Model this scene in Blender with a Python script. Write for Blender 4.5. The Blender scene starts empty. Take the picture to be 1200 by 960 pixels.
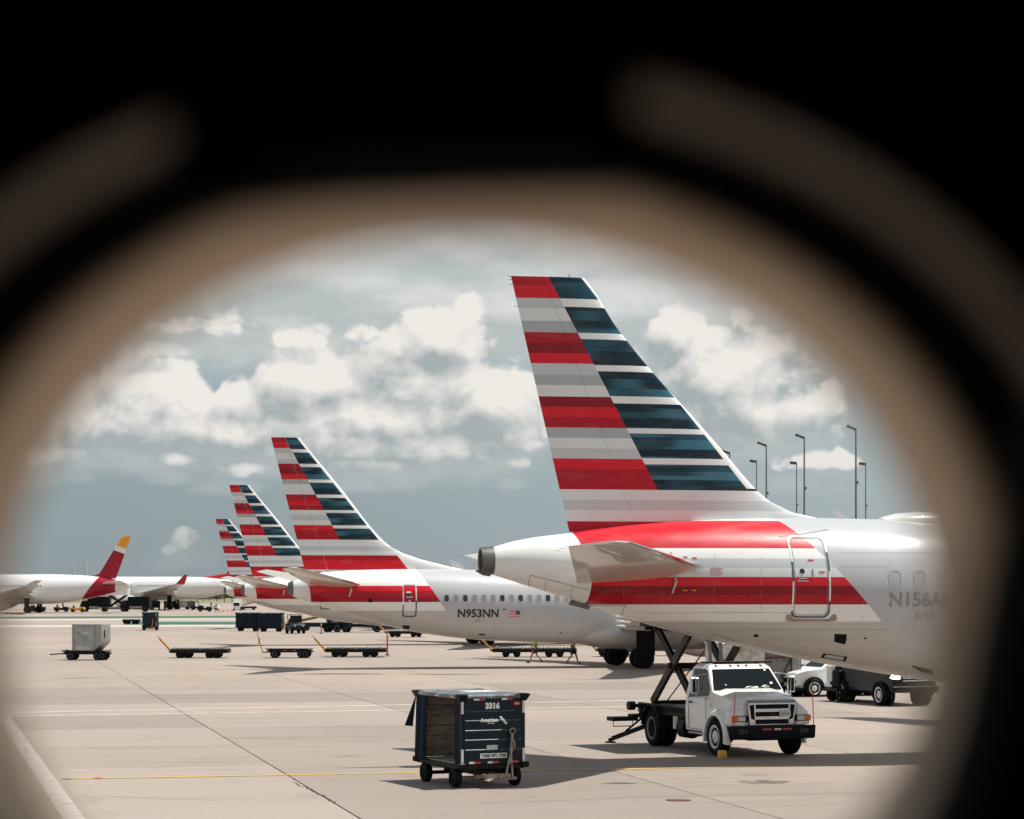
import bpy, bmesh, math, random
import numpy as np
from mathutils import Vector, Matrix

random.seed(7)
R = math.radians
scene = bpy.context.scene
col = scene.collection

# ------------------------------------------------------------------ camera
F = 2570.0          # focal length in photograph pixels (1200 wide)
HY = 694.0          # horizon row
EYE = 4.15          # eye height above the apron
cam_d = bpy.data.cameras.new("camera")
cam = bpy.data.objects.new("camera", cam_d)
col.objects.link(cam)
cam.location = (0, 0, EYE)
cam.rotation_euler = (R(90), 0, 0)
cam_d.sensor_width = 36.0
cam_d.lens = F / 1200.0 * 36.0
cam_d.shift_y = (HY - 480.0) / 1200.0
cam_d.clip_start = 0.02
cam_d.clip_end = 20000
cam_d.dof.use_dof = True
cam_d.dof.focus_distance = 60.0
cam_d.dof.aperture_fstop = 4.4
scene.camera = cam
scene.view_settings.view_transform = 'Standard'
scene.view_settings.look = 'None'
scene.view_settings.exposure = 0.2
scene.view_settings.gamma = 1.0
try:
    scene.cycles.use_denoising = True
    scene.cycles.denoiser = 'OPENIMAGEDENOISE'
    scene.cycles.max_bounces = 8
    scene.cycles.diffuse_bounces = 4
    scene.cycles.glossy_bounces = 3
    scene.cycles.transparent_max_bounces = 12
    scene.cycles.caustics_reflective = False
    scene.cycles.caustics_refractive = False
    scene.cycles.sample_clamp_indirect = 4.0
except Exception:
    pass


def G(px, py):
    """point of the apron seen at a photograph pixel"""
    d = F * EYE / (py - HY)
    return (px - 600.0) * d / F, d


def P3(px, py, d):
    return Vector(((px - 600.0) * d / F, d, EYE + (HY - py) * d / F))


def srgb(h):
    h = h.lstrip('#')
    o = []
    for i in (0, 2, 4):
        c = int(h[i:i + 2], 16) / 255.0
        o.append(c / 12.92 if c <= 0.04045 else ((c + 0.055) / 1.055) ** 2.4)
    return (o[0], o[1], o[2], 1.0)


def lin(r, g, b):
    return (r, g, b, 1.0)


# ------------------------------------------------------------------ node helper
class NT:
    def __init__(self, tree):
        self.t = tree
        self.n = tree.nodes
        self.l = tree.links

    def new(self, typ, **kw):
        nd = self.n.new(typ)
        for k, v in kw.items():
            setattr(nd, k, v)
        return nd

    def put(self, sock, v):
        if hasattr(v, 'is_output'):
            self.l.new(v, sock)
        elif v is not None:
            sock.default_value = v

    def m(self, op, a, b=None, c=None, clamp=False):
        nd = self.new('ShaderNodeMath', operation=op, use_clamp=clamp)
        self.put(nd.inputs[0], a)
        if b is not None:
            self.put(nd.inputs[1], b)
        if c is not None:
            self.put(nd.inputs[2], c)
        return nd.outputs[0]

    def vm(self, op, a, b=None):
        nd = self.new('ShaderNodeVectorMath', operation=op)
        self.put(nd.inputs[0], a)
        if b is not None:
            self.put(nd.inputs[1], b)
        return nd.outputs[0]

    def mix(self, f, a, b, blend='MIX'):
        nd = self.new('ShaderNodeMix', data_type='RGBA', blend_type=blend)
        self.put(nd.inputs[0], f)
        self.put(nd.inputs[6], a)
        self.put(nd.inputs[7], b)
        return nd.outputs[2]

    def ramp(self, f, stops, interp='CONSTANT'):
        nd = self.new('ShaderNodeValToRGB')
        cr = nd.color_ramp
        cr.interpolation = interp
        while len(cr.elements) < len(stops):
            cr.elements.new(0.5)
        stops = sorted(stops, key=lambda s: s[0])
        for e, (p, c) in zip(cr.elements, stops):
            e.position = p
        for e, (p, c) in zip(cr.elements, stops):
            e.color = c
        self.put(nd.inputs[0], f)
        return nd.outputs[0]

    def sep(self, v):
        nd = self.new('ShaderNodeSeparateXYZ')
        self.put(nd.inputs[0], v)
        return nd.outputs

    def comb(self, x, y, z):
        nd = self.new('ShaderNodeCombineXYZ')
        self.put(nd.inputs[0], x)
        self.put(nd.inputs[1], y)
        self.put(nd.inputs[2], z)
        return nd.outputs[0]

    def noise(self, vec, scale, detail=4.0, rough=0.55, dist=0.0, dims='3D'):
        nd = self.new('ShaderNodeTexNoise', noise_dimensions=dims)
        nd.inputs['Scale'].default_value = scale
        nd.inputs['Detail'].default_value = detail
        nd.inputs['Roughness'].default_value = rough
        nd.inputs['Distortion'].default_value = dist
        self.put(nd.inputs['Vector'], vec)
        return nd.outputs[0]

    def sstep(self, v, a, b, lo=0.0, hi=1.0):
        nd = self.new('ShaderNodeMapRange', interpolation_type='SMOOTHSTEP')
        self.put(nd.inputs[0], v)
        nd.inputs[1].default_value = a
        nd.inputs[2].default_value = b
        nd.inputs[3].default_value = lo
        nd.inputs[4].default_value = hi
        return nd.outputs[0]

    def lmap(self, v, a, b, lo=0.0, hi=1.0):
        nd = self.new('ShaderNodeMapRange')
        self.put(nd.inputs[0], v)
        nd.inputs[1].default_value = a
        nd.inputs[2].default_value = b
        nd.inputs[3].default_value = lo
        nd.inputs[4].default_value = hi
        return nd.outputs[0]


# ------------------------------------------------------------------ sky and sun
SUN = Vector((0.37, 0.075, 1.0)).normalized()
sun_d = bpy.data.lights.new("sun", 'SUN')
sun_d.energy = 5.0
sun_d.angle = R(0.55)
sun_d.color = (1.0, 0.95, 0.88)
sun = bpy.data.objects.new("sun", sun_d)
sun.rotation_euler = SUN.to_track_quat('Z', 'Y').to_euler()
sun.location = (20, 0, 60)
col.objects.link(sun)

world = bpy.data.worlds.new("World")
scene.world = world
world.use_nodes = True
wt = NT(world.node_tree)
wt.n.clear()
SKY_K = 0.085


def density_group():
    """cloud density over azimuth and elevation: banks of cumulus placed as clouds stand, edges from fractal noise"""
    g = bpy.data.node_groups.new("cloud_density", 'ShaderNodeTree')
    g.interface.new_socket(name="Vector", in_out='INPUT', socket_type='NodeSocketVector')
    g.interface.new_socket(name="Cumulus", in_out='OUTPUT', socket_type='NodeSocketFloat')
    g.interface.new_socket(name="Layer", in_out='OUTPUT', socket_type='NodeSocketFloat')
    g.interface.new_socket(name="Soft", in_out='OUTPUT', socket_type='NodeSocketFloat')
    g.interface.new_socket(name="Lump", in_out='OUTPUT', socket_type='NodeSocketFloat')
    t = NT(g)
    gi = t.new('NodeGroupInput')
    go = t.new('NodeGroupOutput')
    x, y, z = t.sep(gi.outputs[0])
    # (px, py, rx, ry, amplitude) of banks, turned into angles
    banks = [(520, 400, 52, 36, 1.0), (552, 382, 30, 26, .8), (470, 425, 60, 40, 1.0), (430, 395, 26, 18, .7), (360, 455, 80, 36, 1.05), (300, 480, 70, 36, .9), (440, 490, 190, 40, 1.0), (590, 480, 80, 50, .95),
             (190, 470, 66, 42, 1.1), (170, 500, 110, 34, 1.0), (90, 490, 70, 50, .8), (440, 518, 230, 26, .85), (300, 505, 120, 30, .9), (480, 455, 110, 50, .95),
             (785, 392, 36, 30, .95), (850, 445, 84, 44, 1.1), (870, 480, 110, 34, 1.0), (720, 460, 70, 60, .7),
             (430, 545, 60, 9, .75), (612, 543, 22, 9, .8), (213, 538, 34, 9, .8), (290, 550, 46, 10, .75), (70, 535, 70, 14, .7),
             (215, 635, 44, 20, .42), (880, 386, 26, 22, .55), (925, 610, 40, 8, .5), (960, 540, 60, 12, .55), (250, 385, 80, 18, .62), (350, 400, 40, 16, .6), (190, 415, 60, 14, .55), (505, 392, 34, 34, .9), (548, 376, 26, 22, .9)]
    tot = None
    for (bx, by, rx, ry, am) in banks:
        a = (bx - 600) / F
        e = (HY - by) / F
        dx = t.m('MULTIPLY', t.m('SUBTRACT', x, a), F / rx)
        dy = t.m('MULTIPLY', t.m('SUBTRACT', y, e), F / ry)
        q = t.m('ADD', t.m('MULTIPLY', dx, dx), t.m('MULTIPLY', dy, dy))
        b = t.m('MULTIPLY', t.m('EXPONENT', t.m('MULTIPLY', q, -0.75)), am)
        tot = b if tot is None else t.m('MAXIMUM', tot, b)
    # the rest of the sky carries the same kind of banks
    low = t.noise(t.comb(t.m('MULTIPLY', x, 1.0), t.m('MULTIPLY', y, 1.9), 3.7), 7.0, 3, 0.5, dims='2D')
    away = t.sstep(t.m('ABSOLUTE', x), 0.2, 0.34)
    up = t.sstep(y, 0.17, 0.24)
    rest = t.m('MULTIPLY', t.sstep(low, 0.52, 0.70), t.m('MAXIMUM', away, up))
    tot = t.m('MAXIMUM', tot, rest)
    p = t.comb(x, t.m('MULTIPLY', y, 1.15), 0.31)
    warp = t.noise(p, 40.0, 2, 0.5, dims='2D')
    pw = t.vm('ADD', p, t.comb(t.m('MULTIPLY', t.m('SUBTRACT', warp, 0.5), 0.010), t.m('MULTIPLY', t.m('SUBTRACT', warp, 0.5), -0.010), 0.0))
    vo = t.new('ShaderNodeTexVoronoi', feature='F1', voronoi_dimensions='2D')
    vo.normalize = True
    vo.inputs['Scale'].default_value = 50.0
    vo.inputs['Detail'].default_value = 3.0
    vo.inputs['Roughness'].default_value = 0.5
    t.put(vo.inputs['Vector'], pw)
    bil = t.m('SUBTRACT', 0.45, vo.outputs['Distance'])
    fine = t.m('SUBTRACT', t.noise(pw, 120.0, 4, 0.6, dims='2D'), 0.5)
    mid = t.m('SUBTRACT', t.noise(pw, 26.0, 3, 0.55, dims='2D'), 0.5)
    soft = t.m('ADD', tot, t.m('MULTIPLY', mid, 0.9))
    lump = t.m('ADD', t.m('MULTIPLY', bil, 0.85), t.m('MULTIPLY', fine, 0.26))
    dens = t.m('ADD', soft, lump)
    t.put(go.inputs[0], dens)
    t.put(go.inputs[2], soft)
    t.put(go.inputs[3], lump)
    # high layer of flat grey cloud over the top of the view
    ps = t.comb(t.m('ADD', x, 4.3), t.m('MULTIPLY', y, 2.4), 9.1)
    st = t.noise(ps, 11.0, 5, 0.55, 0.1, dims='2D')
    lay = t.m('ADD', t.m('SUBTRACT', t.m('MULTIPLY', t.sstep(y, 0.075, 0.135), 1.25), t.sstep(y, 0.22, 0.50, 0.0, 0.95)), t.m('MULTIPLY', t.m('SUBTRACT', st, 0.5), 1.3))
    t.put(go.inputs[1], lay)
    return g


def build_sky():
    tc = wt.new('ShaderNodeTexCoord')
    d = tc.outputs['Generated']
    x, y, z = wt.sep(d)
    az = wt.m('ARCTAN2', x, y)
    el = wt.m('ARCSINE', z)
    sky = wt.new('ShaderNodeTexSky', sky_type='NISHITA')
    sky.sun_disc = False
    sky.sun_elevation = math.asin(SUN.z)
    sky.sun_rotation = math.atan2(SUN.x, SUN.y)
    sky.air_density = 1.0
    sky.dust_density = 1.5
    sky.ozone_density = 1.5
    dg = density_group()

    def dens(ox, oy):
        nd = wt.new('ShaderNodeGroup')
        nd.node_tree = dg
        wt.put(nd.inputs[0], wt.comb(wt.m('ADD', az, ox), wt.m('ADD', el, oy), 0.0))
        return nd.outputs
    d0 = dens(0.0, 0.0)
    d1 = dens(0.004, 0.009)
    k = 0.85 / SKY_K
    # slate-blue rain-laden distance behind the cumulus
    haze = wt.ramp(wt.lmap(el, -0.02, 0.5), [(0.0, lin(.325 * k, .385 * k, .425 * k)), (0.12, lin(.305 * k, .368 * k, .418 * k)), (0.30, lin(.42 * k, .50 * k, .54 * k)), (0.6, lin(.22 * k, .32 * k, .44 * k)), (1.0, lin(.13 * k, .22 * k, .36 * k))], 'LINEAR')
    # a little brighter to the east, where the deck thins
    side = wt.sstep(az, -0.20, 0.20)
    haze = wt.mix(wt.m('MULTIPLY', side, 0.55), haze, lin(.52 * k, .59 * k, .63 * k))
    base = wt.mix(0.78, sky.outputs[0], haze)
    lay_a = wt.sstep(d0[1], 0.25, 1.0, 0.0, 0.92)
    lsh = wt.m('SUBTRACT', d0[1], d1[1])
    lcol = wt.mix(wt.m('ADD', 0.55, wt.m('MULTIPLY', lsh, 2.5), clamp=True), lin(.53 * k, .56 * k, .565 * k), lin(.80 * k, .785 * k, .775 * k))
    base = wt.mix(lay_a, base, lcol)
    # soft grey bank behind and below the heaps
    veil = wt.sstep(wt.m('ADD', d1[2], wt.m('MULTIPLY', d0[1], 0.12)), 0.12, 0.62, 0.0, 0.72)
    vcol = wt.mix(wt.sstep(d0[3], -.2, .25), lin(.40 * k, .445 * k, .465 * k), lin(.55 * k, .575 * k, .58 * k))
    fade = wt.sstep(el, 0.015, 0.075, 0.35, 1.0)
    base = wt.mix(wt.m('MULTIPLY', veil, fade), base, vcol)
    a = wt.sstep(d0[0], 0.45, 0.66)
    sh = wt.m('ADD', wt.m('MULTIPLY', wt.m('SUBTRACT', d0[2], d1[2]), 1.8), wt.m('MULTIPLY', wt.m('SUBTRACT', d0[3], d1[3]), 1.05))
    sh = wt.m('ADD', wt.m('ADD', 0.42, wt.m('MULTIPLY', d0[3], 0.8)), sh, clamp=True)
    ccol = wt.ramp(sh, [(0.0, lin(.42 * k, .46 * k, .475 * k)), (0.3, lin(.56 * k, .575 * k, .58 * k)), (0.55, lin(.70 * k, .68 * k, .67 * k)), (1.0, lin(.93 * k, .865 * k, .825 * k))], 'LINEAR')
    base = wt.mix(wt.m('MULTIPLY', a, fade), base, ccol)
    # below the horizon: the ground's own tone
    below = wt.sstep(el, -0.03, -0.004)
    base = wt.mix(below, lin(.30 * k, .27 * k, .24 * k), base)
    bg = wt.new('ShaderNodeBackground')
    bg.inputs[1].default_value = SKY_K
    wt.put(bg.inputs[0], base)
    out = wt.new('ShaderNodeOutputWorld')
    wt.l.new(bg.outputs[0], out.inputs[0])


build_sky()


# ------------------------------------------------------------------ mesh builder
class MB:
    def __init__(self):
        self.v, self.f, self.mi = [], [], []

    def add(self, vs, fs, mi=0, mat=None):
        o = len(self.v)
        for p in vs:
            p = Vector(p)
            self.v.append(tuple(mat @ p) if mat is not None else tuple(p))
        for f in fs:
            self.f.append([i + o for i in f])
            self.mi.append(mi)
        return self

    def box(self, c, s, mi=0, ch=0.0, rot=None):
        """box of size s centred at c, chamfered by ch; rot: 3x3 matrix or angle about z"""
        hx, hy, hz = s[0] / 2, s[1] / 2, s[2] / 2
        ch = min(ch, hx * .9, hy * .9, hz * .9)
        M = Matrix.Identity(4)
        if rot is not None:
            M = (rot.to_4x4() if hasattr(rot, 'to_4x4') else Matrix.Rotation(rot, 4, 'Z'))
        M = Matrix.Translation(c) @ M
        sg = [(a, b, d) for a in (-1, 1) for b in (-1, 1) for d in (-1, 1)]
        if ch <= 0:
            vs = [(a * hx, b * hy, d * hz) for a, b, d in sg]
            fs = [(0, 1, 3, 2), (4, 6, 7, 5), (0, 4, 5, 1), (2, 3, 7, 6), (0, 2, 6, 4), (1, 5, 7, 3)]
            return self.add(vs, fs, mi, M)
        vs, ix = [], {}
        for (a, b, d) in sg:
            for ax in range(3):
                h = [hx - ch, hy - ch, hz - ch]
                h[ax] = (hx, hy, hz)[ax]
                ix[(a, b, d, ax)] = len(vs)
                vs.append((a * h[0], b * h[1], d * h[2]))
        fs = []
        for s_ in (-1, 1):
            fs.append([ix[(s_, b, d, 0)] for b, d in ((-1, -1), (1, -1), (1, 1), (-1, 1))])
            fs.append([ix[(a, s_, d, 1)] for a, d in ((-1, -1), (1, -1), (1, 1), (-1, 1))])
            fs.append([ix[(a, b, s_, 2)] for a, b in ((-1, -1), (1, -1), (1, 1), (-1, 1))])
        for p in (-1, 1):
            for q in (-1, 1):
                fs.append([ix[(p, q, -1, 0)], ix[(p, q, 1, 0)], ix[(p, q, 1, 1)], ix[(p, q, -1, 1)]])
                fs.append([ix[(p, -1, q, 0)], ix[(p, 1, q, 0)], ix[(p, 1, q, 2)], ix[(p, -1, q, 2)]])
                fs.append([ix[(-1, p, q, 1)], ix[(1, p, q, 1)], ix[(1, p, q, 2)], ix[(-1, p, q, 2)]])
        for k in sg:
            fs.append([ix[k + (0,)], ix[k + (1,)], ix[k + (2,)]])
        return self.add(vs, fs, mi, M)

    def bar(self, p0, p1, w, h=None, mi=0, ch=0.0):
        """rectangular bar from p0 to p1"""
        p0, p1 = Vector(p0), Vector(p1)
        d = p1 - p0
        L = d.length
        if L < 1e-6:
            return self
        x = d / L
        up = Vector((0, 0, 1)) if abs(x.z) < 0.95 else Vector((0, 1, 0))
        y = up.cross(x).normalized()
        z = x.cross(y)
        rot = Matrix((x, y, z)).transposed()
        return self.box((p0 + p1) / 2, (L, w, h or w), mi, ch, rot)

    def tube(self, pts, r, n=8, mi=0, caps=True):
        pts = [Vector(p) for p in pts]
        rs = r if isinstance(r, (list, tuple)) else [r] * len(pts)
        rings = []
        last = None
        for i, p in enumerate(pts):
            d = (pts[min(i + 1, len(pts) - 1)] - pts[max(i - 1, 0)])
            d.normalize()
            ref = Vector((0, 0, 1)) if abs(d.z) < 0.9 else Vector((1, 0, 0))
            if last is None:
                a = ref.cross(d).normalized()
            else:
                a = (last - d * last.dot(d)).normalized()
            last = a
            b = d.cross(a)
            rings.append([p + (a * math.cos(2 * math.pi * k / n) + b * math.sin(2 * math.pi * k / n)) * rs[i] for k in range(n)])
        return self.loft(rings, caps, mi)

    def loft(self, rings, caps=True, mi=0, closed=True):
        n = len(rings[0])
        vs = [p for r in rings for p in r]
        fs = []
        for i in range(len(rings) - 1):
            for k in range(n if closed else n - 1):
                k2 = (k + 1) % n
                fs.append((i * n + k, i * n + k2, (i + 1) * n + k2, (i + 1) * n + k))
        if caps:
            fs.append(tuple(range(n)))
            fs.append(tuple((len(rings) - 1) * n + k for k in range(n)))
        return self.add(vs, fs, mi)

    def lathe(self, prof, c=(0, 0, 0), axis='Y', n=24, mi=0, caps=True):
        """profile of (along axis, radius)"""
        rings = []
        for (t, r) in prof:
            ring = []
            for k in range(n):
                a = 2 * math.pi * k / n
                u, w = r * math.cos(a), r * math.sin(a)
                p = {'X': (t, u, w), 'Y': (u, t, w), 'Z': (u, w, t)}[axis]
                ring.append((p[0] + c[0], p[1] + c[1], p[2] + c[2]))
            rings.append(ring)
        return self.loft(rings, caps, mi)

    def prism(self, poly, vec, mi=0):
        """3-D polygon swept along vec"""
        n = len(poly)
        vec = Vector(vec)
        vs = [Vector(p) for p in poly] + [Vector(p) + vec for p in poly]
        fs = [tuple(range(n)), tuple(range(2 * n - 1, n - 1, -1))] + [(i, (i + 1) % n, n + (i + 1) % n, n + i) for i in range(n)]
        return self.add(vs, fs, mi)

    def slabs(self, prof, mi=0):
        """solid with a side profile of (x, z, half width): both sides and the strip between"""
        n = len(prof)
        vs = [(x, -w, z) for x, z, w in prof] + [(x, w, z) for x, z, w in prof]
        fs = [tuple(range(n)), tuple(range(2 * n - 1, n - 1, -1))] + [(i, (i + 1) % n, n + (i + 1) % n, n + i) for i in range(n)]
        return self.add(vs, fs, mi)

    def build(self, name, mats, parent=None, bevel=0.0, seg=2, sharp=35, mesh_only=False):
        me = bpy.data.meshes.new(name)
        me.from_pydata(self.v, [], self.f)
        me.update()
        if not isinstance(mats, (list, tuple)):
            mats = [mats]
        for m in mats:
            me.materials.append(m)
        me.polygons.foreach_set('material_index', self.mi)
        bm = bmesh.new()
        bm.from_mesh(me)
        bmesh.ops.recalc_face_normals(bm, faces=bm.faces)
        if bevel > 0:
            es = [e for e in bm.edges if len(e.link_faces) == 2 and e.calc_face_angle(0) > R(28)]
            bmesh.ops.bevel(bm, geom=es, offset=bevel, segments=seg, profile=0.6, affect='EDGES', clamp_overlap=True)
        big = [f for f in bm.faces if len(f.verts) > 4]
        if big:
            bmesh.ops.triangulate(bm, faces=big)
        bm.to_mesh(me)
        bm.free()
        me.polygons.foreach_set('use_smooth', [True] * len(me.polygons))
        me.set_sharp_from_angle(angle=R(sharp))
        if mesh_only:
            return me
        o = bpy.data.objects.new(name, me)
        col.objects.link(o)
        if parent is not None:
            o.parent = parent
        return o


def thing(name, label, cat, loc=(0, 0, 0), rz=0.0, group=None):
    o = bpy.data.objects.new(name, None)
    o.empty_display_size = 0.3
    col.objects.link(o)
    o.location = loc
    o.rotation_euler = (0, 0, rz)
    o['label'] = label
    o['category'] = cat
    if group:
        o['group'] = group
    return o


def tag(o, label, cat, group=None):
    o['label'] = label
    o['category'] = cat
    if group:
        o['group'] = group
    return o


def structure(o):
    o['kind'] = 'structure'
    return o


def copy_tree(o, parent=None, skip=()):
    c = o.copy()
    col.objects.link(c)
    if parent is not None:
        c.parent = parent
    for ch in o.children:
        if ch.name.split('.')[0] not in skip:
            copy_tree(ch, c, skip)
    return c


def dup(root, label, loc, rz, group=None, skip=()):
    c = copy_tree(root, None, skip)
    c.location = loc
    c.rotation_euler = (0, 0, rz)
    c['label'] = label
    if group:
        c['group'] = group
    return c


# ------------------------------------------------------------------ materials
def mat(name, c, rough=0.5, metal=0.0, dirt=0.12, dscale=3.0, dcol=None, bump=0.0, bscale=40.0, coat=0.0, spec=None, stretch=None, emit=None):
    m = bpy.data.materials.new(name)
    m.use_nodes = True
    t = NT(m.node_tree)
    b = t.n['Principled BSDF']
    if isinstance(c, str):
        c = srgb(c)
    b.inputs['Roughness'].default_value = rough
    b.inputs['Metallic'].default_value = metal
    b.inputs['Coat Weight'].default_value = coat
    if spec is not None:
        b.inputs['Specular IOR Level'].default_value = spec
    tc = t.new('ShaderNodeTexCoord').outputs['Object']
    if stretch:
        tc = t.vm('MULTIPLY', tc, stretch)
    if dirt > 0:
        n = t.noise(tc, dscale, 6, 0.62)
        dc = dcol or (c[0] * .45, c[1] * .42, c[2] * .38, 1)
        f = t.sstep(n, 0.42, 0.75, 0.0, min(1.0, dirt * 3.0))
        t.put(b.inputs['Base Color'], t.mix(f, c, dc))
        t.put(b.inputs['Roughness'], t.lmap(n, 0.3, 0.75, max(0.03, rough - .06), min(1.0, rough + .12)))
    else:
        b.inputs['Base Color'].default_value = c
    if bump > 0:
        bn = t.new('ShaderNodeBump')
        bn.inputs['Strength'].default_value = bump
        bn.inputs['Distance'].default_value = 0.01
        t.put(bn.inputs['Height'], t.noise(tc, bscale, 5, 0.6))
        t.put(b.inputs['Normal'], bn.outputs[0])
    if emit:
        b.inputs['Emission Color'].default_value = c
        b.inputs['Emission Strength'].default_value = emit
    return m


M_RUBBER = mat('tyre_rubber', lin(.007, .008, .009), .8, dirt=.15, dcol=lin(.025, .023, .021), dscale=8, spec=.12)
M_STEEL = mat('galvanised_steel', lin(.42, .42, .41), .42, .7, dirt=.15)
M_DARKSTEEL = mat('dark_painted_steel', lin(.006, .007, .008), .55, dirt=.2, dcol=lin(.035, .03, .026), dscale=6, spec=.18)
M_BLACK = mat('black_plastic', lin(.004, .005, .006), .5, dirt=.1, spec=.15)
M_CHROME = mat('chrome', lin(.52, .57, .63), .16, 1.0, dirt=.1, dscale=5)
M_WHITE = mat('white_vehicle_paint', lin(.81, .81, .80), .28, dirt=.035, dcol=lin(.55, .50, .44), coat=.4)
M_NAVY = mat('navy_painted_steel', lin(.005, .015, .024), .42, dirt=.12, dcol=lin(.025, .03, .032), dscale=4, spec=.2)
M_NAVYTRIM = mat('worn_navy_trim', lin(.02, .04, .06), .42, dirt=.3, dcol=lin(.15, .17, .18), dscale=9)
M_GLASS = mat('dark_window_glass', lin(.006, .010, .011), .06, dirt=.0, spec=.22)
M_YELLOW = mat('yellow_paint', lin(.75, .38, .03), .45, dirt=.25, dcol=lin(.25, .15, .06))
M_ORANGE = mat('orange_lens', lin(.8, .16, .02), .2, dirt=0)
M_REDPLASTIC = mat('red_reflector', lin(.55, .02, .025), .3, dirt=.1)
M_REFLWHITE = mat('white_reflector', lin(.72, .70, .66), .35, dirt=.2)
M_WOOD = mat('worn_plywood', lin(.50, .42, .32), .8, dirt=.35, dcol=lin(.16, .14, .115), dscale=3, bump=.3, stretch=(1, 1, 4))
M_CANVAS = mat('navy_canvas', lin(.006, .017, .028), .7, dirt=.15, dcol=lin(.018, .026, .032), bump=.25, bscale=9, spec=.15)
M_LENS = mat('headlamp_lens', lin(.62, .64, .64), .1, dirt=.1, spec=.8)
M_ALU = mat('aluminium_sheet', lin(.50, .51, .49), .38, .55, dirt=.2, dscale=2.5)
M_INK = mat('black_ink', lin(.015, .017, .02), .5, dirt=0)
M_WHITEINK = mat('white_print', lin(.75, .75, .74), .45, dirt=.1)
M_POSTRED = mat('red_post_paint', lin(.62, .07, .045), .5, dirt=.1)


# ------------------------------------------------------------------ shared pieces
def text_mesh(body, size, bold=0.0):
    """flat letter outlines, centred on the origin: (verts, faces)"""
    cu = bpy.data.curves.new('lettering', 'FONT')
    cu.body = body
    cu.size = size
    cu.offset = bold
    cu.align_x = 'CENTER'
    cu.align_y = 'CENTER'
    cu.resolution_u = 3
    o = bpy.data.objects.new('lettering', cu)
    col.objects.link(o)
    dg = bpy.context.evaluated_depsgraph_get()
    me = bpy.data.meshes.new_from_object(o.evaluated_get(dg))
    vs = [tuple(v.co) for v in me.vertices]
    fs = [tuple(p.vertices) for p in me.polygons]
    bpy.data.objects.remove(o)
    bpy.data.curves.remove(cu)
    bpy.data.meshes.remove(me)
    return vs, fs


def text_part(body, size, mapper, m, parent, name='lettering', bold=0.0):
    vs, fs = text_mesh(body, size, bold)
    mb = MB()
    mb.add([mapper(x, y) for x, y, z in vs], fs)
    return mb.build(name, m, parent)


def rounded(w, h, r, n=5):
    pts = []
    for cx, cy, a0 in ((w / 2 - r, h / 2 - r, 0), (-w / 2 + r, h / 2 - r, 90), (-w / 2 + r, -h / 2 + r, 180), (w / 2 - r, -h / 2 + r, 270)):
        for k in range(n + 1):
            a = R(a0 + 90.0 * k / n)
            pts.append((cx + r * math.cos(a), cy + r * math.sin(a)))
    return pts


_wheel_cache = {}


def wheel(parent, x, y, z, r, w, side=1, rim_m=None, rim=.58, holes=0, tyre_m=None, name='wheel', dual=False):
    """a tyre with its rim as a child; the axle runs along local y, side is the outward direction"""
    tyre_m = tyre_m or M_RUBBER
    rim_m = rim_m or M_STEEL
    key = (round(r, 3), round(w, 3), rim, holes, rim_m.name, side, dual)
    if key not in _wheel_cache:
        mb = MB()
        h = w / 2
        ri = r * rim
        mb.lathe([(-h * .75, ri), (-h, ri * 1.12), (-h, r * .90), (-h * .78, r * .985), (-h * .3, r), (h * .3, r), (h * .78, r * .985), (h, r * .90), (h, ri * 1.12), (h * .75, ri)], n=32, caps=True)
        tm = mb.build('wheel', tyre_m, mesh_only=True)
        rb = MB()
        s = side
        if dual:
            rb.lathe([(s * h * .95, ri * 1.10), (s * h * .99, ri * 1.0), (s * h * .8, ri * .90), (s * h * .2, ri * .84)], n=28, caps=False)
            rb.lathe([(s * h * .2, ri * .84), (-s * h * .5, ri * .80), (-s * h * .5, ri * .38), (s * h * .1, ri * .34), (s * h * .2, ri * .02)], n=24, mi=1, caps=False)
        elif holes:
            rb.lathe([(s * h * .95, ri * 1.08), (s * h * .98, ri * .98), (s * h * .76, ri * .90), (s * h * .70, ri * .62), (s * h * .92, ri * .42), (s * h * 1.02, ri * .32), (s * h * 1.02, ri * .02)], n=28, caps=False)
        else:
            rb.lathe([(s * h * .95, ri * 1.08), (s * h * .98, ri * .98), (s * h * .55, ri * .88), (s * h * .36, ri * .55), (s * h * .62, ri * .34), (s * h * .66, ri * .02)], n=28, caps=False)
        for k in range(holes):
            a = 2 * math.pi * k / holes
            c = (ri * .72 * math.cos(a), s * h * .66, ri * .72 * math.sin(a))
            rb.lathe([(-.004, ri * (.15 if holes > 6 else .24)), (s * h * .12, ri * (.14 if holes > 6 else .22))], c=c, n=8, mi=1)
        rm = rb.build('rim', [rim_m, M_BLACK], mesh_only=True)
        _wheel_cache[key] = (tm, rm)
    tm, rm = _wheel_cache[key]
    o = bpy.data.objects.new(name, tm)
    col.objects.link(o)
    o.parent = parent
    o.location = (x, y, z)
    q = bpy.data.objects.new('rim', rm)
    col.objects.link(q)
    q.parent = o
    return o
# ------------------------------------------------------------------ the apron
TH = R(13.6)
UX = Vector((-math.sin(TH), math.cos(TH), 0))     # along the long joints
VX = Vector((math.cos(TH), math.sin(TH), 0))
PITCH = 7.5
V0 = 6.75


def uv_pt(u, v, z=0.0):
    p = UX * u + VX * v
    return (p.x, p.y, z)


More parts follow.
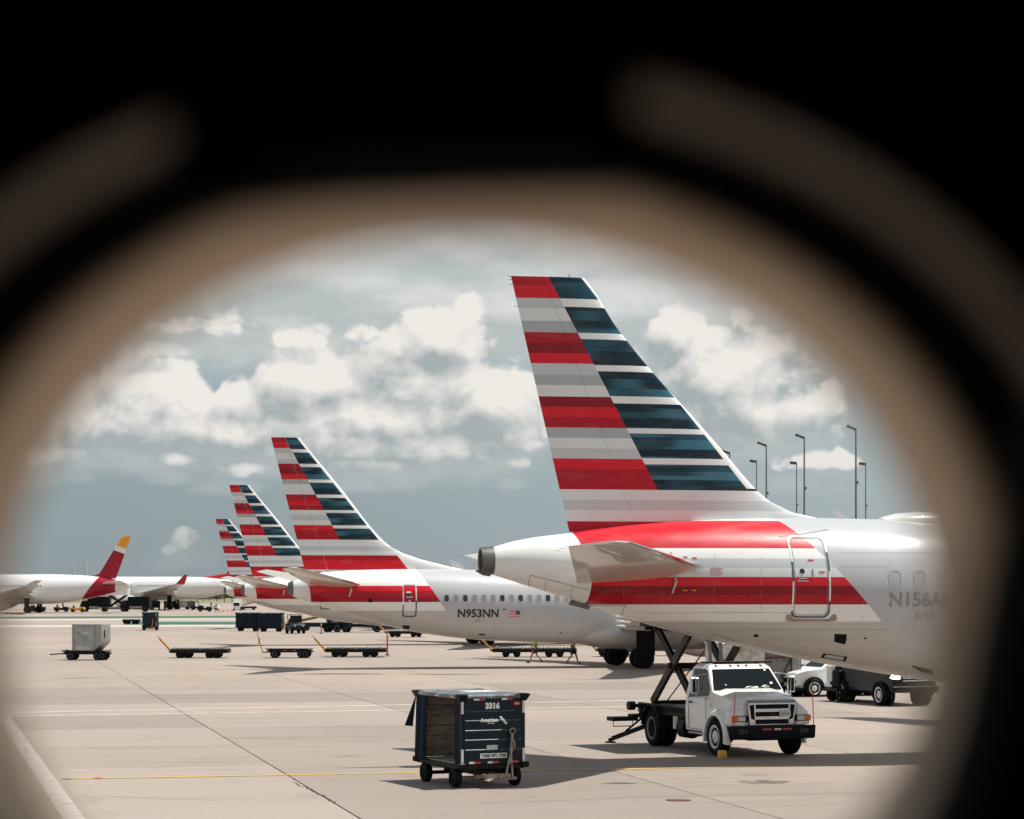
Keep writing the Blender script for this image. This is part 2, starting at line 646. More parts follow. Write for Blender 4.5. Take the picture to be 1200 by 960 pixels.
def concrete(name, per_slab):
    m = bpy.data.materials.new(name)
    m.use_nodes = True
    t = NT(m.node_tree)
    b = t.n['Principled BSDF']
    pos = t.new('ShaderNodeNewGeometry').outputs['Position']
    x, y, z = t.sep(pos)
    base = lin(.455, .385, .33)
    big = t.noise(t.comb(x, t.m('MULTIPLY', y, .55), 0.0), .05, 4, .55)
    c = t.mix(t.sstep(big, .35, .68), lin(.385, .308, .262), lin(.310, .252, .217))
    # scuffs and rubber drawn out along the taxi direction
    u2 = t.m('ADD', t.m('MULTIPLY', x, .978), t.m('MULTIPLY', y, .21))
    v2 = t.m('SUBTRACT', t.m('MULTIPLY', y, .978), t.m('MULTIPLY', x, .21))
    st = t.noise(t.comb(t.m('MULTIPLY', u2, .09), t.m('MULTIPLY', v2, .8), 1.0), 1.0, 6, .6)
    c = t.mix(t.sstep(st, .50, .72, 0, .55), c, lin(.19, .157, .132))
    st2 = t.noise(t.comb(t.m('MULTIPLY', u2, .05), t.m('MULTIPLY', v2, .45), 7.0), 1.0, 5, .6)
    c = t.mix(t.sstep(st2, .55, .72, 0, .4), c, lin(.40, .34, .295))
    sp = t.noise(pos, .55, 6, .62)
    c = t.mix(t.sstep(sp, .58, .72, 0, .5), c, lin(.175, .146, .124))
    spk = t.noise(t.comb(t.m('MULTIPLY', u2, .7), t.m('MULTIPLY', v2, 1.6), 3.0), 1.0, 3, .5)
    c = t.mix(t.sstep(spk, .72, .78, 0, .55), c, lin(.10, .082, .07))
    fine = t.noise(pos, 9.0, 5, .7)
    c = t.mix(t.sstep(fine, .35, .75, 0, .30), c, lin(.16, .138, .12))
    if per_slab:
        rnd = t.new('ShaderNodeObjectInfo').outputs['Random']
        c = t.mix(t.m('MULTIPLY', t.m('POWER', rnd, 1.6), .55), c, lin(.205, .173, .148))
        rnd2 = t.m('FRACT', t.m('MULTIPLY', rnd, 7.13))
        c = t.mix(t.m('MULTIPLY', t.m('GREATER_THAN', rnd2, .72), .22), c, lin(.40, .345, .30))
    else:
        # joints too far away to build: thin dark lines on the same grid
        uu = t.m('ADD', t.m('MULTIPLY', x, UX.x), t.m('MULTIPLY', y, UX.y))
        vv = t.m('ADD', t.m('MULTIPLY', x, VX.x), t.m('MULTIPLY', y, VX.y))
        fv = t.m('ABSOLUTE', t.m('SUBTRACT', t.m('FRACT', t.m('DIVIDE', t.m('SUBTRACT', vv, V0 - PITCH / 2), PITCH)), .5))
        far = t.sstep(y, 90, 240, 1.0, 0.0)
        c = t.mix(t.m('MULTIPLY', t.m('LESS_THAN', fv, .0035), t.m('MULTIPLY', far, .8)), c, lin(.08, .068, .06))
    t.put(b.inputs['Base Color'], c)
    b.inputs['Roughness'].default_value = .88
    b.inputs['Specular IOR Level'].default_value = .25
    bn = t.new('ShaderNodeBump')
    bn.inputs['Strength'].default_value = .25
    bn.inputs['Distance'].default_value = .01
    t.put(bn.inputs['Height'], fine)
    t.put(b.inputs['Normal'], bn.outputs[0])
    return m


M_SLAB = concrete('slab_concrete', True)
M_APRON = concrete('apron_concrete', False)
M_SEAL = mat('joint_sealant', lin(.045, .038, .034), .8, dirt=.2)


def build_apron():
    nu0, nu1, nv0, nv1 = 4, 12, -2, 4        # slab index ranges, u then v
    ua, ub = nu0 * PITCH, (nu1 + 1) * PITCH
    va, vb = V0 + nv0 * PITCH, V0 + (nv1 + 1) * PITCH
    mb = MB()
    # sheet to the horizon with a pit where the built slabs lie
    far = 9000
    us = [-200, ua, ub, far]
    vs = [-far, va, vb, far]
    for i in range(3):
        for j in range(3):
            pit = i == 1 and j == 1
            z = -0.03 if pit else 0.0
            mb.add([uv_pt(us[i], vs[j], z), uv_pt(us[i], vs[j + 1], z), uv_pt(us[i + 1], vs[j + 1], z), uv_pt(us[i + 1], vs[j], z)], [(0, 1, 2, 3)], 1 if pit else 0)
    for (a, b) in (((ua, va), (ua, vb)), ((ua, vb), (ub, vb)), ((ub, vb), (ub, va)), ((ub, va), (ua, va))):
        mb.add([uv_pt(*a, 0), uv_pt(*b, 0), uv_pt(*b, -.03), uv_pt(*a, -.03)], [(0, 1, 2, 3)], 1)
    ap = structure(mb.build('apron', [M_APRON, M_SEAL]))
    g = .017
    me = None
    sb = MB()
    sb.box((0, 0, -.014), (PITCH - .010, PITCH - 2 * g, .028), ch=.006)
    me = sb.build('concrete_slab', M_SLAB, mesh_only=True)
    for i in range(nu0, nu1 + 1):
        for j in range(nv0, nv1 + 1):
            o = bpy.data.objects.new('concrete_slab', me)
            col.objects.link(o)
            o.parent = ap
            o.location = uv_pt((i + .5) * PITCH, V0 + (j + .5) * PITCH, random.uniform(-.0015, .0008))
            o.rotation_euler = (0, 0, math.atan2(UX.y, UX.x))
    return ap


APRON = build_apron()


def paint(name, c, wear=.5, wcol=lin(.29, .24, .205)):
    m = bpy.data.materials.new(name)
    m.use_nodes = True
    t = NT(m.node_tree)
    b = t.n['Principled BSDF']
    pos = t.new('ShaderNodeNewGeometry').outputs['Position']
    n = t.noise(pos, 2.2, 7, .68)
    f = t.sstep(n, .62 - wear * .3, .72 - wear * .12, 0, .9)
    t.put(b.inputs['Base Color'], t.mix(f, c, wcol))
    b.inputs['Roughness'].default_value = .75
    return m


M_LINEYEL = paint('yellow_line_paint', lin(.58, .35, .075), .25)
M_LINEYELOLD = paint('old_yellow_line_paint', lin(.46, .32, .14), .75)
M_LINEWHITE = paint('white_line_paint', lin(.55, .50, .455), .5)
M_LINEWHITEOLD = paint('old_white_line_paint', lin(.42, .365, .32), .7)
M_LINEGREEN = paint('green_line_paint', lin(.012, .105, .06), -.4)
M_LINEBLACK = paint('black_line_border', lin(.09, .08, .07), .5)
M_STAIN = paint('oil_stain', lin(.085, .07, .06), .6, lin(.23, .195, .165))


def strip(name, a, b, w, m, z=.004, taper=0):
    a, b = Vector((a[0], a[1], 0)), Vector((b[0], b[1], 0))
    d = (b - a).normalized()
    n = Vector((-d.y, d.x, 0)) * (w / 2)
    mb = MB()
    k = max(1, int((b - a).length / 6))
    for i in range(k):
        p, q = a + (b - a) * (i / k), a + (b - a) * ((i + 1) / k)
        mb.add([p - n + Vector((0, 0, z)), q - n + Vector((0, 0, z)), q + n + Vector((0, 0, z)), p + n + Vector((0, 0, z))], [(0, 1, 2, 3)])
    o = structure(mb.build(name, m))
    return o


# lead-in line beside the baggage cart, with a dark butt and a red tick
A, B = G(80, 913), G(1100, 895)
strip('yellow_taxi_line', A, B, .20, M_LINEYEL, .008)
strip('yellow_line_border', G(73, 913.2), G(83, 913), .26, M_LINEBLACK, .010)
strip('red_line_mark', G(110, 912.5), G(119, 912.3), .27, M_POSTRED, .011)
strip('pale_taxi_line', G(640, 907), G(1120, 909), .14, M_LINEWHITEOLD, .004)
strip('pale_taxi_line', G(640, 913.5), G(860, 911), .12, M_LINEWHITEOLD, .0045)
# double white road edge
strip('white_road_line', G(-60, 836.5), G(760, 820.5), .36, M_LINEWHITE, .004)
strip('white_road_line', G(-60, 840.5), G(760, 828.0), .34, M_LINEWHITE, .004)
strip('white_road_line', G(960, 826), G(1200, 823), .34, M_LINEWHITEOLD, .004)
# broad white stripe at the lower left
strip('white_stand_stripe', G(104, 985), G(3, 838), .40, M_LINEWHITE, .004)
# old lead-in lines by the second aeroplane
strip('old_yellow_line', G(-30, 799), G(330, 786.5), .5, M_LINEYELOLD, .004)
strip('old_yellow_line', G(10, 796.5), G(330, 791.5), .4, M_LINEYELOLD, .0045)
strip('old_yellow_line', G(355, 789), G(530, 788), .5, M_LINEYELOLD, .004)
strip('old_yellow_line', G(560, 790), G(715, 787), .5, M_LINEYELOLD, .004)
strip('old_yellow_line', G(700, 790), G(1100, 782), .5, M_LINEYELOLD, .004)
strip('old_white_line', G(-30, 797.6), G(330, 789.5), .5, M_LINEWHITEOLD, .004)
strip('old_white_line', G(150, 783), G(520, 779), .5, M_LINEWHITEOLD, .004)
strip('old_white_line', G(-40, 741), G(560, 738), 1.4, M_LINEWHITEOLD, .004)
strip('old_white_line', G(-40, 733.5), G(560, 733.3), 1.6, M_LINEWHITE, .004)
# green bordered road
strip('green_road_line', G(-60, 724.3), G(320, 722.6), 25, M_LINEGREEN, .012)
strip('white_road_line', G(-60, 726.6), G(320, 725.6), 12.0, M_LINEWHITE, .008)
strip('green_road_line', G(150, 730.5), G(320, 730.2), 26.0, M_LINEGREEN, .012)
strip('white_road_line', G(-60, 728), G(320, 727.7), 9.0, M_LINEWHITEOLD, .008)
strip('white_road_line', G(-60, 734.2), G(320, 733.2), 12, M_LINEWHITE, .008)


def stain(px, py, w, h, seed):
    x, d = G(px, py)
    rr = random.Random(seed)
    mb = MB()
    n = 26
    ring = []
    for k in range(n):
        a = 2 * math.pi * k / n
        q = 1 + rr.uniform(-.28, .2)
        ring.append((x + w / 2 * q * math.cos(a), d + h / 2 * q * math.sin(a), .003))
    mb.add(ring, [tuple(range(n))])
    structure(mb.build('oil_stain', M_STAIN))


stain(895, 916.5, 1.15, .9, 1)
stain(725, 918, .7, .45, 2)
stain(885, 908, .9, .4, 6)
stain(420, 769, 5, 2.0, 3)
stain(400, 790, 5, 1.6, 4)
stain(520, 790.5, 4, 1.2, 5)


def crack(pts, w, seed):
    rr = random.Random(seed)
    P_ = [Vector((*G(*p), .0035)) for p in pts]
    mb = MB()
    line = []
    for i in range(len(P_) - 1):
        for k in range(7):
            q = P_[i].lerp(P_[i + 1], k / 7)
            line.append(q + Vector((rr.uniform(-.06, .06), rr.uniform(-.10, .10), 0)))
    line.append(P_[-1])
    for i in range(len(line) - 1):
        d = (line[i + 1] - line[i]).normalized()
        n = Vector((-d.y, d.x, 0)) * w / 2
        mb.add([line[i] - n, line[i + 1] - n, line[i + 1] + n, line[i] + n], [(0, 1, 2, 3)])
    structure(mb.build('concrete_crack', M_SEAL))


crack([(345, 916.5), (360, 925), (378, 933), (392, 941)], .03, 3)
crack([(0, 930), (130, 934), (260, 938)], .018, 12)
crack([(560, 942), (760, 934), (1040, 930)], .018, 13)
crack([(250, 865), (420, 868)], .02, 14)
crack([(690, 846), (800, 850)], .02, 15)


def ground_cover():
    """small rusty cover let into the concrete"""
    x, d = G(795, 938)
    mb = MB()
    mb.lathe([(-.02, .20), (.006, .20), (.010, .185), (.007, .15), (.007, .01)], c=(0, 0, 0), axis='Z', n=24)
    o = mb.build('drain_cover', mat('rusty_iron', lin(.17, .07, .05), .8, dirt=.3))
    o.location = (x, d, .004)
    tag(o, 'small round rusty iron cover let into the concrete in front of the truck', 'drain cover')
    rb = MB()
    rb.lathe([(-.02, .25), (.004, .25), (.004, .205), (-.02, .205)], axis='Z', n=24, caps=False)
    rb.build('collar', M_SEAL, o)


ground_cover()


# ------------------------------------------------------------------ the cabin we look out of
def ellipse_at(Y, a, b, cx, cy, n=96, e=2.0):
    """ring of points at distance Y whose outline is seen at photograph pixels centre (cx,cy), half axes a,b"""
    pts = []
    for k in range(n):
        t = 2 * math.pi * k / n
        c, s = math.cos(t), math.sin(t)
        x = cx + a * math.copysign(abs(c) ** (2 / e), c)
        y = cy - b * math.copysign(abs(s) ** (2 / e), s)
        pts.append(P3(x, y, Y))
    return pts


def scaled(ring, k, Y):
    c = sum((Vector(p) for p in ring), Vector()) / len(ring)
    out = []
    for p in ring:
        q = c + (Vector(p) - c) * k
        out.append(Vector((q.x, Y, q.z)))
    return out


def build_cabin():
    M_BEIGE = mat('beige_cabin_plastic', lin(.64, .46, .30), .5, dirt=.05, dscale=20)
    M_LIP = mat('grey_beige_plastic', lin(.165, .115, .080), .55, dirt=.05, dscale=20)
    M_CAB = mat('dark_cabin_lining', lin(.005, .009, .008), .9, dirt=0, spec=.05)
    M_SHADE = mat('brown_shade_plastic', lin(.10, .085, .065), .7, dirt=.05, dscale=20)
    t = thing('cabin_window', 'oval passenger window in a dark cabin wall that frames the whole view', 'window', (0, .5, EYE))
    ti = Matrix.Translation((0, -.5, -EYE))

    def put(mb, name, m, parent=t, sharp=50):
        mb.v = [tuple(ti @ Vector(p)) for p in mb.v]
        return mb.build(name, m, parent, sharp=sharp)
    r0 = ellipse_at(.60, 562, 461, 547, 726)
    # reveal: tunnel from the pane towards the cabin, flaring a little
    mb = MB()
    k = [(1.0, .62), (1.0, .601), (1.008, .597), (1.013, .588), (1.02, .575), (1.026, .565), (1.035, .559), (1.046, .556), (1.056, .5548)]
    mb.loft([scaled(r0, q, Y) for q, Y in k], caps=False)
    put(mb, 'window_reveal', M_BEIGE)
    # recess coloured near black for its shade, and the lip round it
    mb = MB()
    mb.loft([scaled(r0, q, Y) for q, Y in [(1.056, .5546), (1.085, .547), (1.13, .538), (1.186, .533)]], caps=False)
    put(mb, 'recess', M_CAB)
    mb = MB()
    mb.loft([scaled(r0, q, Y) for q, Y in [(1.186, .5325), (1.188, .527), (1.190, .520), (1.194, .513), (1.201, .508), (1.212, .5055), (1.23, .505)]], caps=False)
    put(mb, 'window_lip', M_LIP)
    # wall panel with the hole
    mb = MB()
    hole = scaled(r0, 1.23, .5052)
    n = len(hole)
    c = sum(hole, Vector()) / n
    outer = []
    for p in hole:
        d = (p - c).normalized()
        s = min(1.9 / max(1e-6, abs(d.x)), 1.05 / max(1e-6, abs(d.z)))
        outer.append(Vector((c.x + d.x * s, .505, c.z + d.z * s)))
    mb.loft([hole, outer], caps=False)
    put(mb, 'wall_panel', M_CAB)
    mb = MB()
    h2 = scaled(r0, 1.0005, .621)
    o2 = []
    for p in h2:
        d = (p - c).normalized()
        s = min(2.0 / max(1e-6, abs(d.x)), 1.15 / max(1e-6, abs(d.z)))
        o2.append(Vector((c.x + d.x * s, .621, c.z + d.z * s)))
    mb.loft([h2, o2, [p + Vector((0, .004, 0)) for p in o2], [p + Vector((0, .004, 0)) for p in h2]], caps=False)
    put(mb, 'outer_skin', mat('own_aircraft_skin', lin(.6, .6, .6), .4, dirt=.05))
    # shade pushed up: its lower bar crosses the top of the recess
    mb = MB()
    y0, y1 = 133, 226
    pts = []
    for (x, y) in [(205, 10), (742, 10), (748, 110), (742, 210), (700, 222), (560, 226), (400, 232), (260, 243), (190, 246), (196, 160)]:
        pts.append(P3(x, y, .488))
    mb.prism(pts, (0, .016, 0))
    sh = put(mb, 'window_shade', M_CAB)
    mb = MB()
    a, b = P3(285, 187, .482), P3(705, 178, .482)
    mb.bar(a, b, .012, .009, ch=.003)
    put(mb, 'shade_handle', M_SHADE, sh)
    # pane
    mb = MB()
    mb.loft([scaled(r0, .999, .612), scaled(r0, .999, .615)], caps=True)
    pm = bpy.data.materials.new('clear_pane')
    pm.use_nodes = True
    pt = NT(pm.node_tree)
    pt.n.clear()
    tr = pt.new('ShaderNodeBsdfTransparent')
    tr.inputs[0].default_value = (.97, .985, .98, 1)
    po = pt.new('ShaderNodeOutputMaterial')
    pt.l.new(tr.outputs[0], po.inputs[0])
    put(mb, 'window_pane', pm)
    # closed cabin behind the viewer
    mb = MB()
    zc = c.z
    mb.box((0, -.70, zc + 1.12), (4.1, 2.66, .06))
    mb.box((0, -.70, zc - 1.12), (4.1, 2.66, .06))
    mb.box((-2.0, -.70, zc), (.06, 2.66, 2.17))
    mb.box((2.0, -.70, zc), (.06, 2.66, 2.17))
    mb.box((0, -2.05, zc), (3.93, .06, 2.17))
    put(mb, 'cabin_lining', M_CAB)
    # seat shape added to keep the lower right of the window ring dark
    s = thing('added_dark_seat', 'dark seat back shape added to darken the right edge of the window', 'seat', (.12, .42, EYE - .2))
    si = Matrix.Translation((-.12, -.42, -EYE + .2))
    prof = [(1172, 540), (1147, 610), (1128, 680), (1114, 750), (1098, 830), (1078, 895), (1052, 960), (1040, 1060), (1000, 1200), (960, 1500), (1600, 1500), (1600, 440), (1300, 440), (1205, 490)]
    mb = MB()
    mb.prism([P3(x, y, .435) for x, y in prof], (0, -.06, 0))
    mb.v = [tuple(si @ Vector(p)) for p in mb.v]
    mb.build('added_backrest', M_CAB, s, bevel=.006, seg=2)


build_cabin()
# ------------------------------------------------------------------ aircraft
PSI = R(12.0)


def pchip(xs, ys, x):
    """monotone cubic through (xs, ys), evaluated at numpy x"""
    xs, ys, x = map(lambda q: np.asarray(q, float), (xs, ys, x))
    h = np.diff(xs)
    d = np.diff(ys) / h
    m = np.zeros_like(ys)
    m[0], m[-1] = d[0], d[-1]
    for i in range(1, len(xs) - 1):
        if d[i - 1] * d[i] > 0:
            w1, w2 = 2 * h[i] + h[i - 1], h[i] + 2 * h[i - 1]
            m[i] = (w1 + w2) / (w1 / d[i - 1] + w2 / d[i])
    x = np.clip(x, xs[0], xs[-1])
    i = np.clip(np.searchsorted(xs, x) - 1, 0, len(xs) - 2)
    t = (x - xs[i]) / h[i]
    return ((1 + 2 * t) * (1 - t) ** 2 * ys[i] + t * (1 - t) ** 2 * h[i] * m[i] + t * t * (3 - 2 * t) * ys[i + 1] + t * t * (t - 1) * h[i] * m[i + 1])


class Plane:
    """local frame of an aeroplane: x to the nose, y away from the viewer's side, z up; built from pixels of its picture"""

    def __init__(self, x0, d0, psi=PSI):
        self.x0, self.d0, self.psi = x0, d0, psi
        self.c, self.s = math.cos(psi), math.sin(psi)

    def loc(self, px, py, t=0.0):
        q = (px - 600.0) / F
        a = (q * (self.d0 + t * self.c) - self.x0 + t * self.s) / (self.c - q * self.s)
        D = self.d0 + a * self.s + t * self.c
        return a, EYE + (HY - py) * D / F

    def set_body(self, st):
        self.sx = [s[0] for s in st]
        self.st = [s[1] for s in st]
        self.sb = [s[2] for s in st]
        self.sw = [s[3] for s in st]

    def body(self, a):
        return (float(pchip(self.sx, self.st, a)), float(pchip(self.sx, self.sb, a)), float(pchip(self.sx, self.sw, a)))

    def skin(self, a, z, off=0.0, side=-1):
        zt, zb, w = self.body(a)
        zc, h = (zt + zb) / 2, (zt - zb) / 2
        u = max(-.98, min(.98, (z - zc) / h))
        v = math.sqrt(1 - u * u)
        n = Vector((0, side * v / w, u / h)).normalized()
        return Vector((a, side * w * v, z)) + n * off

    def at(self, px, py):
        t = -1.5
        for _ in range(8):
            a, z = self.loc(px, py, t)
            t = self.skin(a, z).y
        return a, z

    def fuselage_mb(self, na=110, n=64, a0=None, a1=None):
        a0 = self.sx[0] if a0 is None else a0
        a1 = self.sx[-1] if a1 is None else a1
        A = sorted(set([a0 + (a1 - a0) * i / na for i in range(na + 1)] + [s for s in self.sx if a0 <= s <= a1]))
        zt, zb, w = pchip(self.sx, self.st, A), pchip(self.sx, self.sb, A), pchip(self.sx, self.sw, A)
        mb = MB()
        rings = []
        for i, a in enumerate(A):
            zc, h = (zt[i] + zb[i]) / 2, (zt[i] - zb[i]) / 2
            rings.append([(a, w[i] * math.cos(2 * math.pi * k / n), zc + h * math.sin(2 * math.pi * k / n)) for k in range(n)])
        mb.loft(rings, caps=True)
        return mb


def airfoil(n=12):
    """unit chord half thickness: list of (s from leading edge, half thickness for t=1)"""
    out = []
    for k in range(n + 1):
        s = .5 * (1 - math.cos(math.pi * k / n))
        y = 5 * (.2969 * math.sqrt(s) - .126 * s - .3516 * s * s + .2843 * s ** 3 - .1036 * s ** 4)
        out.append((s, y))
    return out


def surface_loft(secs, n=12):
    """sections: (leading edge point, trailing edge point, thickness, normal vector) -> MB"""
    af = airfoil(n)
    mb = MB()
    rings = []
    for le, te, th, nv in secs:
        le, te, nv = Vector(le), Vector(te), Vector(nv)
        up = [le + (te - le) * s + nv * (y * th) for s, y in af]
        dn = [le + (te - le) * s - nv * (y * th) for s, y in af[::-1][1:-1]]
        rings.append(up + dn)
    mb.loft(rings, caps=True)
    return mb


# ---- livery
RED1, RED2, RED3 = lin(.66, .010, .024), lin(.42, .005, .017), lin(.25, .003, .012)
SIL1, SIL2, SIL3 = lin(.70, .71, .71), lin(.54, .56, .57), lin(.41, .435, .445)
WHT = lin(.80, .79, .78)
PEARL = lin(.47, .47, .485)
BLU1, BLU2, BLU3 = lin(.045, .165, .225), lin(.012, .064, .095), lin(.002, .018, .030)


def stripe_stops(spec, z_of, zmin, zmax):
    """spec: list of (py_top, colour) from the top down -> ramp stops over z in [zmin,zmax]"""
    st = []
    zs = [(z_of(py), c) for py, c in spec]
    # colour c holds from zs[i] down to zs[i+1]
    st.append((0.0, zs[-1][1]))
    for i in range(len(zs) - 1, 0, -1):
        st.append((max(0.0, min(1.0, (zs[i][0] - zmin) / (zmax - zmin))), zs[i - 1][1]))
    return st


def finish_paint(t, b, c, tc, rough=.22):
    """clear-coated aircraft paint with faint grime and panel unevenness"""
    n = t.noise(t.vm('MULTIPLY', tc, (.5, .5, 2.0)), 2.2, 6, .6)
    c = t.mix(t.sstep(n, .45, .8, 0, .16), c, lin(.25, .225, .20))
    t.put(b.inputs['Base Color'], c)
    t.put(b.inputs['Roughness'], t.lmap(n, .3, .8, rough - .05, rough + .16))
    b.inputs['Coat Weight'].default_value = .06
    b.inputs['Coat Roughness'].default_value = .12
    b.inputs['Specular IOR Level'].default_value = .26
    w = t.noise(tc, .9, 2, .5)
    bn = t.new('ShaderNodeBump')
    bn.inputs['Strength'].default_value = .12
    bn.inputs['Distance'].default_value = .02
    t.put(bn.inputs['Height'], w)
    t.put(b.inputs['Normal'], bn.outputs[0])


def fin_material(name, left, right, diag, le_line, zr, le_w):
    """tail flag: horizontal bands left and right of a slanting edge, white along the leading edge"""
    m = bpy.data.materials.new(name)
    m.use_nodes = True
    t = NT(m.node_tree)
    b = t.n['Principled BSDF']
    tc = t.new('ShaderNodeTexCoord').outputs['Object']
    x, y, z = t.sep(tc)
    f = t.lmap(z, zr[0], zr[1])
    lc = t.ramp(f, left)
    rc = t.ramp(f, right)
    # brushed shading inside the blue bands, as printed: each band fades its own way along the chord
    row = t.m('FLOOR', t.m('MULTIPLY', z, 4.3))
    br = t.noise(t.comb(t.m('MULTIPLY', x, .42), t.m('MULTIPLY', row, 7.31), 0.0), 1.0, 1, .5, dims='2D')
    cs = t.new('ShaderNodeSeparateColor')
    t.put(cs.inputs[0], rc)
    isblue = t.m('MULTIPLY', t.m('GREATER_THAN', cs.outputs[2], t.m('MULTIPLY', cs.outputs[0], 1.6)), 1.0)
    rc = t.mix(t.m('MULTIPLY', isblue, t.sstep(br, .48, .68, 0, .8)), rc, BLU1)
    rc = t.mix(t.m('MULTIPLY', isblue, t.sstep(br, .50, .32, 0, .75)), rc, BLU3)
    (xa, za), (xb, zb) = diag
    xd = t.m('ADD', xa, t.m('MULTIPLY', t.m('SUBTRACT', z, za), (xb - xa) / (zb - za)))
    c = t.mix(t.m('GREATER_THAN', x, xd), lc, rc)
    (xa, za), (xb, zb) = le_line
    xl = t.m('ADD', xa - le_w, t.m('MULTIPLY', t.m('SUBTRACT', z, za), (xb - xa) / (zb - za)))
    c = t.mix(t.m('MULTIPLY', t.m('GREATER_THAN', x, xl), t.m('GREATER_THAN', z, zb)), c, WHT)
    finish_paint(t, b, c, tc)
    return m


def body_material(name, bands, zr, end_line, start_x, start_slope, tail_c, belly_z, gray_end):
    """fuselage paint: bands over z that end on a slanting edge; white tail cone; pearl forward; grey belly"""
    m = bpy.data.materials.new(name)
    m.use_nodes = True
    t = NT(m.node_tree)
    b = t.n['Principled BSDF']
    tc = t.new('ShaderNodeTexCoord').outputs['Object']
    x, y, z = t.sep(tc)
    bc = t.ramp(t.lmap(z, zr[0], zr[1]), bands)
    (xa, za), (xb, zb) = end_line
    xe = t.m('ADD', xa, t.m('MULTIPLY', t.m('SUBTRACT', z, za), (xb - xa) / (zb - za)))
    fwd = t.mix(t.sstep(z, belly_z - .9, belly_z + .4), lin(.56, .55, .54), PEARL)
    c = t.mix(t.m('GREATER_THAN', x, xe), bc, fwd)
    xs = t.m('ADD', start_x[0], t.m('MULTIPLY', t.m('SUBTRACT', start_x[1], z), start_slope))
    xs = t.m('MINIMUM', xs, start_x[2])
    c = t.mix(t.m('LESS_THAN', x, xs), c, tail_c)
    finish_paint(t, b, c, tc, .30)
    return m


M_TAILMETAL = mat('exhaust_metal', lin(.16, .155, .15), .42, .6, dirt=.2, dscale=5)
M_PLANEGREY = mat('grey_wing_paint', lin(.52, .50, .48), .33, dirt=.12, dcol=lin(.36, .33, .29), coat=.3)
M_PLANEWHITE = mat('white_aircraft_paint', lin(.76, .75, .74), .26, dirt=.08, dcol=lin(.5, .47, .43), coat=.3)
M_TAILPLANE = mat('glossy_grey_tailplane', lin(.50, .46, .41), .34, dirt=.05, dcol=lin(.34, .30, .26), coat=.6, spec=.8)
M_POLISH = mat('polished_leading_edge', lin(.66, .65, .64), .10, 1.0, dirt=.05)
M_SEAM = mat('panel_seam', lin(.20, .19, .185), .6, dirt=0)
M_FAINTSEAM = mat('faint_panel_seam', lin(.27, .255, .25), .6, dirt=0)
M_WINDARK = mat('cabin_window_dark', lin(.02, .028, .032), .12, dirt=0)
M_WINBLIND = mat('cabin_window_blind', lin(.26, .27, .27), .3, dirt=.1)
M_WINPALE = mat('veiled_pale_window', lin(.40, .41, .42), .3, dirt=.05)  # the blurred pane's veil is mixed into this pale colour
M_REGGREY = mat('veiled_registration', lin(.26, .26, .27), .5, dirt=0)  # lettering greyed to carry the same veil in its colour
M_WINRIM = mat('window_rim', lin(.48, .48, .48), .35, .3, dirt=0)
M_DOORDK = mat('door_outline_dark', lin(.035, .075, .10), .4, dirt=0)
M_DOORWH = mat('door_outline_white', lin(.80, .79, .77), .4, dirt=0)
M_SILL = mat('tan_sill_plate', lin(.36, .28, .21), .5, .3, dirt=.15)
M_GEARDK = mat('dark_gear_bay', lin(.008, .009, .010), .7, dirt=.1, spec=.1)
M_GEARGY = mat('grey_gear_leg', lin(.34, .34, .34), .4, .2, dirt=.2)


def skin_ring(P, ca, cz, w, h, r, bw, off, mats, name, parent, mi_of=None, n=6, shear=0.0, edge_n=6):
    """raised outline of a rounded rectangle on the skin"""
    def dense(pts):
        out = []
        for i in range(len(pts)):
            p, q = pts[i], pts[(i + 1) % len(pts)]
            L = math.hypot(q[0] - p[0], q[1] - p[1])
            k = max(1, int(L / (.12 * max(1, h))))
            for j in range(k):
                out.append((p[0] + (q[0] - p[0]) * j / k, p[1] + (q[1] - p[1]) * j / k))
        return out
    op = dense(rounded(w, h, r, n))
    ip = [(x * (1 - 2 * bw / w), y * (1 - 2 * bw / h)) for x, y in op]
    mb = MB()
    N = len(op)
    for i in range(N):
        j = (i + 1) % N
        q = []
        for (x, y), o in ((op[i], off * .2), (op[j], off * .2), (op[j], off), (op[i], off), (ip[i], off), (ip[j], off)):
            q.append(P.skin(ca + x + y * shear, cz + y, o))
        mi = mi_of(cz + op[i][1]) if mi_of else 0
        mb.add(q, [(0, 1, 2, 3), (3, 2, 5, 4)], mi)
    return mb.build(name, mats, parent)


def skin_patch(P, pts, off, m, name, parent):
    """flat patch of skin points (a,z) as a thin raised piece"""
    mb = MB()
    n = len(pts)
    top = [P.skin(a, z, off) for a, z in pts]
    bot = [P.skin(a, z, -.01) for a, z in pts]
    mb.add(top + bot, [tuple(range(n))] + [(i, (i + 1) % n, n + (i + 1) % n, n + i) for i in range(n)])
    return mb.build(name, m, parent)


def cabin_window(P, a, z, parent, dark, w=.27, h=.37):
    o = skin_patch(P, [(a + x, z + y) for x, y in rounded(w, h, w * .45, 4)], .004, M_WINDARK if dark else M_WINBLIND, 'passenger_window', parent)
    skin_ring(P, a, z, w + .07, h + .07, w * .5, .035, .010, M_WINRIM, 'window_frame', o, n=4)
    return o


def landing_gear(parent, x, y, ztop, r, w, name='main_gear', door=True, bogie=False, wx=.43):
    mb = MB()
    mb.tube([(x, y, r), (x, y, ztop)], .13, 10)
    mb.tube([(x - .02, y, r + .3), (x + .9, y, ztop)], .06, 8)
    mb.tube([(x, y - wx, r), (x, y + wx, r)], .09, 8)
    g = mb.build(name, M_GEARGY, parent)
    for s in (-1, 1):
        wheel(g, x, y + s * wx, r, r, w, side=s, rim=.5, rim_m=M_GEARDK)
    if door:
        sy = -1 if y < 0 else 1
        mb = MB()
        mb.box((x + .05, y + sy * .62, (r * 1.5 + ztop) / 2), (1.05, .05, ztop - r * 1.1), ch=.02)
        mb.build('gear_door', M_GEARDK, g)
    return g


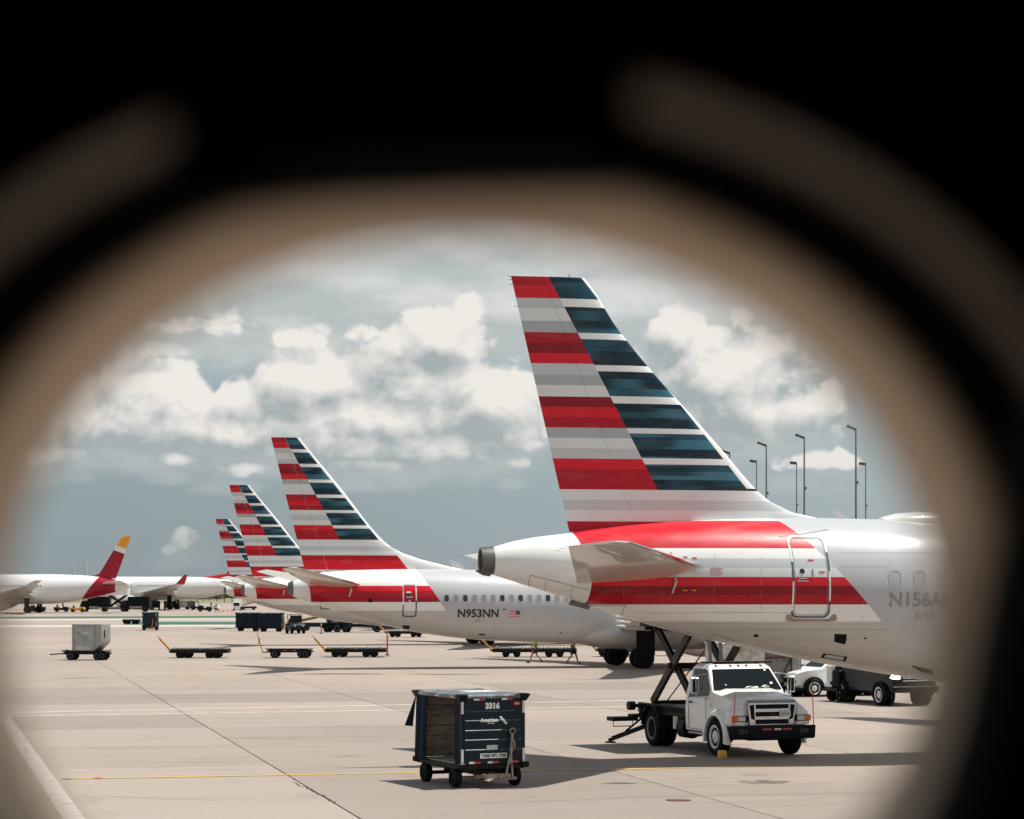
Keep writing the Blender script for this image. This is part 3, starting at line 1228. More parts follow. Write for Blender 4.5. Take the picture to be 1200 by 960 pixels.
def engine(parent, x, y, z, r, L, pylon_top):
    mb = MB()
    mb.lathe([(x - L * .50, r * .50), (x - L * .30, r * .74), (x - L * .05, r * .96), (x + L * .28, r * 1.02), (x + L * .45, r * .96), (x + L * .5, r * .86), (x + L * .47, r * .80), (x + L * .30, r * .78)], c=(0, y, z), axis='X', n=36, caps=False)
    e = mb.build('engine', M_PLANEGREY, parent)
    mb = MB()
    mb.lathe([(x + L * .30, r * .80), (x + L * .31, r * .3), (x + L * .40, .02)], c=(0, y, z), axis='X', n=24)
    mb.build('fan', M_DARKSTEEL, e)
    mb = MB()
    mb.lathe([(x - L * .30, r * .55), (x - L * .58, r * .38), (x - L * .60, r * .30), (x - L * .78, .03)], c=(0, y, z), axis='X', n=24)
    mb.build('exhaust_cone', M_TAILMETAL, e)
    mb = MB()
    mb.prism([(x - L * .45, y - .14, z + r * .4), (x + L * .38, y - .14, z + r * .9), (x + L * .1, y - .14, pylon_top), (x - L * .8, y - .14, pylon_top)], (0, .28, 0))
    mb.build('pylon', M_PLANEGREY, e)
    return e


def wing(parent, side, root_le, root_te, zr, tip_le, tip_te, zt, y0, y1, winglet=0.0, m=None):
    m = m or M_PLANEGREY
    kink = .36
    k_le = root_le + (tip_le - root_le) * kink
    k_te = root_te - .3 + (tip_te - root_te) * kink * .35
    yk = y0 + (y1 - y0) * kink
    zk = zr + (zt - zr) * kink
    nv = (0, 0, 1)
    secs = [((root_le, side * y0, zr), (root_te, side * y0, zr - .15), .62, nv), ((k_le, side * yk, zk), (k_te, side * yk, zk - .08), .36, nv), ((tip_le, side * y1, zt), (tip_te, side * y1, zt), .16, nv)]
    if winglet:
        secs.append(((tip_le - .5, side * (y1 + .25), zt + .35), (tip_te - .15, side * (y1 + .25), zt + .35), .12, (0, side * -.7, .7)))
        secs.append(((tip_le - 1.9, side * (y1 + .55), zt + winglet), (tip_te - 1.1, side * (y1 + .55), zt + winglet), .06, (0, -side, 0)))
    w = surface_loft(secs).build('wing', m, parent)
    # flap track fairings under the trailing edge
    for f in (.2, .38, .58):
        yy = y0 + (y1 - y0) * f
        te = root_te + (tip_te - root_te) * max(0, (f - kink * .6) / (1 - kink * .6)) * .95
        zz = zr + (zt - zr) * f - .28
        mb = MB()
        mb.tube([(te - 1.0, side * yy, zz + .08), (te - .4, side * yy, zz), (te + .8, side * yy, zz - .02), (te + 1.8, side * yy, zz + .12)], [.03, .16, .18, .04], 10)
        mb.build('flap_fairing', m, w)
    return w


# ---------------------------------------------------------------- the near aeroplane
def build_near_plane():
    P = Plane(0.0, 52.6)
    t = thing('airliner', 'nearest airliner with the tallest red white and blue striped tail, N156A on its side', 'airliner', (P.x0, P.d0, 0), P.psi, 'airliners with striped tails parked in a row')
    prof = [(577, 640.5, 673.5), (600, 634, 681), (630, 628.5, 690.5), (665, 624.5, 701.5), (700, 619.5, 713), (750, 614, 729), (800, 610.5, 743), (850, 608.5, 754.5), (900, 607.5, 765), (950, 607, 775), (1000, 608, 784), (1050, 609.5, 792), (1090, 611, 798)]
    st = []
    for x, yt, yb in prof:
        a, zt = P.loc(x, yt)
        _, zb = P.loc(x, yb)
        st.append([a, zt, zb, (zt - zb) / 2 * (1.0 if x < 700 else 1.03)])
    zt = st[-1][1]
    a = st[-1][0]
    st[-1][3] = 1.93
    for da, zb, w in ((1.5, 1.86, 1.965), (3.0, 1.81, 1.975), (10, zt - 4.14, 1.975), (20, zt - 4.14, 1.975), (27.5, zt - 4.14, 1.975)):
        st.append([a + da, zt, zb, w])
    for da, top, bot, w in ((29.5, zt - .25, zt - 4.10, 1.88), (31.5, zt - .95, zt - 3.95, 1.55), (33.0, zt - 1.9, zt - 3.6, .95), (33.9, zt - 2.55, zt - 3.1, .30)):
        st.append([a + da, top, bot, w])
    P.set_body(st)
    A = lambda px, py: P.at(px, py)
    # bands of the fuselage, top down, from the picture of the near side
    zof = lambda py, px=860: A(px, py)[1]
    zr = (2.0, 6.2)
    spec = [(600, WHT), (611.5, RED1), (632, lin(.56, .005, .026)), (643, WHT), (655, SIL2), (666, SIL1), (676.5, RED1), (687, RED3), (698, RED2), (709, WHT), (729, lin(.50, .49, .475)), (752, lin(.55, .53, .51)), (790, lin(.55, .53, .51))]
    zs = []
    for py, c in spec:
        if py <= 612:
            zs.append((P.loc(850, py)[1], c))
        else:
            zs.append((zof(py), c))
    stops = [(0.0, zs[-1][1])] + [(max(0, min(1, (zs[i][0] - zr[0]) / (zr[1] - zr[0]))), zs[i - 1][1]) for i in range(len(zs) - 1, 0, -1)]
    e1, e2 = A(956, 643), A(1018, 709)
    s_top = P.loc(668, 624)[0]
    s_side = A(690, 700)[0]
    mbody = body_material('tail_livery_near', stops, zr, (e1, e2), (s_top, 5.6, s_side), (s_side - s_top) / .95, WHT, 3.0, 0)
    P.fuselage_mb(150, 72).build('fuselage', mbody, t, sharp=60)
    # exhaust ring at the very tail
    a0, zt0 = st[0][0], st[0][1]
    zb0 = st[0][2]
    zc, h = (zt0 + zb0) / 2, (zt0 - zb0) / 2
    mb = MB()
    mb.lathe([(a0 + .02, h * 1.012), (a0 - .16, h * .97), (a0 - .30, h * .90), (a0 - .29, h * .78), (a0 - .1, h * .72)], c=(0, 0, zc), axis='X', n=40, caps=False)
    mb.lathe([(a0 - .1, h * .75), (a0 - .09, .01)], c=(0, 0, zc), axis='X', n=30, mi=1)
    ex = mb.build('exhaust_ring', [M_TAILMETAL, M_BLACK], t)
    mb = MB()
    mb.tube([(a0 - .05, 0, zc - h * .93), (a0 - .22, 0, zc - h * .90), (a0 - .40, 0, zc - h * .72)], [.07, .055, .02], 8)
    mb.build('drain_spout', M_TAILMETAL, ex)
    # fin
    zf = lambda py: P.loc(640, py)[1]
    fz = (zf(630), zf(321))
    L = [(300, RED2), (336, RED1), (351, SIL2), (363, SIL1), (377, SIL3), (390, RED2), (402, RED3), (414.5, RED1), (427, SIL2), (440, SIL3), (452, SIL1), (465, RED3), (477, RED1), (489, RED2), (501, SIL3), (513, SIL1), (525, SIL2), (537.5, RED1), (550, RED2), (562, RED2), (574, SIL1), (586, SIL2), (598.5, SIL1), (611, RED2), (640, RED2)]
    Rr = [(300, BLU3), (331, BLU2), (351, WHT), (360, BLU3), (372, BLU3), (384, BLU2), (390.5, WHT), (398, BLU2), (411, BLU3), (427.5, WHT), (435, BLU3), (455, BLU2), (464.5, WHT), (472, BLU3), (482, BLU2), (490, BLU3), (501, WHT), (508, BLU2), (515, BLU1), (526, BLU3), (537, WHT), (544, BLU2), (552, BLU1), (562, BLU3), (573.5, SIL1), (586, SIL2), (598.5, SIL1), (611, WHT), (640, WHT)]
    mk = lambda sp: stripe_stops(sp, zf, fz[0], fz[1])
    diag = (P.loc(769, 574), P.loc(641, 323))
    lel = (P.loc(879, 573), P.loc(690, 331))
    mfin = fin_material('tail_flag_near', mk(L), mk(Rr), (diag[0], diag[1]), (lel[1], lel[0]), fz, .12)
    tep = [P.loc(598.5, 322), P.loc(671, 640)]
    hp = [P.loc(635, 322), P.loc(745, 618)]
    lep = [P.loc(*q) for q in [(673, 321.5), (680, 323), (687, 329), (720, 380), (768, 440), (815, 492), (850, 532), (880, 567.5), (897, 584), (915, 595), (935, 602.5), (960, 607), (985, 609)]]
    le_z = [q[1] for q in lep][::-1]
    le_a = [q[0] for q in lep][::-1]
    zl = sorted([z for z in np.linspace(5.35, tep[0][1] - .03, 26)] + [q[1] for q in lep[:8]])
    zl = [z for z in zl if z <= tep[0][1]]

    def lin2(p, z):
        return p[0][0] + (p[1][0] - p[0][0]) * (z - p[0][1]) / (p[1][1] - p[0][1])
    af = airfoil(12)
    ringsF, ringsR = [], []
    for z in zl:
        te, hg = lin2(tep, z), lin2(hp, z)
        le = float(pchip(le_z, le_a, z)) if z > le_z[0] else le_a[0]
        c = le - te
        th = min(.105 * c, .30 + .05 * max(0, 6.4 - z))
        th *= 1.0 if z < tep[0][1] - .06 else .75
        up = []
        cm = lin2([diag[0], diag[1]], z) - te if z < 6.6 else c
        ce = min(c, max(cm * 1.7, 3.0)) if z < 6.6 else c

        def hw(a_):
            s = (le - a_) / c
            s = max(0, min(1, s))
            y = 5 * (.2969 * math.sqrt(s) - .126 * s - .3516 * s * s + .2843 * s ** 3 - .1036 * s ** 4)
            return y * th
        xs = [le - (le - hg) * (i / 12) ** 1.6 for i in range(13)]
        rf = [(x, -hw(x), z) for x in xs] + [(x, hw(x), z) for x in xs[::-1][:-1]]
        ringsF.append(rf)
        xr = [hg - .005 - (hg - .005 - te) * i / 6 for i in range(7)]
        rr = [(x, -max(.012, hw(x)), z) for x in xr] + [(x, max(.012, hw(x)), z) for x in xr[::-1]]
        ringsR.append(rr)
    mb = MB()
    mb.loft(ringsF)
    fin = mb.build('fin', mfin, t, sharp=40)
    mb = MB()
    mb.loft([r for r in ringsR if r[0][2] > 5.5])
    mb.build('rudder', mfin, t, sharp=40)
    mb = MB()
    zz = tep[0][1]
    mb.tube([(lep[0][0] - .12, 0, zz - .03), (lep[0][0] - .12, 0, zz + .07)], .022, 8)
    mb.build('tail_light', M_WHITEINK, fin)
    for k in (.02, .06, .12, .38):
        z_ = zz - k * 2.0
        x_ = lin2(tep, z_)
        mb = MB()
        mb.tube([(x_ + .02, 0, z_), (x_ - .10, 0, z_ + .01)], .005, 5)
        mb.build('static_wick', M_BLACK, fin)
    # tailplanes
    sp = 6.22
    rle, zrl = P.loc(818, 664.5, -1.35)
    rte, zrt = P.loc(672, 679, -1.05)
    tle, ztl = P.loc(737, 635, -sp)
    tte, ztt = P.loc(669, 640, -sp)
    for s in (-1, 1):
        nv = Vector((-.11, -s * .12, 1)).normalized()
        # carry the root into the body
        f0 = .35
        e = (f0 - 1.35) / (sp - 1.35)
        r0le = (rle + (tle - rle) * e, s * f0, zrl + (ztl - zrl) * e)
        r0te = (rte + (tte - rte) * e, s * f0, zrt + (ztt - zrt) * e)
        secs = [(r0le, r0te, .34, nv), ((rle, s * 1.35, zrl), (rte, s * 1.35, zrt), .30, nv), ((tle + .05, s * (sp - .25), ztl - .01), (tte + .01, s * (sp - .25), ztt - .01), .13, nv), ((tle - .28, s * sp, ztl), (tte, s * sp, ztt), .05, nv)]
        tp = surface_loft(secs, 14).build('tailplane', M_TAILPLANE, t, sharp=45)
        le0 = Vector((rle + .03, s * 1.45, zrl + .004))
        le1 = Vector((tle + .07, s * (sp - .3), ztl))
        mb = MB()
        mb.tube([le0, le0.lerp(le1, .5), le1], [.050, .042, .030], 10)
        mb.build('leading_edge', M_POLISH, tp)
        for k in range(3):
            p = Vector((tte, s * (sp - .1 - .5 * k), ztt - .035 * k))
            mb = MB()
            mb.tube([p + Vector((.03, 0, 0)), p + Vector((-.10, 0, -.01))], .003, 5)
            mb.build('static_wick', M_BLACK, tp)
        # root fillet at the leading edge
        mb = MB()
        a1, z1 = A(822, 664)
        mb.tube([P.skin(a1 - .95, z1 + .02, -.10, s), P.skin(a1 - .3, z1 + .01, -.02, s), P.skin(a1, z1, -.05, s)], [.15, .10, .02], 10)
        mb.build('root_fillet', M_PLANEWHITE, tp)
    # drain mast below the tailplane root
    a1, z1 = A(791, 676)
    a2, z2 = A(785, 692)
    mb = MB()
    mb.tube([P.skin(a1, z1, .0), P.skin(a1, z1 - .1, .12), P.skin(a2, z2, .22)], [.03, .034, .022], 8)
    mb.build('drain_mast', M_PLANEGREY, t)
    # rear door
    ca, cz = A(951, 676)
    wd = (A(974.0, 676)[0] - A(929.5, 676)[0])
    zt_, zb_ = A(951, 628)[1], A(951, 724)[1]
    cz = (zt_ + zb_) / 2
    hd = zt_ - zb_

    def which(z):
        py = zs
        if z > zof(654):
            return 1
        if z > zof(676.5):
            return 0
        if z > zof(706):
            return 1
        return 0
    fr = skin_ring(P, ca, cz, wd, hd, .15, .038, .010, [M_DOORDK, M_DOORWH], 'door', t, which)
    # inner seam, window and handle of the door
    skin_ring(P, ca, cz, wd - .12, hd - .12, .12, .012, .006, M_SEAM, 'door_seam', fr)
    a_, z_ = A(940, 669.5)
    skin_patch(P, [(a_ + .062 * math.cos(k * .5236), z_ + .062 * math.sin(k * .5236)) for k in range(12)], .012, M_WINDARK, 'door_window', fr)
    a_, z_ = A(952.5, 671.5)
    skin_patch(P, [(a_ - .012, z_ - .085), (a_ + .012, z_ - .085), (a_ + .012, z_ + .085), (a_ - .012, z_ + .085)], .018, M_SEAM, 'door_handle', fr)
    for (px, py, w_) in ((941, 678, .10), (941, 681, .13), (963, 670.5, .07), (950, 656.5, .07)):
        a_, z_ = A(px, py)
        skin_patch(P, [(a_ - w_, z_ - .012), (a_ + w_, z_ - .012), (a_ + w_, z_ + .012), (a_ - w_, z_ + .012)], .010, M_WINRIM if py > 672 else M_REDPLASTIC, 'door_stencil', fr)
    pts = [A(*q) for q in ((921, 721), (926, 720), (930, 725.5), (972, 725.5), (976, 720), (980, 721), (980, 727), (972, 728), (928, 728), (921, 727))]
    skin_patch(P, pts, .02, M_SILL, 'sill_plate', fr)
    # cabin windows and registration
    for px in (1049.5, 1078, 1106):
        a_, z_ = A(px, 678)
        cabin_window(P, a_, z_, t, False, .25, .35).data.materials[0] = M_WINPALE
    h_ = A(1072, 695)[1] - A(1072, 711)[1]
    a_, z_ = A(1076, 703.5)
    text_part('N156AN', h_ / .70, lambda x, y: P.skin(a_ + x * .98 + .12, z_ + y, .006), M_REGGREY, t, bold=.012)
    a2_, z2_ = A(1083, 722)
    text_part('5155', .24, lambda x, y: P.skin(a2_ + x, z2_ + y, .006), M_REGGREY, t)
    # outflow valve, vents and small fittings of the belly
    c = [A(*q) for q in ((978, 743), (992, 743.5), (992, 749), (990, 755), (977.5, 752))]
    skin_patch(P, c, .012, M_BLACK, 'outflow_valve', t)
    c = [A(*q) for q in ((965, 765.5), (993, 769.5), (990.5, 775), (961.5, 770.5))]
    ring = c
    cc = (sum(q[0] for q in c) / 4, sum(q[1] for q in c) / 4)
    mb = MB()
    for i in range(4):
        p, q = c[i], c[(i + 1) % 4]
        pi, qi = [(v[0] + (cc[0] - v[0]) * .22, v[1] + (cc[1] - v[1]) * .22) for v in (p, q)]
        mb.add([P.skin(*p, .012), P.skin(*q, .012), P.skin(*qi, .012), P.skin(*pi, .012)], [(0, 1, 2, 3)])
    mb.build('air_inlet', M_BLACK, t)
    for px, py, r_ in ((886, 745, .035), (1014, 748, .02), (706, 690, .02), (876, 698, .015)):
        a_, z_ = A(px, py)
        skin_patch(P, [(a_ + r_ * 1.6 * math.cos(k * .7854), z_ + r_ * math.sin(k * .7854)) for k in range(8)], .008, M_BLACK, 'fuselage_port', t)
    a_, z_ = A(1068, 790)
    skin_patch(P, [A(*q) for q in ((1068, 780), (1080, 787), (1094, 790), (1092, 785))], .02, M_BLACK, 'cargo_latch', t)
    # lines of seams
    def seam(pts, w_=.012, name='skin_seam', m=M_SEAM):
        mb = MB()
        pp = []
        for i in range(len(pts) - 1):
            for k in range(8):
                f = k / 8
                pp.append((pts[i][0] + (pts[i + 1][0] - pts[i][0]) * f, pts[i][1] + (pts[i + 1][1] - pts[i][1]) * f))
        pp.append(pts[-1])
        for i in range(len(pp) - 1):
            p, q = A(*pp[i]), A(*pp[i + 1])
            d = Vector((q[0] - p[0], q[1] - p[1]))
            if d.length < 1e-6:
                continue
            n = Vector((-d.y, d.x)).normalized() * w_ / 2
            mb.add([P.skin(p[0] + n.x, p[1] + n.y, .004), P.skin(q[0] + n.x, q[1] + n.y, .004), P.skin(q[0] - n.x, q[1] - n.y, .004), P.skin(p[0] - n.x, p[1] - n.y, .004)], [(0, 1, 2, 3)])
        mb.build(name, m, t)
    seam([(621, 674), (619, 687)], .012)
    seam([(621, 674), (650, 681), (690, 691.5)], .012)
    seam([(640, 679), (638, 692)], .008)
    seam([(672, 686), (668, 701)], .008)
    seam([(689, 709.5), (735, 709.6)], .010)
    seam([(733, 709), (728, 720)], .010)
    seam([(833, 742), (862, 752)], .01)
    for px in (730, 775, 835, 890, 1010, 1038):
        yb_ = float(np.interp(px, [700, 750, 800, 850, 900, 950, 1000, 1050], [706, 722, 735, 746, 756, 765, 773, 780]))
        seam([(px + 3, 640), (px, yb_)], .007, 'skin_seam', M_FAINTSEAM)
    for y_, x0_, x1_ in ((718, 745, 925), (738, 800, 1040), (668, 700, 790), (664, 985, 1045), (648, 985, 1100)):
        seam([(x0_, y_), (x1_, y_)], .006, 'skin_seam', M_FAINTSEAM)
    seam([(913, 629), (940, 626), (971, 620.5)], .020, 'wire_shadow')  # a wire's shadow, drawn on the skin as a dark line
    for px, py in ((803, 653), (814, 654), (803, 692), (813, 692)):
        a_, z_ = A(px, py)
        skin_patch(P, [(a_ - .05, z_ - .012), (a_ + .05, z_ - .012), (a_ + .05, z_ + .012), (a_ - .05, z_ + .012)], .01, M_REDPLASTIC if py < 680 else M_YELLOW, 'stencil_mark', t)
    for k in range(4):
        a_, z_ = A(840, 666 + k * 2.6)
        skin_patch(P, [(a_ - .15, z_ - .012), (a_ + .15 - .05 * (k % 2), z_ - .012), (a_ + .15 - .05 * (k % 2), z_ + .010), (a_ - .15, z_ + .010)], .008, mat('faded_red_print', lin(.50, .28, .28), .5, dirt=0) if k == 0 else bpy.data.materials['faded_red_print'], 'stencil_mark', t)
    mb = MB()
    a_, z_ = A(788, 653)
    mb.tube([P.skin(a_, z_, 0), P.skin(a_ - .05, z_ + .10, .06)], [.03, .02], 6)
    mb.build('probe', M_PLANEGREY, t)
    # tail skid and aft belly fitting
    mb = MB()
    a1, z1 = P.loc(672, 706)
    zb1 = P.body(a1)[1]
    mb.prism([(a1 - .05, -.06, zb1 + .05), (a1 + .42, -.06, zb1 - .15 + .0), (a1 + .35, -.06, zb1 - .22), (a1 - .12, -.06, zb1 - .10)], (0, .12, 0))
    mb.build('tail_skid', M_TAILMETAL, t)
    # aerials on the roof
    for px in (985,):
        a_, _ = P.loc(px, 608)
        zt_ = P.body(a_)[0]
        mb = MB()
        mb.loft([[(a_ + .20, -.03, zt_ - .03), (a_ + .02, 0.03, zt_ - .03), (a_ - .02, -.0, zt_ - .03)], [(a_ - .05, -.02, zt_ + .2), (a_ - .20, .02, zt_ + .2), (a_ - .22, 0, zt_ + .2)]])
        mb.build('blade_aerial', M_PLANEWHITE, t)
    a_, _ = P.loc(1072, 611)
    zt_ = P.body(a_)[0]
    mb = MB()
    rings = []
    for u, r_, hh in ((-1.0, .02, .0), (-.9, .25, .12), (-.5, .42, .22), (.1, .48, .27), (.8, .42, .22), (1.5, .22, .12), (1.9, .03, .0)):
        rings.append([(a_ + u, r_ * math.cos(k * math.pi / 8), zt_ - .06 + (hh + .02) * math.sin(k * math.pi / 8)) for k in range(9)])
    mb.loft(rings, caps=True)
    mb.build('radome', M_PLANEWHITE, t)
    # forward parts beyond the window's edge
    wa = a + 10.5
    for s in (-1, 1):
        wing(t, s, wa + 4.8, wa - 2.3, 2.35, wa - 3.6, wa - 5.2, 4.1, 1.7, 17.0, 2.2)
        engine(t, wa + 4.6, s * 5.75, 1.55, 1.12, 3.6, 2.5)
        landing_gear(t, wa - .8, s * 3.79, 2.4, .58, .42)
    landing_gear(t, a + 28.5, 0, 2.3, .38, .22, 'nose_gear', False, wx=.25)
    return P, t


NEAR_P, NEAR_T = build_near_plane()


# ---------------------------------------------------------------- the row behind
def build_second_plane():
    P = Plane((317.5 - 600) * 117.9 / F, 117.9)
    grp = 'airliners with striped tails parked in a row'
    t = thing('airliner', 'second striped-tail airliner in the row, N953NN and a small flag under its windows', 'airliner', (P.x0, P.d0, 0), P.psi, grp)
    prof = [(343, 680.5, 698.5), (352, 676.5, 703), (365, 672.5, 706.5), (396, 669, 716.5), (432, 667.5, 727.5), (465, 667, 736.5), (500, 667, 743), (540, 667.5, 748), (580, 668.5, 751), (620, 669.5, 752.5)]
    st = []
    for x, yt, yb in prof:
        a, zt = P.loc(x, yt)
        _, zb = P.loc(x, yb)
        st.append([a, zt, zb, (zt - zb) / 2 * (1.0 if x < 400 else .96)])
    a, zt = st[-1][0], st[-1][1]
    zb = st[-1][2]
    st[-1][3] = 1.86
    for da in (3, 10, 18.0):
        st.append([a + da, zt, zt - 4.02, 1.88])
    for da, d1, d2, w in ((20, .3, 4.0, 1.75), (22, 1.1, 3.9, 1.4), (23.4, 1.9, 3.6, .8), (24.0, 2.4, 3.1, .25)):
        st.append([a + da, zt - d1, zt - d2, w])
    P.set_body(st)
    A = P.at
    zof = lambda py, px=470: A(px, py)[1]
    zr = (1.2, 6.4)
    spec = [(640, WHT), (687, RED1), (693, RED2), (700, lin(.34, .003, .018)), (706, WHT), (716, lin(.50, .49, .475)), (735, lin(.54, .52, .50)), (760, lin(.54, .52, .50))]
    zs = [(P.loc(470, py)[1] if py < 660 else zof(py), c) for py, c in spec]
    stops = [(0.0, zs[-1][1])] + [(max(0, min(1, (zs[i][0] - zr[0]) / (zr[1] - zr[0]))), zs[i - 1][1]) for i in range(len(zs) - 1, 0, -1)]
    e1, e2 = A(503.5, 687), A(516.5, 706)
    ss = A(364, 700)[0]
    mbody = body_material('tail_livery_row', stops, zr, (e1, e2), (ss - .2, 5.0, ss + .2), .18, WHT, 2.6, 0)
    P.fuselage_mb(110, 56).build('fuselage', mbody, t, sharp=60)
    a0 = st[0][0]
    zc, h = (st[0][1] + st[0][2]) / 2, (st[0][1] - st[0][2]) / 2
    mb = MB()
    mb.lathe([(a0 + .02, h * 1.01), (a0 - .12, h * .88), (a0 - .24, h * .72), (a0 - .22, h * .6), (a0 - .1, h * .5), (a0 - .1, .01)], c=(0, 0, zc), axis='X', n=28, caps=False)
    mb.build('exhaust_ring', M_TAILMETAL, t)
    # fin
    zf = lambda py: P.loc(350, py)[1]
    fz = (zf(672), zf(511))
    L = [(500, RED2), (518, RED1), (526, SIL2), (532, SIL1), (539, SIL2), (544, RED2), (549, RED3), (556, RED1), (562, SIL3), (568, SIL1), (574, SIL1), (580, RED2), (587, RED1), (593, RED2), (598, SIL1), (604, SIL2), (610, SIL1), (616, RED1), (622, RED2), (633, SIL1), (640, SIL2), (646, SIL1), (651, RED2), (656.5, RED1), (668, WHT), (680, WHT)]
    Rr = [(500, BLU2), (527, WHT), (530.5, BLU2), (537, BLU3), (544, WHT), (548, BLU3), (556, BLU2), (562, WHT), (566, BLU2), (573, BLU3), (580, WHT), (583.5, BLU3), (592, BLU2), (598, WHT), (601.5, BLU2), (608, BLU3), (615.5, WHT), (619.5, BLU2), (626, BLU3), (633, SIL1), (640, SIL2), (646, SIL1), (651, RED2), (656.5, RED1), (668, WHT), (680, WHT)]
    mk = lambda sp: stripe_stops(sp, zf, fz[0], fz[1])
    diag = (P.loc(398, 633), P.loc(333, 512))
    lel = (P.loc(447, 633), P.loc(354, 517))
    mfin = fin_material('tail_flag_row', mk(L), mk(Rr), diag, (lel[1], lel[0]), fz, .16)
    # the root stripe stops on a slanting edge: white fairing ahead of it
    nt = NT(mfin.node_tree)
    b = nt.n['Principled BSDF']
    src = b.inputs['Base Color'].links[0].from_socket
    tc = nt.new('ShaderNodeTexCoord').outputs['Object']
    x, y, z = nt.sep(tc)
    (xa, za), (xb, zb_) = P.loc(465, 651), P.loc(478, 668)
    xe = nt.m('ADD', xa, nt.m('MULTIPLY', nt.m('SUBTRACT', z, za), (xb - xa) / (zb_ - za)))
    nt.put(b.inputs['Base Color'], nt.mix(nt.m('MULTIPLY', nt.m('GREATER_THAN', x, xe), nt.m('LESS_THAN', z, za + .02)), src, WHT))
    tep = [P.loc(317.5, 512), P.loc(357, 668)]
    hp = [P.loc(334, 512), P.loc(382, 662)]
    lep = [P.loc(*q) for q in [(347, 511.6), (351, 513), (354, 517), (400, 573), (445, 629.5), (452, 636), (463, 644), (480, 651.5), (505, 659), (530, 664.5), (556, 668.5)]]
    le_z = [q[1] for q in lep][::-1]
    le_a = [q[0] for q in lep][::-1]
    zl = [z for z in sorted(list(np.linspace(4.95, tep[0][1] - .05, 24)) + [q[1] for q in lep[:6]]) if z <= tep[0][1] + .02]
    ringsF, ringsR = [], []

    def lin2(p, z):
        return p[0][0] + (p[1][0] - p[0][0]) * (z - p[0][1]) / (p[1][1] - p[0][1])
    for z in zl:
        te, hg = lin2(tep, z), lin2(hp, z)
        le = float(pchip(le_z, le_a, z)) if z > le_z[0] else le_a[0]
        c = le - te
        th = min(.10 * c, .36)

        def hw(a_):
            s = max(0, min(1, (le - a_) / c))
            return th * 5 * (.2969 * math.sqrt(s) - .126 * s - .3516 * s * s + .2843 * s ** 3 - .1036 * s ** 4)
        xs = [le - (le - hg) * (i / 10) ** 1.6 for i in range(11)]
        ringsF.append([(x, -hw(x), z) for x in xs] + [(x, hw(x), z) for x in xs[::-1][:-1]])
        xr = [hg - .02 - (hg - .02 - te) * i / 5 for i in range(6)]
        ringsR.append([(x, -max(.015, hw(x)), z) for x in xr] + [(x, max(.015, hw(x)), z) for x in xr[::-1]])
    mb = MB()
    mb.loft(ringsF)
    mb.build('fin', mfin, t, sharp=40)
    mb = MB()
    mb.loft([r for r in ringsR if r[0][2] > 5.1])
    mb.build('rudder', mfin, t, sharp=40)
    # tailplanes
    sp = 7.1
    rle, zrl = P.loc(421, 685, -1.2)
    rte, zrt = P.loc(358, 684, -.9)
    tle, ztl = P.loc(349, 665.5, -sp)
    tte, ztt = P.loc(331, 667, -sp)
    for s in (-1, 1):
        nv = Vector((0, -s * .12, 1)).normalized()
        e = (.3 - 1.1) / (sp - 1.1)
        secs = [((rle + (tle - rle) * e, s * .3, zrl + (ztl - zrl) * e), (rte + (tte - rte) * e, s * .3, zrt + (ztt - zrt) * e), .36, nv), ((rle, s * 1.1, zrl), (rte, s * 1.1, zrt), .34, nv), ((tle, s * (sp - .2), ztl), (tte, s * (sp - .2), ztt), .13, nv), ((tle - .3, s * sp, ztl), (tte, s * sp, ztt), .05, nv)]
        tp = surface_loft(secs, 12).build('tailplane', M_TAILPLANE, t, sharp=45)
        mb = MB()
        mb.tube([(rle + .02, s * 1.2, zrl), (tle, s * (sp - .25), ztl)], [.045, .025], 8)
        mb.build('leading_edge', M_POLISH, tp)
    a1, z1 = A(411, 689)
    mb = MB()
    mb.tube([P.skin(a1, z1, 0), P.skin(a1, z1 - .12, .2), P.skin(a1 - .12, z1 - .42, .3)], [.06, .06, .04], 8)
    mb.build('drain_mast', M_PLANEGREY, t)
    # rear door
    ca = (A(472, 703)[0] + A(488.5, 703)[0]) / 2
    wd = A(488.5, 703)[0] - A(472, 703)[0]
    zt_, zb_ = A(480, 685)[1], A(480, 723)[1]
    fr = skin_ring(P, ca, (zt_ + zb_) / 2, wd, zt_ - zb_, .14, .06, .02, [M_WINRIM, M_DOORWH, M_DOORDK], 'door', t, lambda z: 2 if z < zof(708) else (1 if z < zof(689) else 0))
    a_, z_ = A(479.5, 697)
    skin_patch(P, [(a_ + .11 * math.cos(k * .7854), z_ + .09 * math.sin(k * .7854)) for k in range(8)], .02, M_WINDARK, 'door_window', fr)
    for px, py, w_, h_, m_ in ((479, 694.3, .13, .04, M_DOORWH), (480, 700, .18, .03, M_WINRIM), (480, 704, .04, .04, M_DOORWH)):
        a_, z_ = A(px, py)
        skin_patch(P, [(a_ - w_, z_ - h_), (a_ + w_, z_ - h_), (a_ + w_, z_ + h_), (a_ - w_, z_ + h_)], .018, m_, 'door_stencil', fr)
    # cabin windows
    rr = random.Random(5)
    darks = {523: 1, 534: 0, 546: 1, 580: 1, 613: 1, 636: 1, 660: 1}
    x_ = A(523.4, 701.2)[0]
    z_ = A(560, 701.2)[1]
    for k in range(24):
        cabin_window(P, x_ + k * .508, z_, t, k in (0, 2, 6, 8, 11, 14, 15, 18, 20), .25, .36)
    # registration, flag, small stencils
    a_, z_ = A(560.5, 719.3)
    hh = A(560, 714.6)[1] - A(560, 723.6)[1]
    text_part('N953NN', hh / .70, lambda x, y: P.skin(a_ + x, z_ + y, .012), M_INK, t, bold=.02)
    a2, z2 = A(560, 727.3)
    text_part('3LT', .17, lambda x, y: P.skin(a2 + x, z2 + y, .012), M_INK, t)
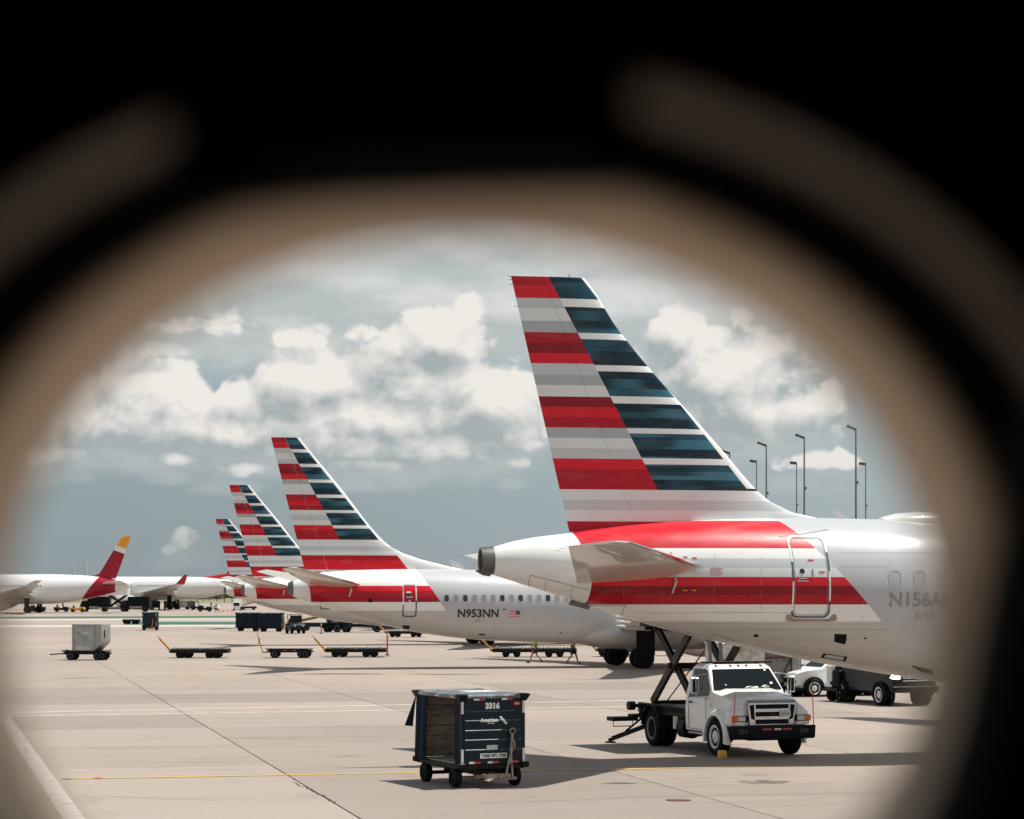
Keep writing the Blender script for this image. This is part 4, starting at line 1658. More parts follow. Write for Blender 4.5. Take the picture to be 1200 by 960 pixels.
    fa, fzz = A(603, 719.4)
    fw, fh = .60, .34
    mb = MB()
    q = lambda u, v: P.skin(fa + (u - .5) * fw, fzz + (v - .5) * fh, .010)
    for k in range(7):
        v0, v1 = k / 7, (k + 1) / 7
        u1 = 1.0 if k < 3 else .6
        mb.add([q(0, v0), q(u1, v0), q(u1, v1), q(0, v1)], [(0, 1, 2, 3)], k % 2)
    mb.add([q(.6, 3 / 7), q(1, 3 / 7), q(1, 1), q(.6, 1)], [(0, 1, 2, 3)], 2)
    mb.build('flag', [mat('flag_red', lin(.50, .10, .09), .4, dirt=0), mat('flag_white', lin(.7, .55, .52), .4, dirt=0), M_DOORDK], t)
    c0 = A(566, 739)
    skin_ring(P, c0[0], c0[1], 1.35, .95, .12, .025, .008, M_WINRIM, 'cargo_door', t)
    skin_patch(P, [A(561, 743), A(568, 743), A(568, 744.4), A(561, 744.4)], .01, M_BLACK, 'cargo_handle', t)
    for pts in (((589, 714), (593, 713.4), (593, 714.4), (589, 715)), ((432, 701.5), (436, 701.5), (436, 706), (432, 706)), ((471, 733), (480, 733), (480, 737), (472, 737)), ((656, 741), (657.5, 741), (657.5, 742.5), (656, 742.5))):
        skin_patch(P, [A(*q_) for q_ in pts], .012, M_BLACK, 'fuselage_port', t)
    mb = MB()
    a_, _ = P.loc(536, 667)
    zt_ = P.body(a_)[0]
    mb.loft([[(a_ + .55, -.04, zt_ - .1), (a_ + .1, .04, zt_ - .1), (a_ - .1, 0, zt_ - .1)], [(a_ + .15, -.03, zt_ + .35), (a_ - .3, .03, zt_ + .35), (a_ - .4, 0, zt_ + .35)], [(a_ - .25, -.02, zt_ + .5), (a_ - .5, .02, zt_ + .5), (a_ - .55, 0, zt_ + .5)]])
    mb.build('blade_aerial', M_PLANEWHITE, t)
    # wing fairing, wings, engines, gear
    wa = P.loc(752, 770, -2.86)[0]
    mb = MB()
    rings = []
    for u, r_, hh in ((-4.0, .3, .2), (-3.2, 1.0, .55), (-1.5, 1.75, .85), (1, 2.05, .98), (5, 2.05, .98), (7.5, 1.6, .8), (9, .6, .4)):
        rings.append([(wa + u, r_ * math.cos(2 * math.pi * k / 24), zt - 3.42 + hh * math.sin(2 * math.pi * k / 24)) for k in range(24)])
    mb.loft(rings)
    mb.build('belly_fairing', M_PLANEGREY, t, sharp=60)
    for s in (-1, 1):
        wing(t, s, wa + 5.6, wa - .9, 2.25, wa - 2.9, wa - 4.5, 3.75, 1.6, 16.6, 2.3)
        engine(t, wa + 5.6, s * 4.85, 1.30, .95, 3.9, 2.35)
        landing_gear(t, wa, s * 2.86, 2.3, .565, .42)
    landing_gear(t, a + 19.0, 0, 2.2, .34, .2, 'nose_gear', False, wx=.22)
    return P, t


ROW_P, ROW_T = build_second_plane()
_grp = 'airliners with striped tails parked in a row'
SKIP = ('lettering', 'flag', 'passenger_window', 'fuselage_port')
dup(ROW_T, 'third striped-tail airliner, its fin just left of the second one in the row', ((268.5 - 600) * 170.3 / F, 170.3, 0), PSI, _grp, SKIP)
dup(ROW_T, 'smallest and farthest striped-tail airliner, its fin at the left end of the row', ((252.5 - 600) * 249.5 / F, 249.5, 0), PSI, _grp, SKIP)


def tail_paint(name, lo, hi, line, tip=None, tipline=None):
    """fin paint of the foreign jets: colour below, white band and a second colour at the tip"""
    m = bpy.data.materials.new(name)
    m.use_nodes = True
    t = NT(m.node_tree)
    b = t.n['Principled BSDF']
    tc = t.new('ShaderNodeTexCoord').outputs['Object']
    x, y, z = t.sep(tc)
    v = t.m('ADD', z, t.m('MULTIPLY', x, -.35))
    c = t.ramp(t.lmap(v, line[0], line[1]), [(0.0, lo), (.5, lin(.75, .74, .73)), (.72, hi)])
    finish_paint(t, b, c, tc)
    return m


def build_widebody(name, label, P, px_tail, tail_m, fin_m, L, rad, zc, spec, group, wl=None):
    """long white jet with its nose to the left: local x runs to the nose"""
    t = thing(name, label, 'airliner', (P[0], P[1], 0), math.pi + spec.get('psi', 0), group)
    pl = Plane(0, 0)
    zt, zb = zc + rad, zc - rad
    pl.set_body([(0, zc + rad * .45, zc + rad * .05, rad * .2), (2.2, zc + rad * .62, zc - rad * .15, rad * .38), (6, zc + rad * .83, zc - rad * .48, rad * .64), (11, zc + rad * .96, zc - rad * .82, rad * .88), (16, zt, zb + .02, rad), (24, zt, zb, rad), (L - 12, zt, zb, rad), (L - 6, zt - .3, zb + .05, rad * .93), (L - 2.2, zt - 1.5, zb + .5, rad * .6), (L, zc + .1, zc - .5, rad * .1)])
    pl.fuselage_mb(80, 48).build('fuselage', tail_m, t, sharp=60)
    h = spec['fin_h']
    f0 = spec['fin']   # root te, root le, tip te, tip le (x), root z, tip z
    nv = (0, 1, 0)
    secs = []
    for u in (0, .12, .3, .6, .95, 1.0):
        te = f0[0] + (f0[2] - f0[0]) * u
        le = f0[1] + (f0[3] - f0[1]) * u - (.35 if u == 1 else 0) + (spec.get('fillet', 0) * (1 - u / .12) if u < .12 else 0)
        secs.append(((le, 0, f0[4] + (f0[5] - f0[4]) * u), (te, 0, f0[4] + (f0[5] - f0[4]) * u), .10 * (le - te) if u < 1 else .05, nv))
    surface_loft(secs).build('fin', fin_m, t)
    hs = spec['hs']
    for s in (-1, 1):
        surface_loft([((hs[1], s * .4, hs[4]), (hs[0], s * .4, hs[4]), .42, (0, 0, 1)), ((hs[3], s * hs[6], hs[5]), (hs[2], s * hs[6], hs[5]), .12, (0, 0, 1))]).build('tailplane', M_PLANEWHITE, t)
    wx = L * spec['wx']
    for s in (-1, 1):
        wg = wing(t, s, wx + 6.5, wx - 4, zc - rad * .6, wx - 8, wx - 10.2, zc + (.6 if spec['wl'] else .9), rad * .8, 29, spec['wl'], M_PLANEGREY)
        if spec.get('red'):
            surface_loft([((wx - 8.2, s * 29, zc + .9), (wx - 10.2, s * 29, zc + .9), .12, (0, 1, 0)), ((wx - 10.2, s * 29.6, zc + 3.0), (wx - 11.0, s * 29.6, zc + 3.0), .06, (0, 1, 0))]).build('winglet', fin_m, wg)
        engine(t, wx + 6, s * 9.4, zc - rad * 1.05, 1.45, 5.2, zc - rad * .45)
        landing_gear(t, wx - 3.2, s * 5.2, zc - rad * .4, .7, .5, wx=.7)
    landing_gear(t, L - 6.5, 0, zc - rad * .7, .5, .3, 'nose_gear', False, wx=.3)
    # row of cabin windows, too small to be told apart one by one here
    mb = MB()
    x_ = 17.0
    while x_ < L - 9:
        p = pl.skin(x_, zc + .45, .02, 1)
        q = pl.skin(x_, zc + .78, .02, 1)
        mb.add([p, p + Vector((.28, 0, 0)), q + Vector((.28, 0, 0)), q], [(0, 1, 2, 3)])
        x_ += .55 if int(x_ / .55) % 23 else 1.6
    o = mb.build('window_row', M_WINBLIND, t)
    o['kind'] = 'stuff'
    return t


def jets_behind():
    # red and yellow tailed jet at the left
    D = 436.0
    k = D / F
    tail_x = (152 - 600) * k
    ground = 0
    zc = EYE + (HY - 690.5) * k
    rad = 2.95
    X = lambda px: -((px - 600) * k - tail_x)          # local x (to the nose, leftwards)
    Z = lambda py: EYE + (HY - py) * k
    RD, YL = lin(.30, .006, .022), lin(.80, .34, .03)
    m = bpy.data.materials.new('red_tailed_livery')
    m.use_nodes = True
    t = NT(m.node_tree)
    b = t.n['Principled BSDF']
    tc = t.new('ShaderNodeTexCoord').outputs['Object']
    x, y, z = t.sep(tc)
    edge = t.m('ADD', X(99), t.m('MULTIPLY', t.m('SUBTRACT', z, Z(700)), -.75))
    c = t.mix(t.m('LESS_THAN', x, edge), lin(.74, .735, .73), RD)
    c = t.mix(t.m('LESS_THAN', x, X(136)), c, lin(.74, .735, .73))
    finish_paint(t, b, c, tc)
    fin = tail_paint('red_yellow_fin', RD, YL, (Z(646) - .35 * X(130) - 2.2, Z(646) - .35 * X(130) + 3.0))
    sp = dict(fin_h=9, wx=.36, wl=1.0, fin=(X(136), X(113), X(153.5), X(143), Z(678), Z(628.5)), fillet=2.0, hs=(X(150), X(118), X(152), X(146), Z(684), Z(681), 9.7))
    build_widebody('airliner', 'white airliner with a red and yellow tail facing away at the left edge', (tail_x, D), 152, m, fin, 62, rad, zc, sp, None)
    # white jet beyond the row with a red fin root and a red winglet
    D = 520.0
    k = D / F
    tail_x = (292 - 600) * k
    zc = EYE + (HY - 689.5) * k
    m2 = mat('plain_white_livery', lin(.74, .735, .73), .26, dirt=.08, coat=.3)
    X = lambda px: -((px - 600) * k - tail_x)
    Z = lambda py: EYE + (HY - py) * k
    fin2 = mat('plain_red_fin', lin(.50, .015, .035), .3, dirt=.05)
    sp = dict(fin_h=8, wx=.365, wl=0, red=1, fin=(X(297), X(262), X(305), X(292), Z(678), Z(628)), fillet=7.0, hs=(X(300), X(272), X(306), X(299), Z(683), Z(680), 8.5))
    build_widebody('airliner', 'plain white airliner with a red fin root, partly hidden behind the farthest striped tail', (tail_x, D), 292, m2, fin2, 58, 2.75, zc, sp, None)


jets_behind()
# ------------------------------------------------------------------ baggage cart
def quad_panel(mb, p00, p10, p11, p01, th, mi=0):
    """thin slab on four corners; th: thickness along its normal"""
    a, b, c, d = map(Vector, (p00, p10, p11, p01))
    n = (b - a).cross(d - a).normalized() * th
    mb.add([a, b, c, d, a + n, b + n, c + n, d + n], [(0, 1, 2, 3), (7, 6, 5, 4), (0, 1, 5, 4), (1, 2, 6, 5), (2, 3, 7, 6), (3, 0, 4, 7)], mi)


def bag_cart(label, loc, rz, group, detail=True, closed=False, tongue_c=None):
    """boxy covered cart; local -y is its towing end, x across, z up, origin on the ground below its middle"""
    t = thing('baggage_cart', label, 'baggage cart', loc, rz, group)
    W, L, zb, zt = 1.50, 2.45, .50, 1.93
    hw, hl = W / 2, L / 2
    # chassis
    mb = MB()
    mb.box((0, 0, zb - .05), (W - .02, L - .02, .10), ch=.01)
    mb.bar((-.38, -hl + .1, zb - .14), (-.38, hl - .1, zb - .14), .08, .09)
    mb.bar((.38, -hl + .1, zb - .14), (.38, hl - .1, zb - .14), .08, .09)
    mb.box((.0, -hl + .42, zb - .17), (.75, .5, .10), ch=.01)
    mb.build('chassis', M_DARKSTEEL, t)
    for (y, nm) in ((-hl + .42, 'axle'), (hl - .42, 'axle')):
        mb = MB()
        mb.tube([(-hw + .05, y, .20), (hw - .05, y, .20)], .042, 10)
        mb.box((0, y, .22), (.5, .12, .10), ch=.01)
        mb.bar((-.2, y, .22), (-.2, y, zb - .1), .1, .1)
        mb.bar((.2, y, .22), (.2, y, zb - .1), .1, .1)
        ax = mb.build(nm, M_STEEL if y < 0 else M_DARKSTEEL, t)
        for s in (-1, 1):
            wheel(t, s * (hw - .06), y, .215, .215, .15, side=s, rim=.56, rim_m=M_DARKSTEEL).rotation_euler = (0, 0, 0)
            t.children[-1].rotation_euler = (0, 0, R(90))
            t.children[-1].rotation_euler = (0, 0, R(-90))
    if detail:
        # deck boards
        for k in range(5):
            mb = MB()
            mb.box((0, -hl + .12 + (k + .5) * (L - .24) / 5, zb + .012), (W - .12, (L - .24) / 5 - .012, .022), ch=.004)
            mb.build('deck_board', M_WOOD, t)
    # corner posts
    for sx in (-1, 1):
        for sy in (-1, 1):
            mb = MB()
            mb.box((sx * (hw - .035), sy * (hl - .035), (zb + zt) / 2), (.07, .07, zt - zb), ch=.008)
            mb.build('post', M_NAVY, t)
    # towing-end wall: sheet with pressed ribs
    ew = MB()
    ew.box((0, -hl + .015, (zb + zt) / 2 + .01), (W - .15, .025, zt - zb - .02))
    fw = ew.build('front_panel', M_NAVY, t)
    n = 5
    for k in range(n):
        z = (.81, 1.02, 1.22, 1.43, 1.63)[k]
        mb = MB()
        x1 = hw - .10 if k != 4 else hw - .25
        mb.prism([(-hw + .10, -hl + .002, z - .018), (-hw + .10, -hl - .016, z - .004), (-hw + .10, -hl - .016, z + .004), (-hw + .10, -hl + .002, z + .018)], (x1 + hw - .10, 0, 0))
        mb.build('rib', M_NAVYTRIM, fw)
    # far end wall
    mb = MB()
    mb.box((0, hl - .015, (zb + zt) / 2 + .01), (W - .15, .025, zt - zb - .02))
    bw = mb.build('rear_panel', M_NAVY, t)
    # inner boards of the end wall and the side away from the open one
    if detail:
        for k in range(6):
            h_ = (zt - zb - .10) / 6
            mb = MB()
            mb.box((0, hl - .045, zb + .04 + (k + .5) * h_), (W - .16, .022, h_ - .010), ch=.003)
            mb.build('wall_board', M_WOOD, t)
    # right side: closed canvas
    def curtain(x, y0, y1, z0, z1, name, fold=7, amp=.018, parent=t, tilt=0.0):
        mb = MB()
        rows, cols = 8, 40
        vs = []
        for layer in (0, 1):
            for i in range(rows + 1):
                for j in range(cols + 1):
                    u, v = j / cols, i / rows
                    yy = y0 + (y1 - y0) * u
                    o = amp * (1 - .5 * v) * math.sin(u * fold * 6.283 + math.sin(u * 9) * .8) + tilt * (1 - v)
                    vs.append((x + o + layer * .008, yy, z0 + (z1 - z0) * v))
        N = (rows + 1) * (cols + 1)
        fs = []
        for l in (0, 1):
            for i in range(rows):
                for j in range(cols):
                    a = l * N + i * (cols + 1) + j
                    fs.append((a, a + 1, a + cols + 2, a + cols + 1))
        rim = [j for j in range(cols + 1)] + [i * (cols + 1) + cols for i in range(1, rows + 1)] + [rows * (cols + 1) + j for j in range(cols - 1, -1, -1)] + [i * (cols + 1) for i in range(rows - 1, 0, -1)]
        for q in range(len(rim)):
            a, b = rim[q], rim[(q + 1) % len(rim)]
            fs.append((a, b, N + b, N + a))
        mb.add(vs, fs)
        return mb.build(name, M_CANVAS, parent, sharp=80)
    curtain(hw - .03, -hl + .07, hl - .07, zb + .02, zt - .02, 'curtain', 5, .012)
    if closed:
        curtain(-hw + .02, -hl + .07, hl - .07, zb - .02, zt - .02, 'curtain', 6, .014)
    else:
        curtain(-hw - .01, hl - .62, hl - .02, zb - .02, zt - .04, 'curtain', 2.4, .035, tilt=-.05)
        curtain(-hw + .0, -hl + .07, -hl + .32, zb + .0, zt - .04, 'curtain', 2.0, .02)
        # loose flap swinging out at the back
        mb = MB()
        quad_panel(mb, (-hw - .02, hl - .02, zt - .05), (-hw - .22, hl + .14, zt - .72), (-hw - .05, hl + .10, zt - .74), (-hw - .01, hl + .0, zt - .05), .01)
        mb.build('curtain_flap', M_CANVAS, t)
    # roof with flared corners
    mb = MB()
    rr = []
    for (e, z) in ((0.03, zt - .03), (.05, zt + .02), (.03, zt + .05), (-.30, zt + .085)):
        rr.append([(sx * (hw + e), sy * (hl + e), z) for sx, sy in ((-1, -1), (1, -1), (1, 1), (-1, 1))])
    mb.loft(rr)
    rf = mb.build('roof', mat('worn_roof_paint', lin(.05, .07, .09), .35, dirt=.4, dcol=lin(.30, .32, .33), dscale=2.5) if 'worn_roof_paint' not in bpy.data.materials else bpy.data.materials['worn_roof_paint'], t)
    for sx in (-1, 1):
        for sy in (-1, 1):
            mb = MB()
            mb.loft([[(sx * (hw + e), sy * (hl + e2), z) for e, e2 in ((-.13, -.13), (d, -.13), (d, d), (-.13, d))] for d, z in ((.02, zt - .09), (.075, zt + .02), (.085, zt + .05), (.05, zt + .065))])
            mb.build('corner_cap', M_BLACK, rf)
            mb = MB()
            mb.box((sx * (hw - .01), sy * (hl - .01), zb - .02), (.16, .16, .12), ch=.02)
            mb.build('bumper', M_BLACK, t)
    # sheet seams on the roof
    mb = MB()
    mb.prism([(-.35, -.8, zt + .0845), (.35, -.8, zt + .0845), (.35, -.1, zt + .0845), (-.35, -.1, zt + .0845)], (0, 0, .006))
    mb.build('roof_patch', M_REFLWHITE, rf)
    # reflective tape
    def tape(x, z, w, h, m, y=-hl - .004, par=fw):
        mb = MB()
        mb.box((x, y, z), (w, .006, h))
        mb.build('reflector', m, par)
    for sx in (-1, 1):
        tape(sx * (hw - .035), zt - .20, .055, .30, M_REFLWHITE, -hl - .002)
        tape(sx * (hw - .035), zb + .18, .055, .30, M_REFLWHITE, -hl - .002)
    if detail:
        for x0 in (-.33, .32):
            tape(x0 - .065, zt - .045, .13, .05, M_REFLWHITE, -hl - .018)
            tape(x0 + .07, zt - .045, .12, .05, M_REDPLASTIC, -hl - .018)
        for x0 in (-.43, .0, .46):
            tape(x0 - .07, zb + .045, .12, .045, M_REFLWHITE)
            tape(x0 + .06, zb + .045, .13, .045, M_REDPLASTIC)
        # tape along the open side's header
        mb = MB()
        for k in range(3):
            mb.box((-hw - .045, -hl + .35 + k * .85, zt - .0), (.006, .13, .03), mi=0)
            mb.box((-hw - .045, -hl + .5 + k * .85, zt - .0), (.006, .09, .03), mi=1)
        mb.build('reflector', [M_REFLWHITE, M_REDPLASTIC], rf)
        yy = -hl - .008

        def lay(x0, z0):
            return lambda x, y: Vector((x0 + x, yy, z0 + y))
        text_part('3316', .165, lay(-.02, 1.735), M_WHITEINK, fw, bold=.011)
        yy = -hl - .022
        text_part('American', .105, lay(-.10, 1.44), M_WHITEINK, fw, bold=.006)
        text_part('Airlines', .055, lay(-.06, 1.375), M_WHITEINK, fw)
        mb = MB()
        mb.add([(.13, yy, 1.51), (.175, yy, 1.525), (.33, yy, 1.355), (.265, yy, 1.35)], [(0, 1, 2, 3)], 0)
        mb.add([(.19, yy - .001, 1.44), (.23, yy - .001, 1.435), (.29, yy - .001, 1.375), (.255, yy - .001, 1.375)], [(0, 1, 2, 3)], 1)
        mb.build('emblem', [M_WHITEINK, mat('emblem_grey', lin(.42, .44, .46), .4, dirt=0)], fw)
        mb = MB()
        mb.box((.55, -hl - .006, zt - .15), (.15, .006, .065))
        pl = mb.build('number_plate', M_REDPLASTIC, fw)
        yy = -hl - .011
        text_part('3316', .055, lay(.55, zt - .15), M_WHITEINK, pl)
        mb = MB()
        mb.box((-.03, -hl - .017, zb + .36), (.26, .006, .10))
        mb.build('notice_plate', mat('grey_notice', lin(.40, .44, .45), .5, dirt=.4, dscale=25, dcol=lin(.18, .2, .21)), fw)
        mb = MB()
        mb.box((.0, -hl - .017, .685), (.62, .006, .105))
        pl = mb.build('notice_plate', M_REFLWHITE, fw)
        yy = -hl - .022
        text_part('TARE WT. 1750', .083, lay(.005, .685), M_INK, pl, bold=.005)
    # towing tongue folded up
    mb = MB()
    tc_ = tongue_c or M_TONGUE
    p0, p1 = Vector((.30, -hl - .14, .20)), Vector((.42, -hl - .07, 1.20))
    pm = p0.lerp(p1, .55)
    mb.bar(p0 + Vector((-.09, 0, 0)), pm, .035, .035)
    mb.bar(p0 + Vector((.09, 0, 0)), pm, .035, .035)
    mb.bar(pm, p0.lerp(p1, .93), .05, .045)
    ring = [p1 + Vector((.06 * math.cos(a), 0, .06 * math.sin(a))) for a in [k * math.pi / 6 for k in range(13)]]
    mb.tube(ring, .018, 6, caps=False)
    mb.tube([pm, pm + Vector((.07, -.05, .12)), pm + Vector((.06, -.05, .22)), pm + Vector((0, -.02, .26))], .02, 6)
    mb.bar(p0 + Vector((-.2, .06, 0)), p0 + Vector((.2, .06, 0)), .06, .06)
    mb.bar((-.28, -hl - .08, .26), (.34, -hl - .08, .26), .11, .09)
    mb.bar((.0, -hl - .08, .26), (0, -hl + .35, .30), .07, .09)
    mb.build('tow_tongue', tc_, t)
    return t


M_TONGUE = mat('weathered_tongue_metal', lin(.33, .27, .21), .6, .3, dirt=.35, dcol=lin(.10, .06, .04), dscale=12)
M_TONGUEOR = mat('orange_tongue_paint', lin(.62, .22, .03), .5, dirt=.2)

_c0, _d0 = G(540, 925)
CY = R(25)
# centre of the cart from its front left corner
_cx = _c0 + .75 * math.cos(CY) - 1.225 * math.sin(CY)
_cd = _d0 + .75 * math.sin(CY) + 1.225 * math.cos(CY)
CART = bag_cart('open navy baggage cart 3316 with a wooden inside, alone in front of the nearest airliner', (_cx, _cd, 0), CY, None)

_x, _d = G(174.5, 739)
FAR_CART = bag_cart('closed navy baggage cart with an orange tongue, alone on the green bordered road', (_x, _d + 1, 0), R(3), None, detail=False, closed=True, tongue_c=M_TONGUEOR)
for i, (px, py, rz, lab) in enumerate(((290, 740, 86, 'first closed navy baggage cart of the train, at its left end'), (317, 740.5, 86, 'second closed navy baggage cart of the train, beside the tow tractor'))):
    _x, _d = G(px, py)
    dup(FAR_CART, lab, (_x, _d + .8, 0), R(rz), 'navy carts of the baggage train')


# ------------------------------------------------------------------ service truck
def service_truck():
    W0 = (6.18, 55.9)
    rz = math.atan2(-.94, .342)
    t = thing('service_truck', 'white cab truck with a raised dark scissor lift, parked under the nearest airliner', 'truck', (W0[0], W0[1], 0), rz)
    t.scale = (1, 1.03, 1)
    Mw = M_WHITE
    # cab shell: bonnet, screen pillars, doors; arch cut for the front wheel
    # cab: box below the belt line, tapered glasshouse above it, crowned roof
    mb = MB()
    mb.slabs([(-.62, .60, 1.04), (-.46, .85, 1.04), (-.36, 1.10, 1.03), (-.36, 1.60, .985), (-1.90, 1.60, 1.0), (-1.92, 1.10, 1.04), (-1.86, .56, 1.04), (-.70, .56, 1.04)])
    cab = mb.build('cab', Mw, t, bevel=.035, seg=3, sharp=50)
    mb = MB()
    mb.loft([[(x0, -w, z), (x1, -w, z), (x1, w, z), (x0, w, z)] for x0, x1, w, z in ((-1.90, -.34, .99, 1.585), (-1.86, -.60, .93, 1.90), (-1.80, -.86, .85, 2.20), (-1.72, -.98, .78, 2.28), (-1.6, -1.1, .6, 2.31))])
    mb.build('cab_roof', Mw, cab, bevel=.03, seg=3, sharp=50)
    # bonnet block with the wheel arch cut into it
    arch = [(.62 * math.cos(a), .44 + .60 * math.sin(a), 1.0) for a in [math.pi * k / 12 for k in range(13)]]
    mb = MB()
    mb.slabs([(.86, .80, .98), (.70, .78, 1.0)] + arch[1:-1] + [(-.62, .62, 1.03), (-.45, .9, 1.03), (-.40, 1.30, 1.0), (.3, 1.22, .99), (.88, 1.10, .95)])
    bn_ = mb.build('bonnet', Mw, cab, bevel=.03, seg=3, sharp=50)
    mb = MB()
    mb.loft([[(x, -w1, z1), (x, -w2, z2), (x, -w3, z3), (x, w3, z3), (x, w2, z2), (x, w1, z1)] for x, w1, z1, w2, z2, w3, z3 in ((-.40, 1.0, 1.27, .95, 1.59, .62, 1.685), (-.05, .99, 1.24, .93, 1.54, .60, 1.64), (.4, .97, 1.18, .89, 1.46, .54, 1.56), (.74, .94, 1.12, .84, 1.37, .50, 1.485), (.86, .90, 1.08, .80, 1.30, .48, 1.42))])
    mb.build('bonnet_top', Mw, bn_, bevel=.03, seg=3, sharp=60)
    # wheel arch flares
    for s in (-1, 1):
        mb = MB()
        ringo = []
        for k in range(13):
            a = math.pi * (k / 12) * 1.12 - .19
            c_, s_ = math.cos(a), math.sin(a)
            ringo.append([(r_ * c_, s * y_, .46 + r_ * s_) for r_, y_ in ((.57, 1.0), (.57, 1.12), (.64, 1.125), (.73, 1.05), (.74, 1.0))])
        mb.loft(ringo)
        mb.build('wheel_arch', Mw, cab, sharp=60)
    # fender sides flowing to the bumper
    for s in (-1, 1):
        mb = MB()
        mb.loft([[(x, s * y, z) for x, y, z in q] for q in (
            [(.55, .92, .82), (.55, 1.10, .84), (.55, 1.06, 1.16), (.55, .84, 1.42)],
            [(.80, .84, .80), (.80, 1.09, .82), (.82, 1.05, 1.15), (.78, .82, 1.36)],
            [(.93, .70, .80), (.93, 1.06, .82), (.94, 1.0, 1.13), (.90, .72, 1.22)])])
        mb.build('fender', Mw, cab, bevel=.03, seg=2, sharp=50)
        # headlamp cluster: lamp and amber turn lamp
        mb = MB()
        mb.box((.945, s * .85, .985), (.03, .44, .155), ch=.012)
        hb = mb.build('lamp_housing', M_BLACK, cab)
        mb = MB()
        mb.box((.962, s * .80, .985), (.02, .20, .12), ch=.008)
        mb.build('headlight', M_LENS, hb)
        mb = MB()
        mb.box((.955, s * .985, .985), (.05, .17, .135), ch=.012)
        mb.build('turn_lamp', M_ORANGE, hb)
    # glass
    def pane(name, q, out, th=.012, m=M_GLASS):
        mb = MB()
        n = (Vector(q[1]) - Vector(q[0])).cross(Vector(q[-1]) - Vector(q[0])).normalized()
        if n.dot(Vector(out)) < 0:
            n = -n
        mb.prism([Vector(p) + n * .004 for p in q], n * th)
        return mb.build(name, m, cab, bevel=.003, seg=1)
    wf = lambda u: (-.36 + (-.86 + .36) * u, 1.62 + (2.20 - 1.62) * u)
    xl, zl = wf(.05)
    xh, zh = wf(.93)
    ws = pane('windscreen', [(xl, -.93, zl), (xl, .93, zl), (xh, .79, zh), (xh, -.79, zh)], (1, 0, .8), .02)
    # papers and stickers behind the screen
    mb = MB()
    for (y0, y1, u0, u1) in ((-.08, .32, .10, .16), (.36, .62, .10, .20)):
        (xa, za), (xb, zb) = wf(u0), wf(u1)
        mb.add([(xa + .022, y0, za + .022), (xa + .022, y1, za + .022), (xb + .022, y1 - .06, zb + .022), (xb + .022, y0 + .1, zb + .022)], [(0, 1, 2, 3)], 0)
    for (y0, y1, u0, u1, mi) in ((.66, .73, .24, .33, 0), (.50, .57, .12, .18, 1), (.62, .67, .82, .88, 0), (-.60, -.55, .20, .26, 1)):
        (xa, za), (xb, zb) = wf(u0), wf(u1)
        mb.add([(xa + .024, y0, za + .024), (xa + .024, y1, za + .024), (xb + .024, y1, zb + .024), (xb + .024, y0, zb + .024)], [(0, 1, 2, 3)], mi)
    mb.build('windscreen_sticker', [M_REFLWHITE, mat('green_sticker', lin(.03, .25, .14), .5, dirt=0)], ws)
    for s in (-1, 1):
        # side window, sloping with the pillar; rear window part
        def sy(z):
            return s * (.99 + (1.585 - z) * .225)
        pane('side_window', [(-.50, sy(1.62), 1.62), (-.94, sy(1.61), 1.61), (-.94, sy(2.14), 2.14), (-.90, sy(2.14), 2.14)], (0, s, .2), .02)
        pane('side_window', [(-.99, sy(1.61), 1.61), (-1.66, sy(1.61), 1.61), (-1.66, sy(2.16), 2.16), (-.99, sy(2.16), 2.16)], (0, s, .2), .02)
        pane('side_window', [(-.56, s * 1.035, 1.50), (-1.66, s * 1.035, 1.42), (-1.66, s * 1.005, 1.60), (-.50, s * 1.005, 1.60)], (0, s, .05), .008)
        mb = MB()
        for a, b in (((-.62, .62), (-.62, 1.50)), ((-.62, 1.50), (-1.68, 1.46)), ((-1.68, 1.46), (-1.66, .62)), ((-1.66, .62), (-.62, .62))):
            mb.bar((a[0], s * 1.047, a[1]), (b[0], s * 1.047, b[1]), .006, .012)
        dr = mb.build('door', M_SEAM, cab)
        mb = MB()
        mb.box((-1.52, s * 1.062, 1.30), (.14, .03, .05), ch=.01)
        mb.build('handle', M_BLACK, dr)
        # big mirror on its arm
        mb = MB()
        mb.tube([(-.60, s * 1.02, 1.42), (-.62, s * 1.30, 1.47), (-.62, s * 1.32, 2.02), (-.80, s * .93, 2.06)], .016, 6)
        mb.box((-.66, s * 1.33, 1.76), (.07, .22, .42), ch=.02)
        mr = mb.build('mirror', M_CHROME, cab)
        mb = MB()
        mb.box((-.62, s * 1.33, 1.76), (.012, .14, .34))
        mb.build('mirror_back', M_DARKSTEEL, mr)
        # step and tank below the door
        mb = MB()
        mb.box((-1.05, s * 1.02, .52), (.95, .22, .045), ch=.01)
        mb.build('step', M_STEEL, cab)
    # badge by the door
    mb = MB()
    mb.box((-.42, -1.062, 1.28), (.14, .01, .045))
    mb.build('badge', M_CHROME, cab)
    # wipers
    mb = MB()
    mb.tube([(-.33, -.3, 1.70), (-.42, .25, 1.80)], .012, 5)
    mb.tube([(-.33, .35, 1.70), (-.43, .78, 1.80)], .012, 5)
    mb.build('wiper', M_BLACK, cab)
    # grille: chrome surround with slots and oval badge
    g = MB()
    g.slabs([(.86, .78, .60), (.99, .80, .60), (1.00, 1.38, .66), (.93, 1.46, .66), (.84, 1.46, .64)])
    gr = g.build('grille', M_CHROME, cab, bevel=.03, seg=3)
    for k in range(3):
        mb = MB()
        z = .905 + k * .19
        mb.box((.995, 0, z), (.025, .90, .115), ch=.012)
        mb.build('grille_slot', M_BLACK, gr)
    for s in (-1, 1):
        mb = MB()
        mb.prism([(1.003, s * .47, .95), (1.003, s * .56, .98), (1.006, s * .61, 1.32), (1.006, s * .50, 1.34)], (.008, 0, 0))
        mb.build('grille_slot', M_BLACK, gr)
    mb = MB()
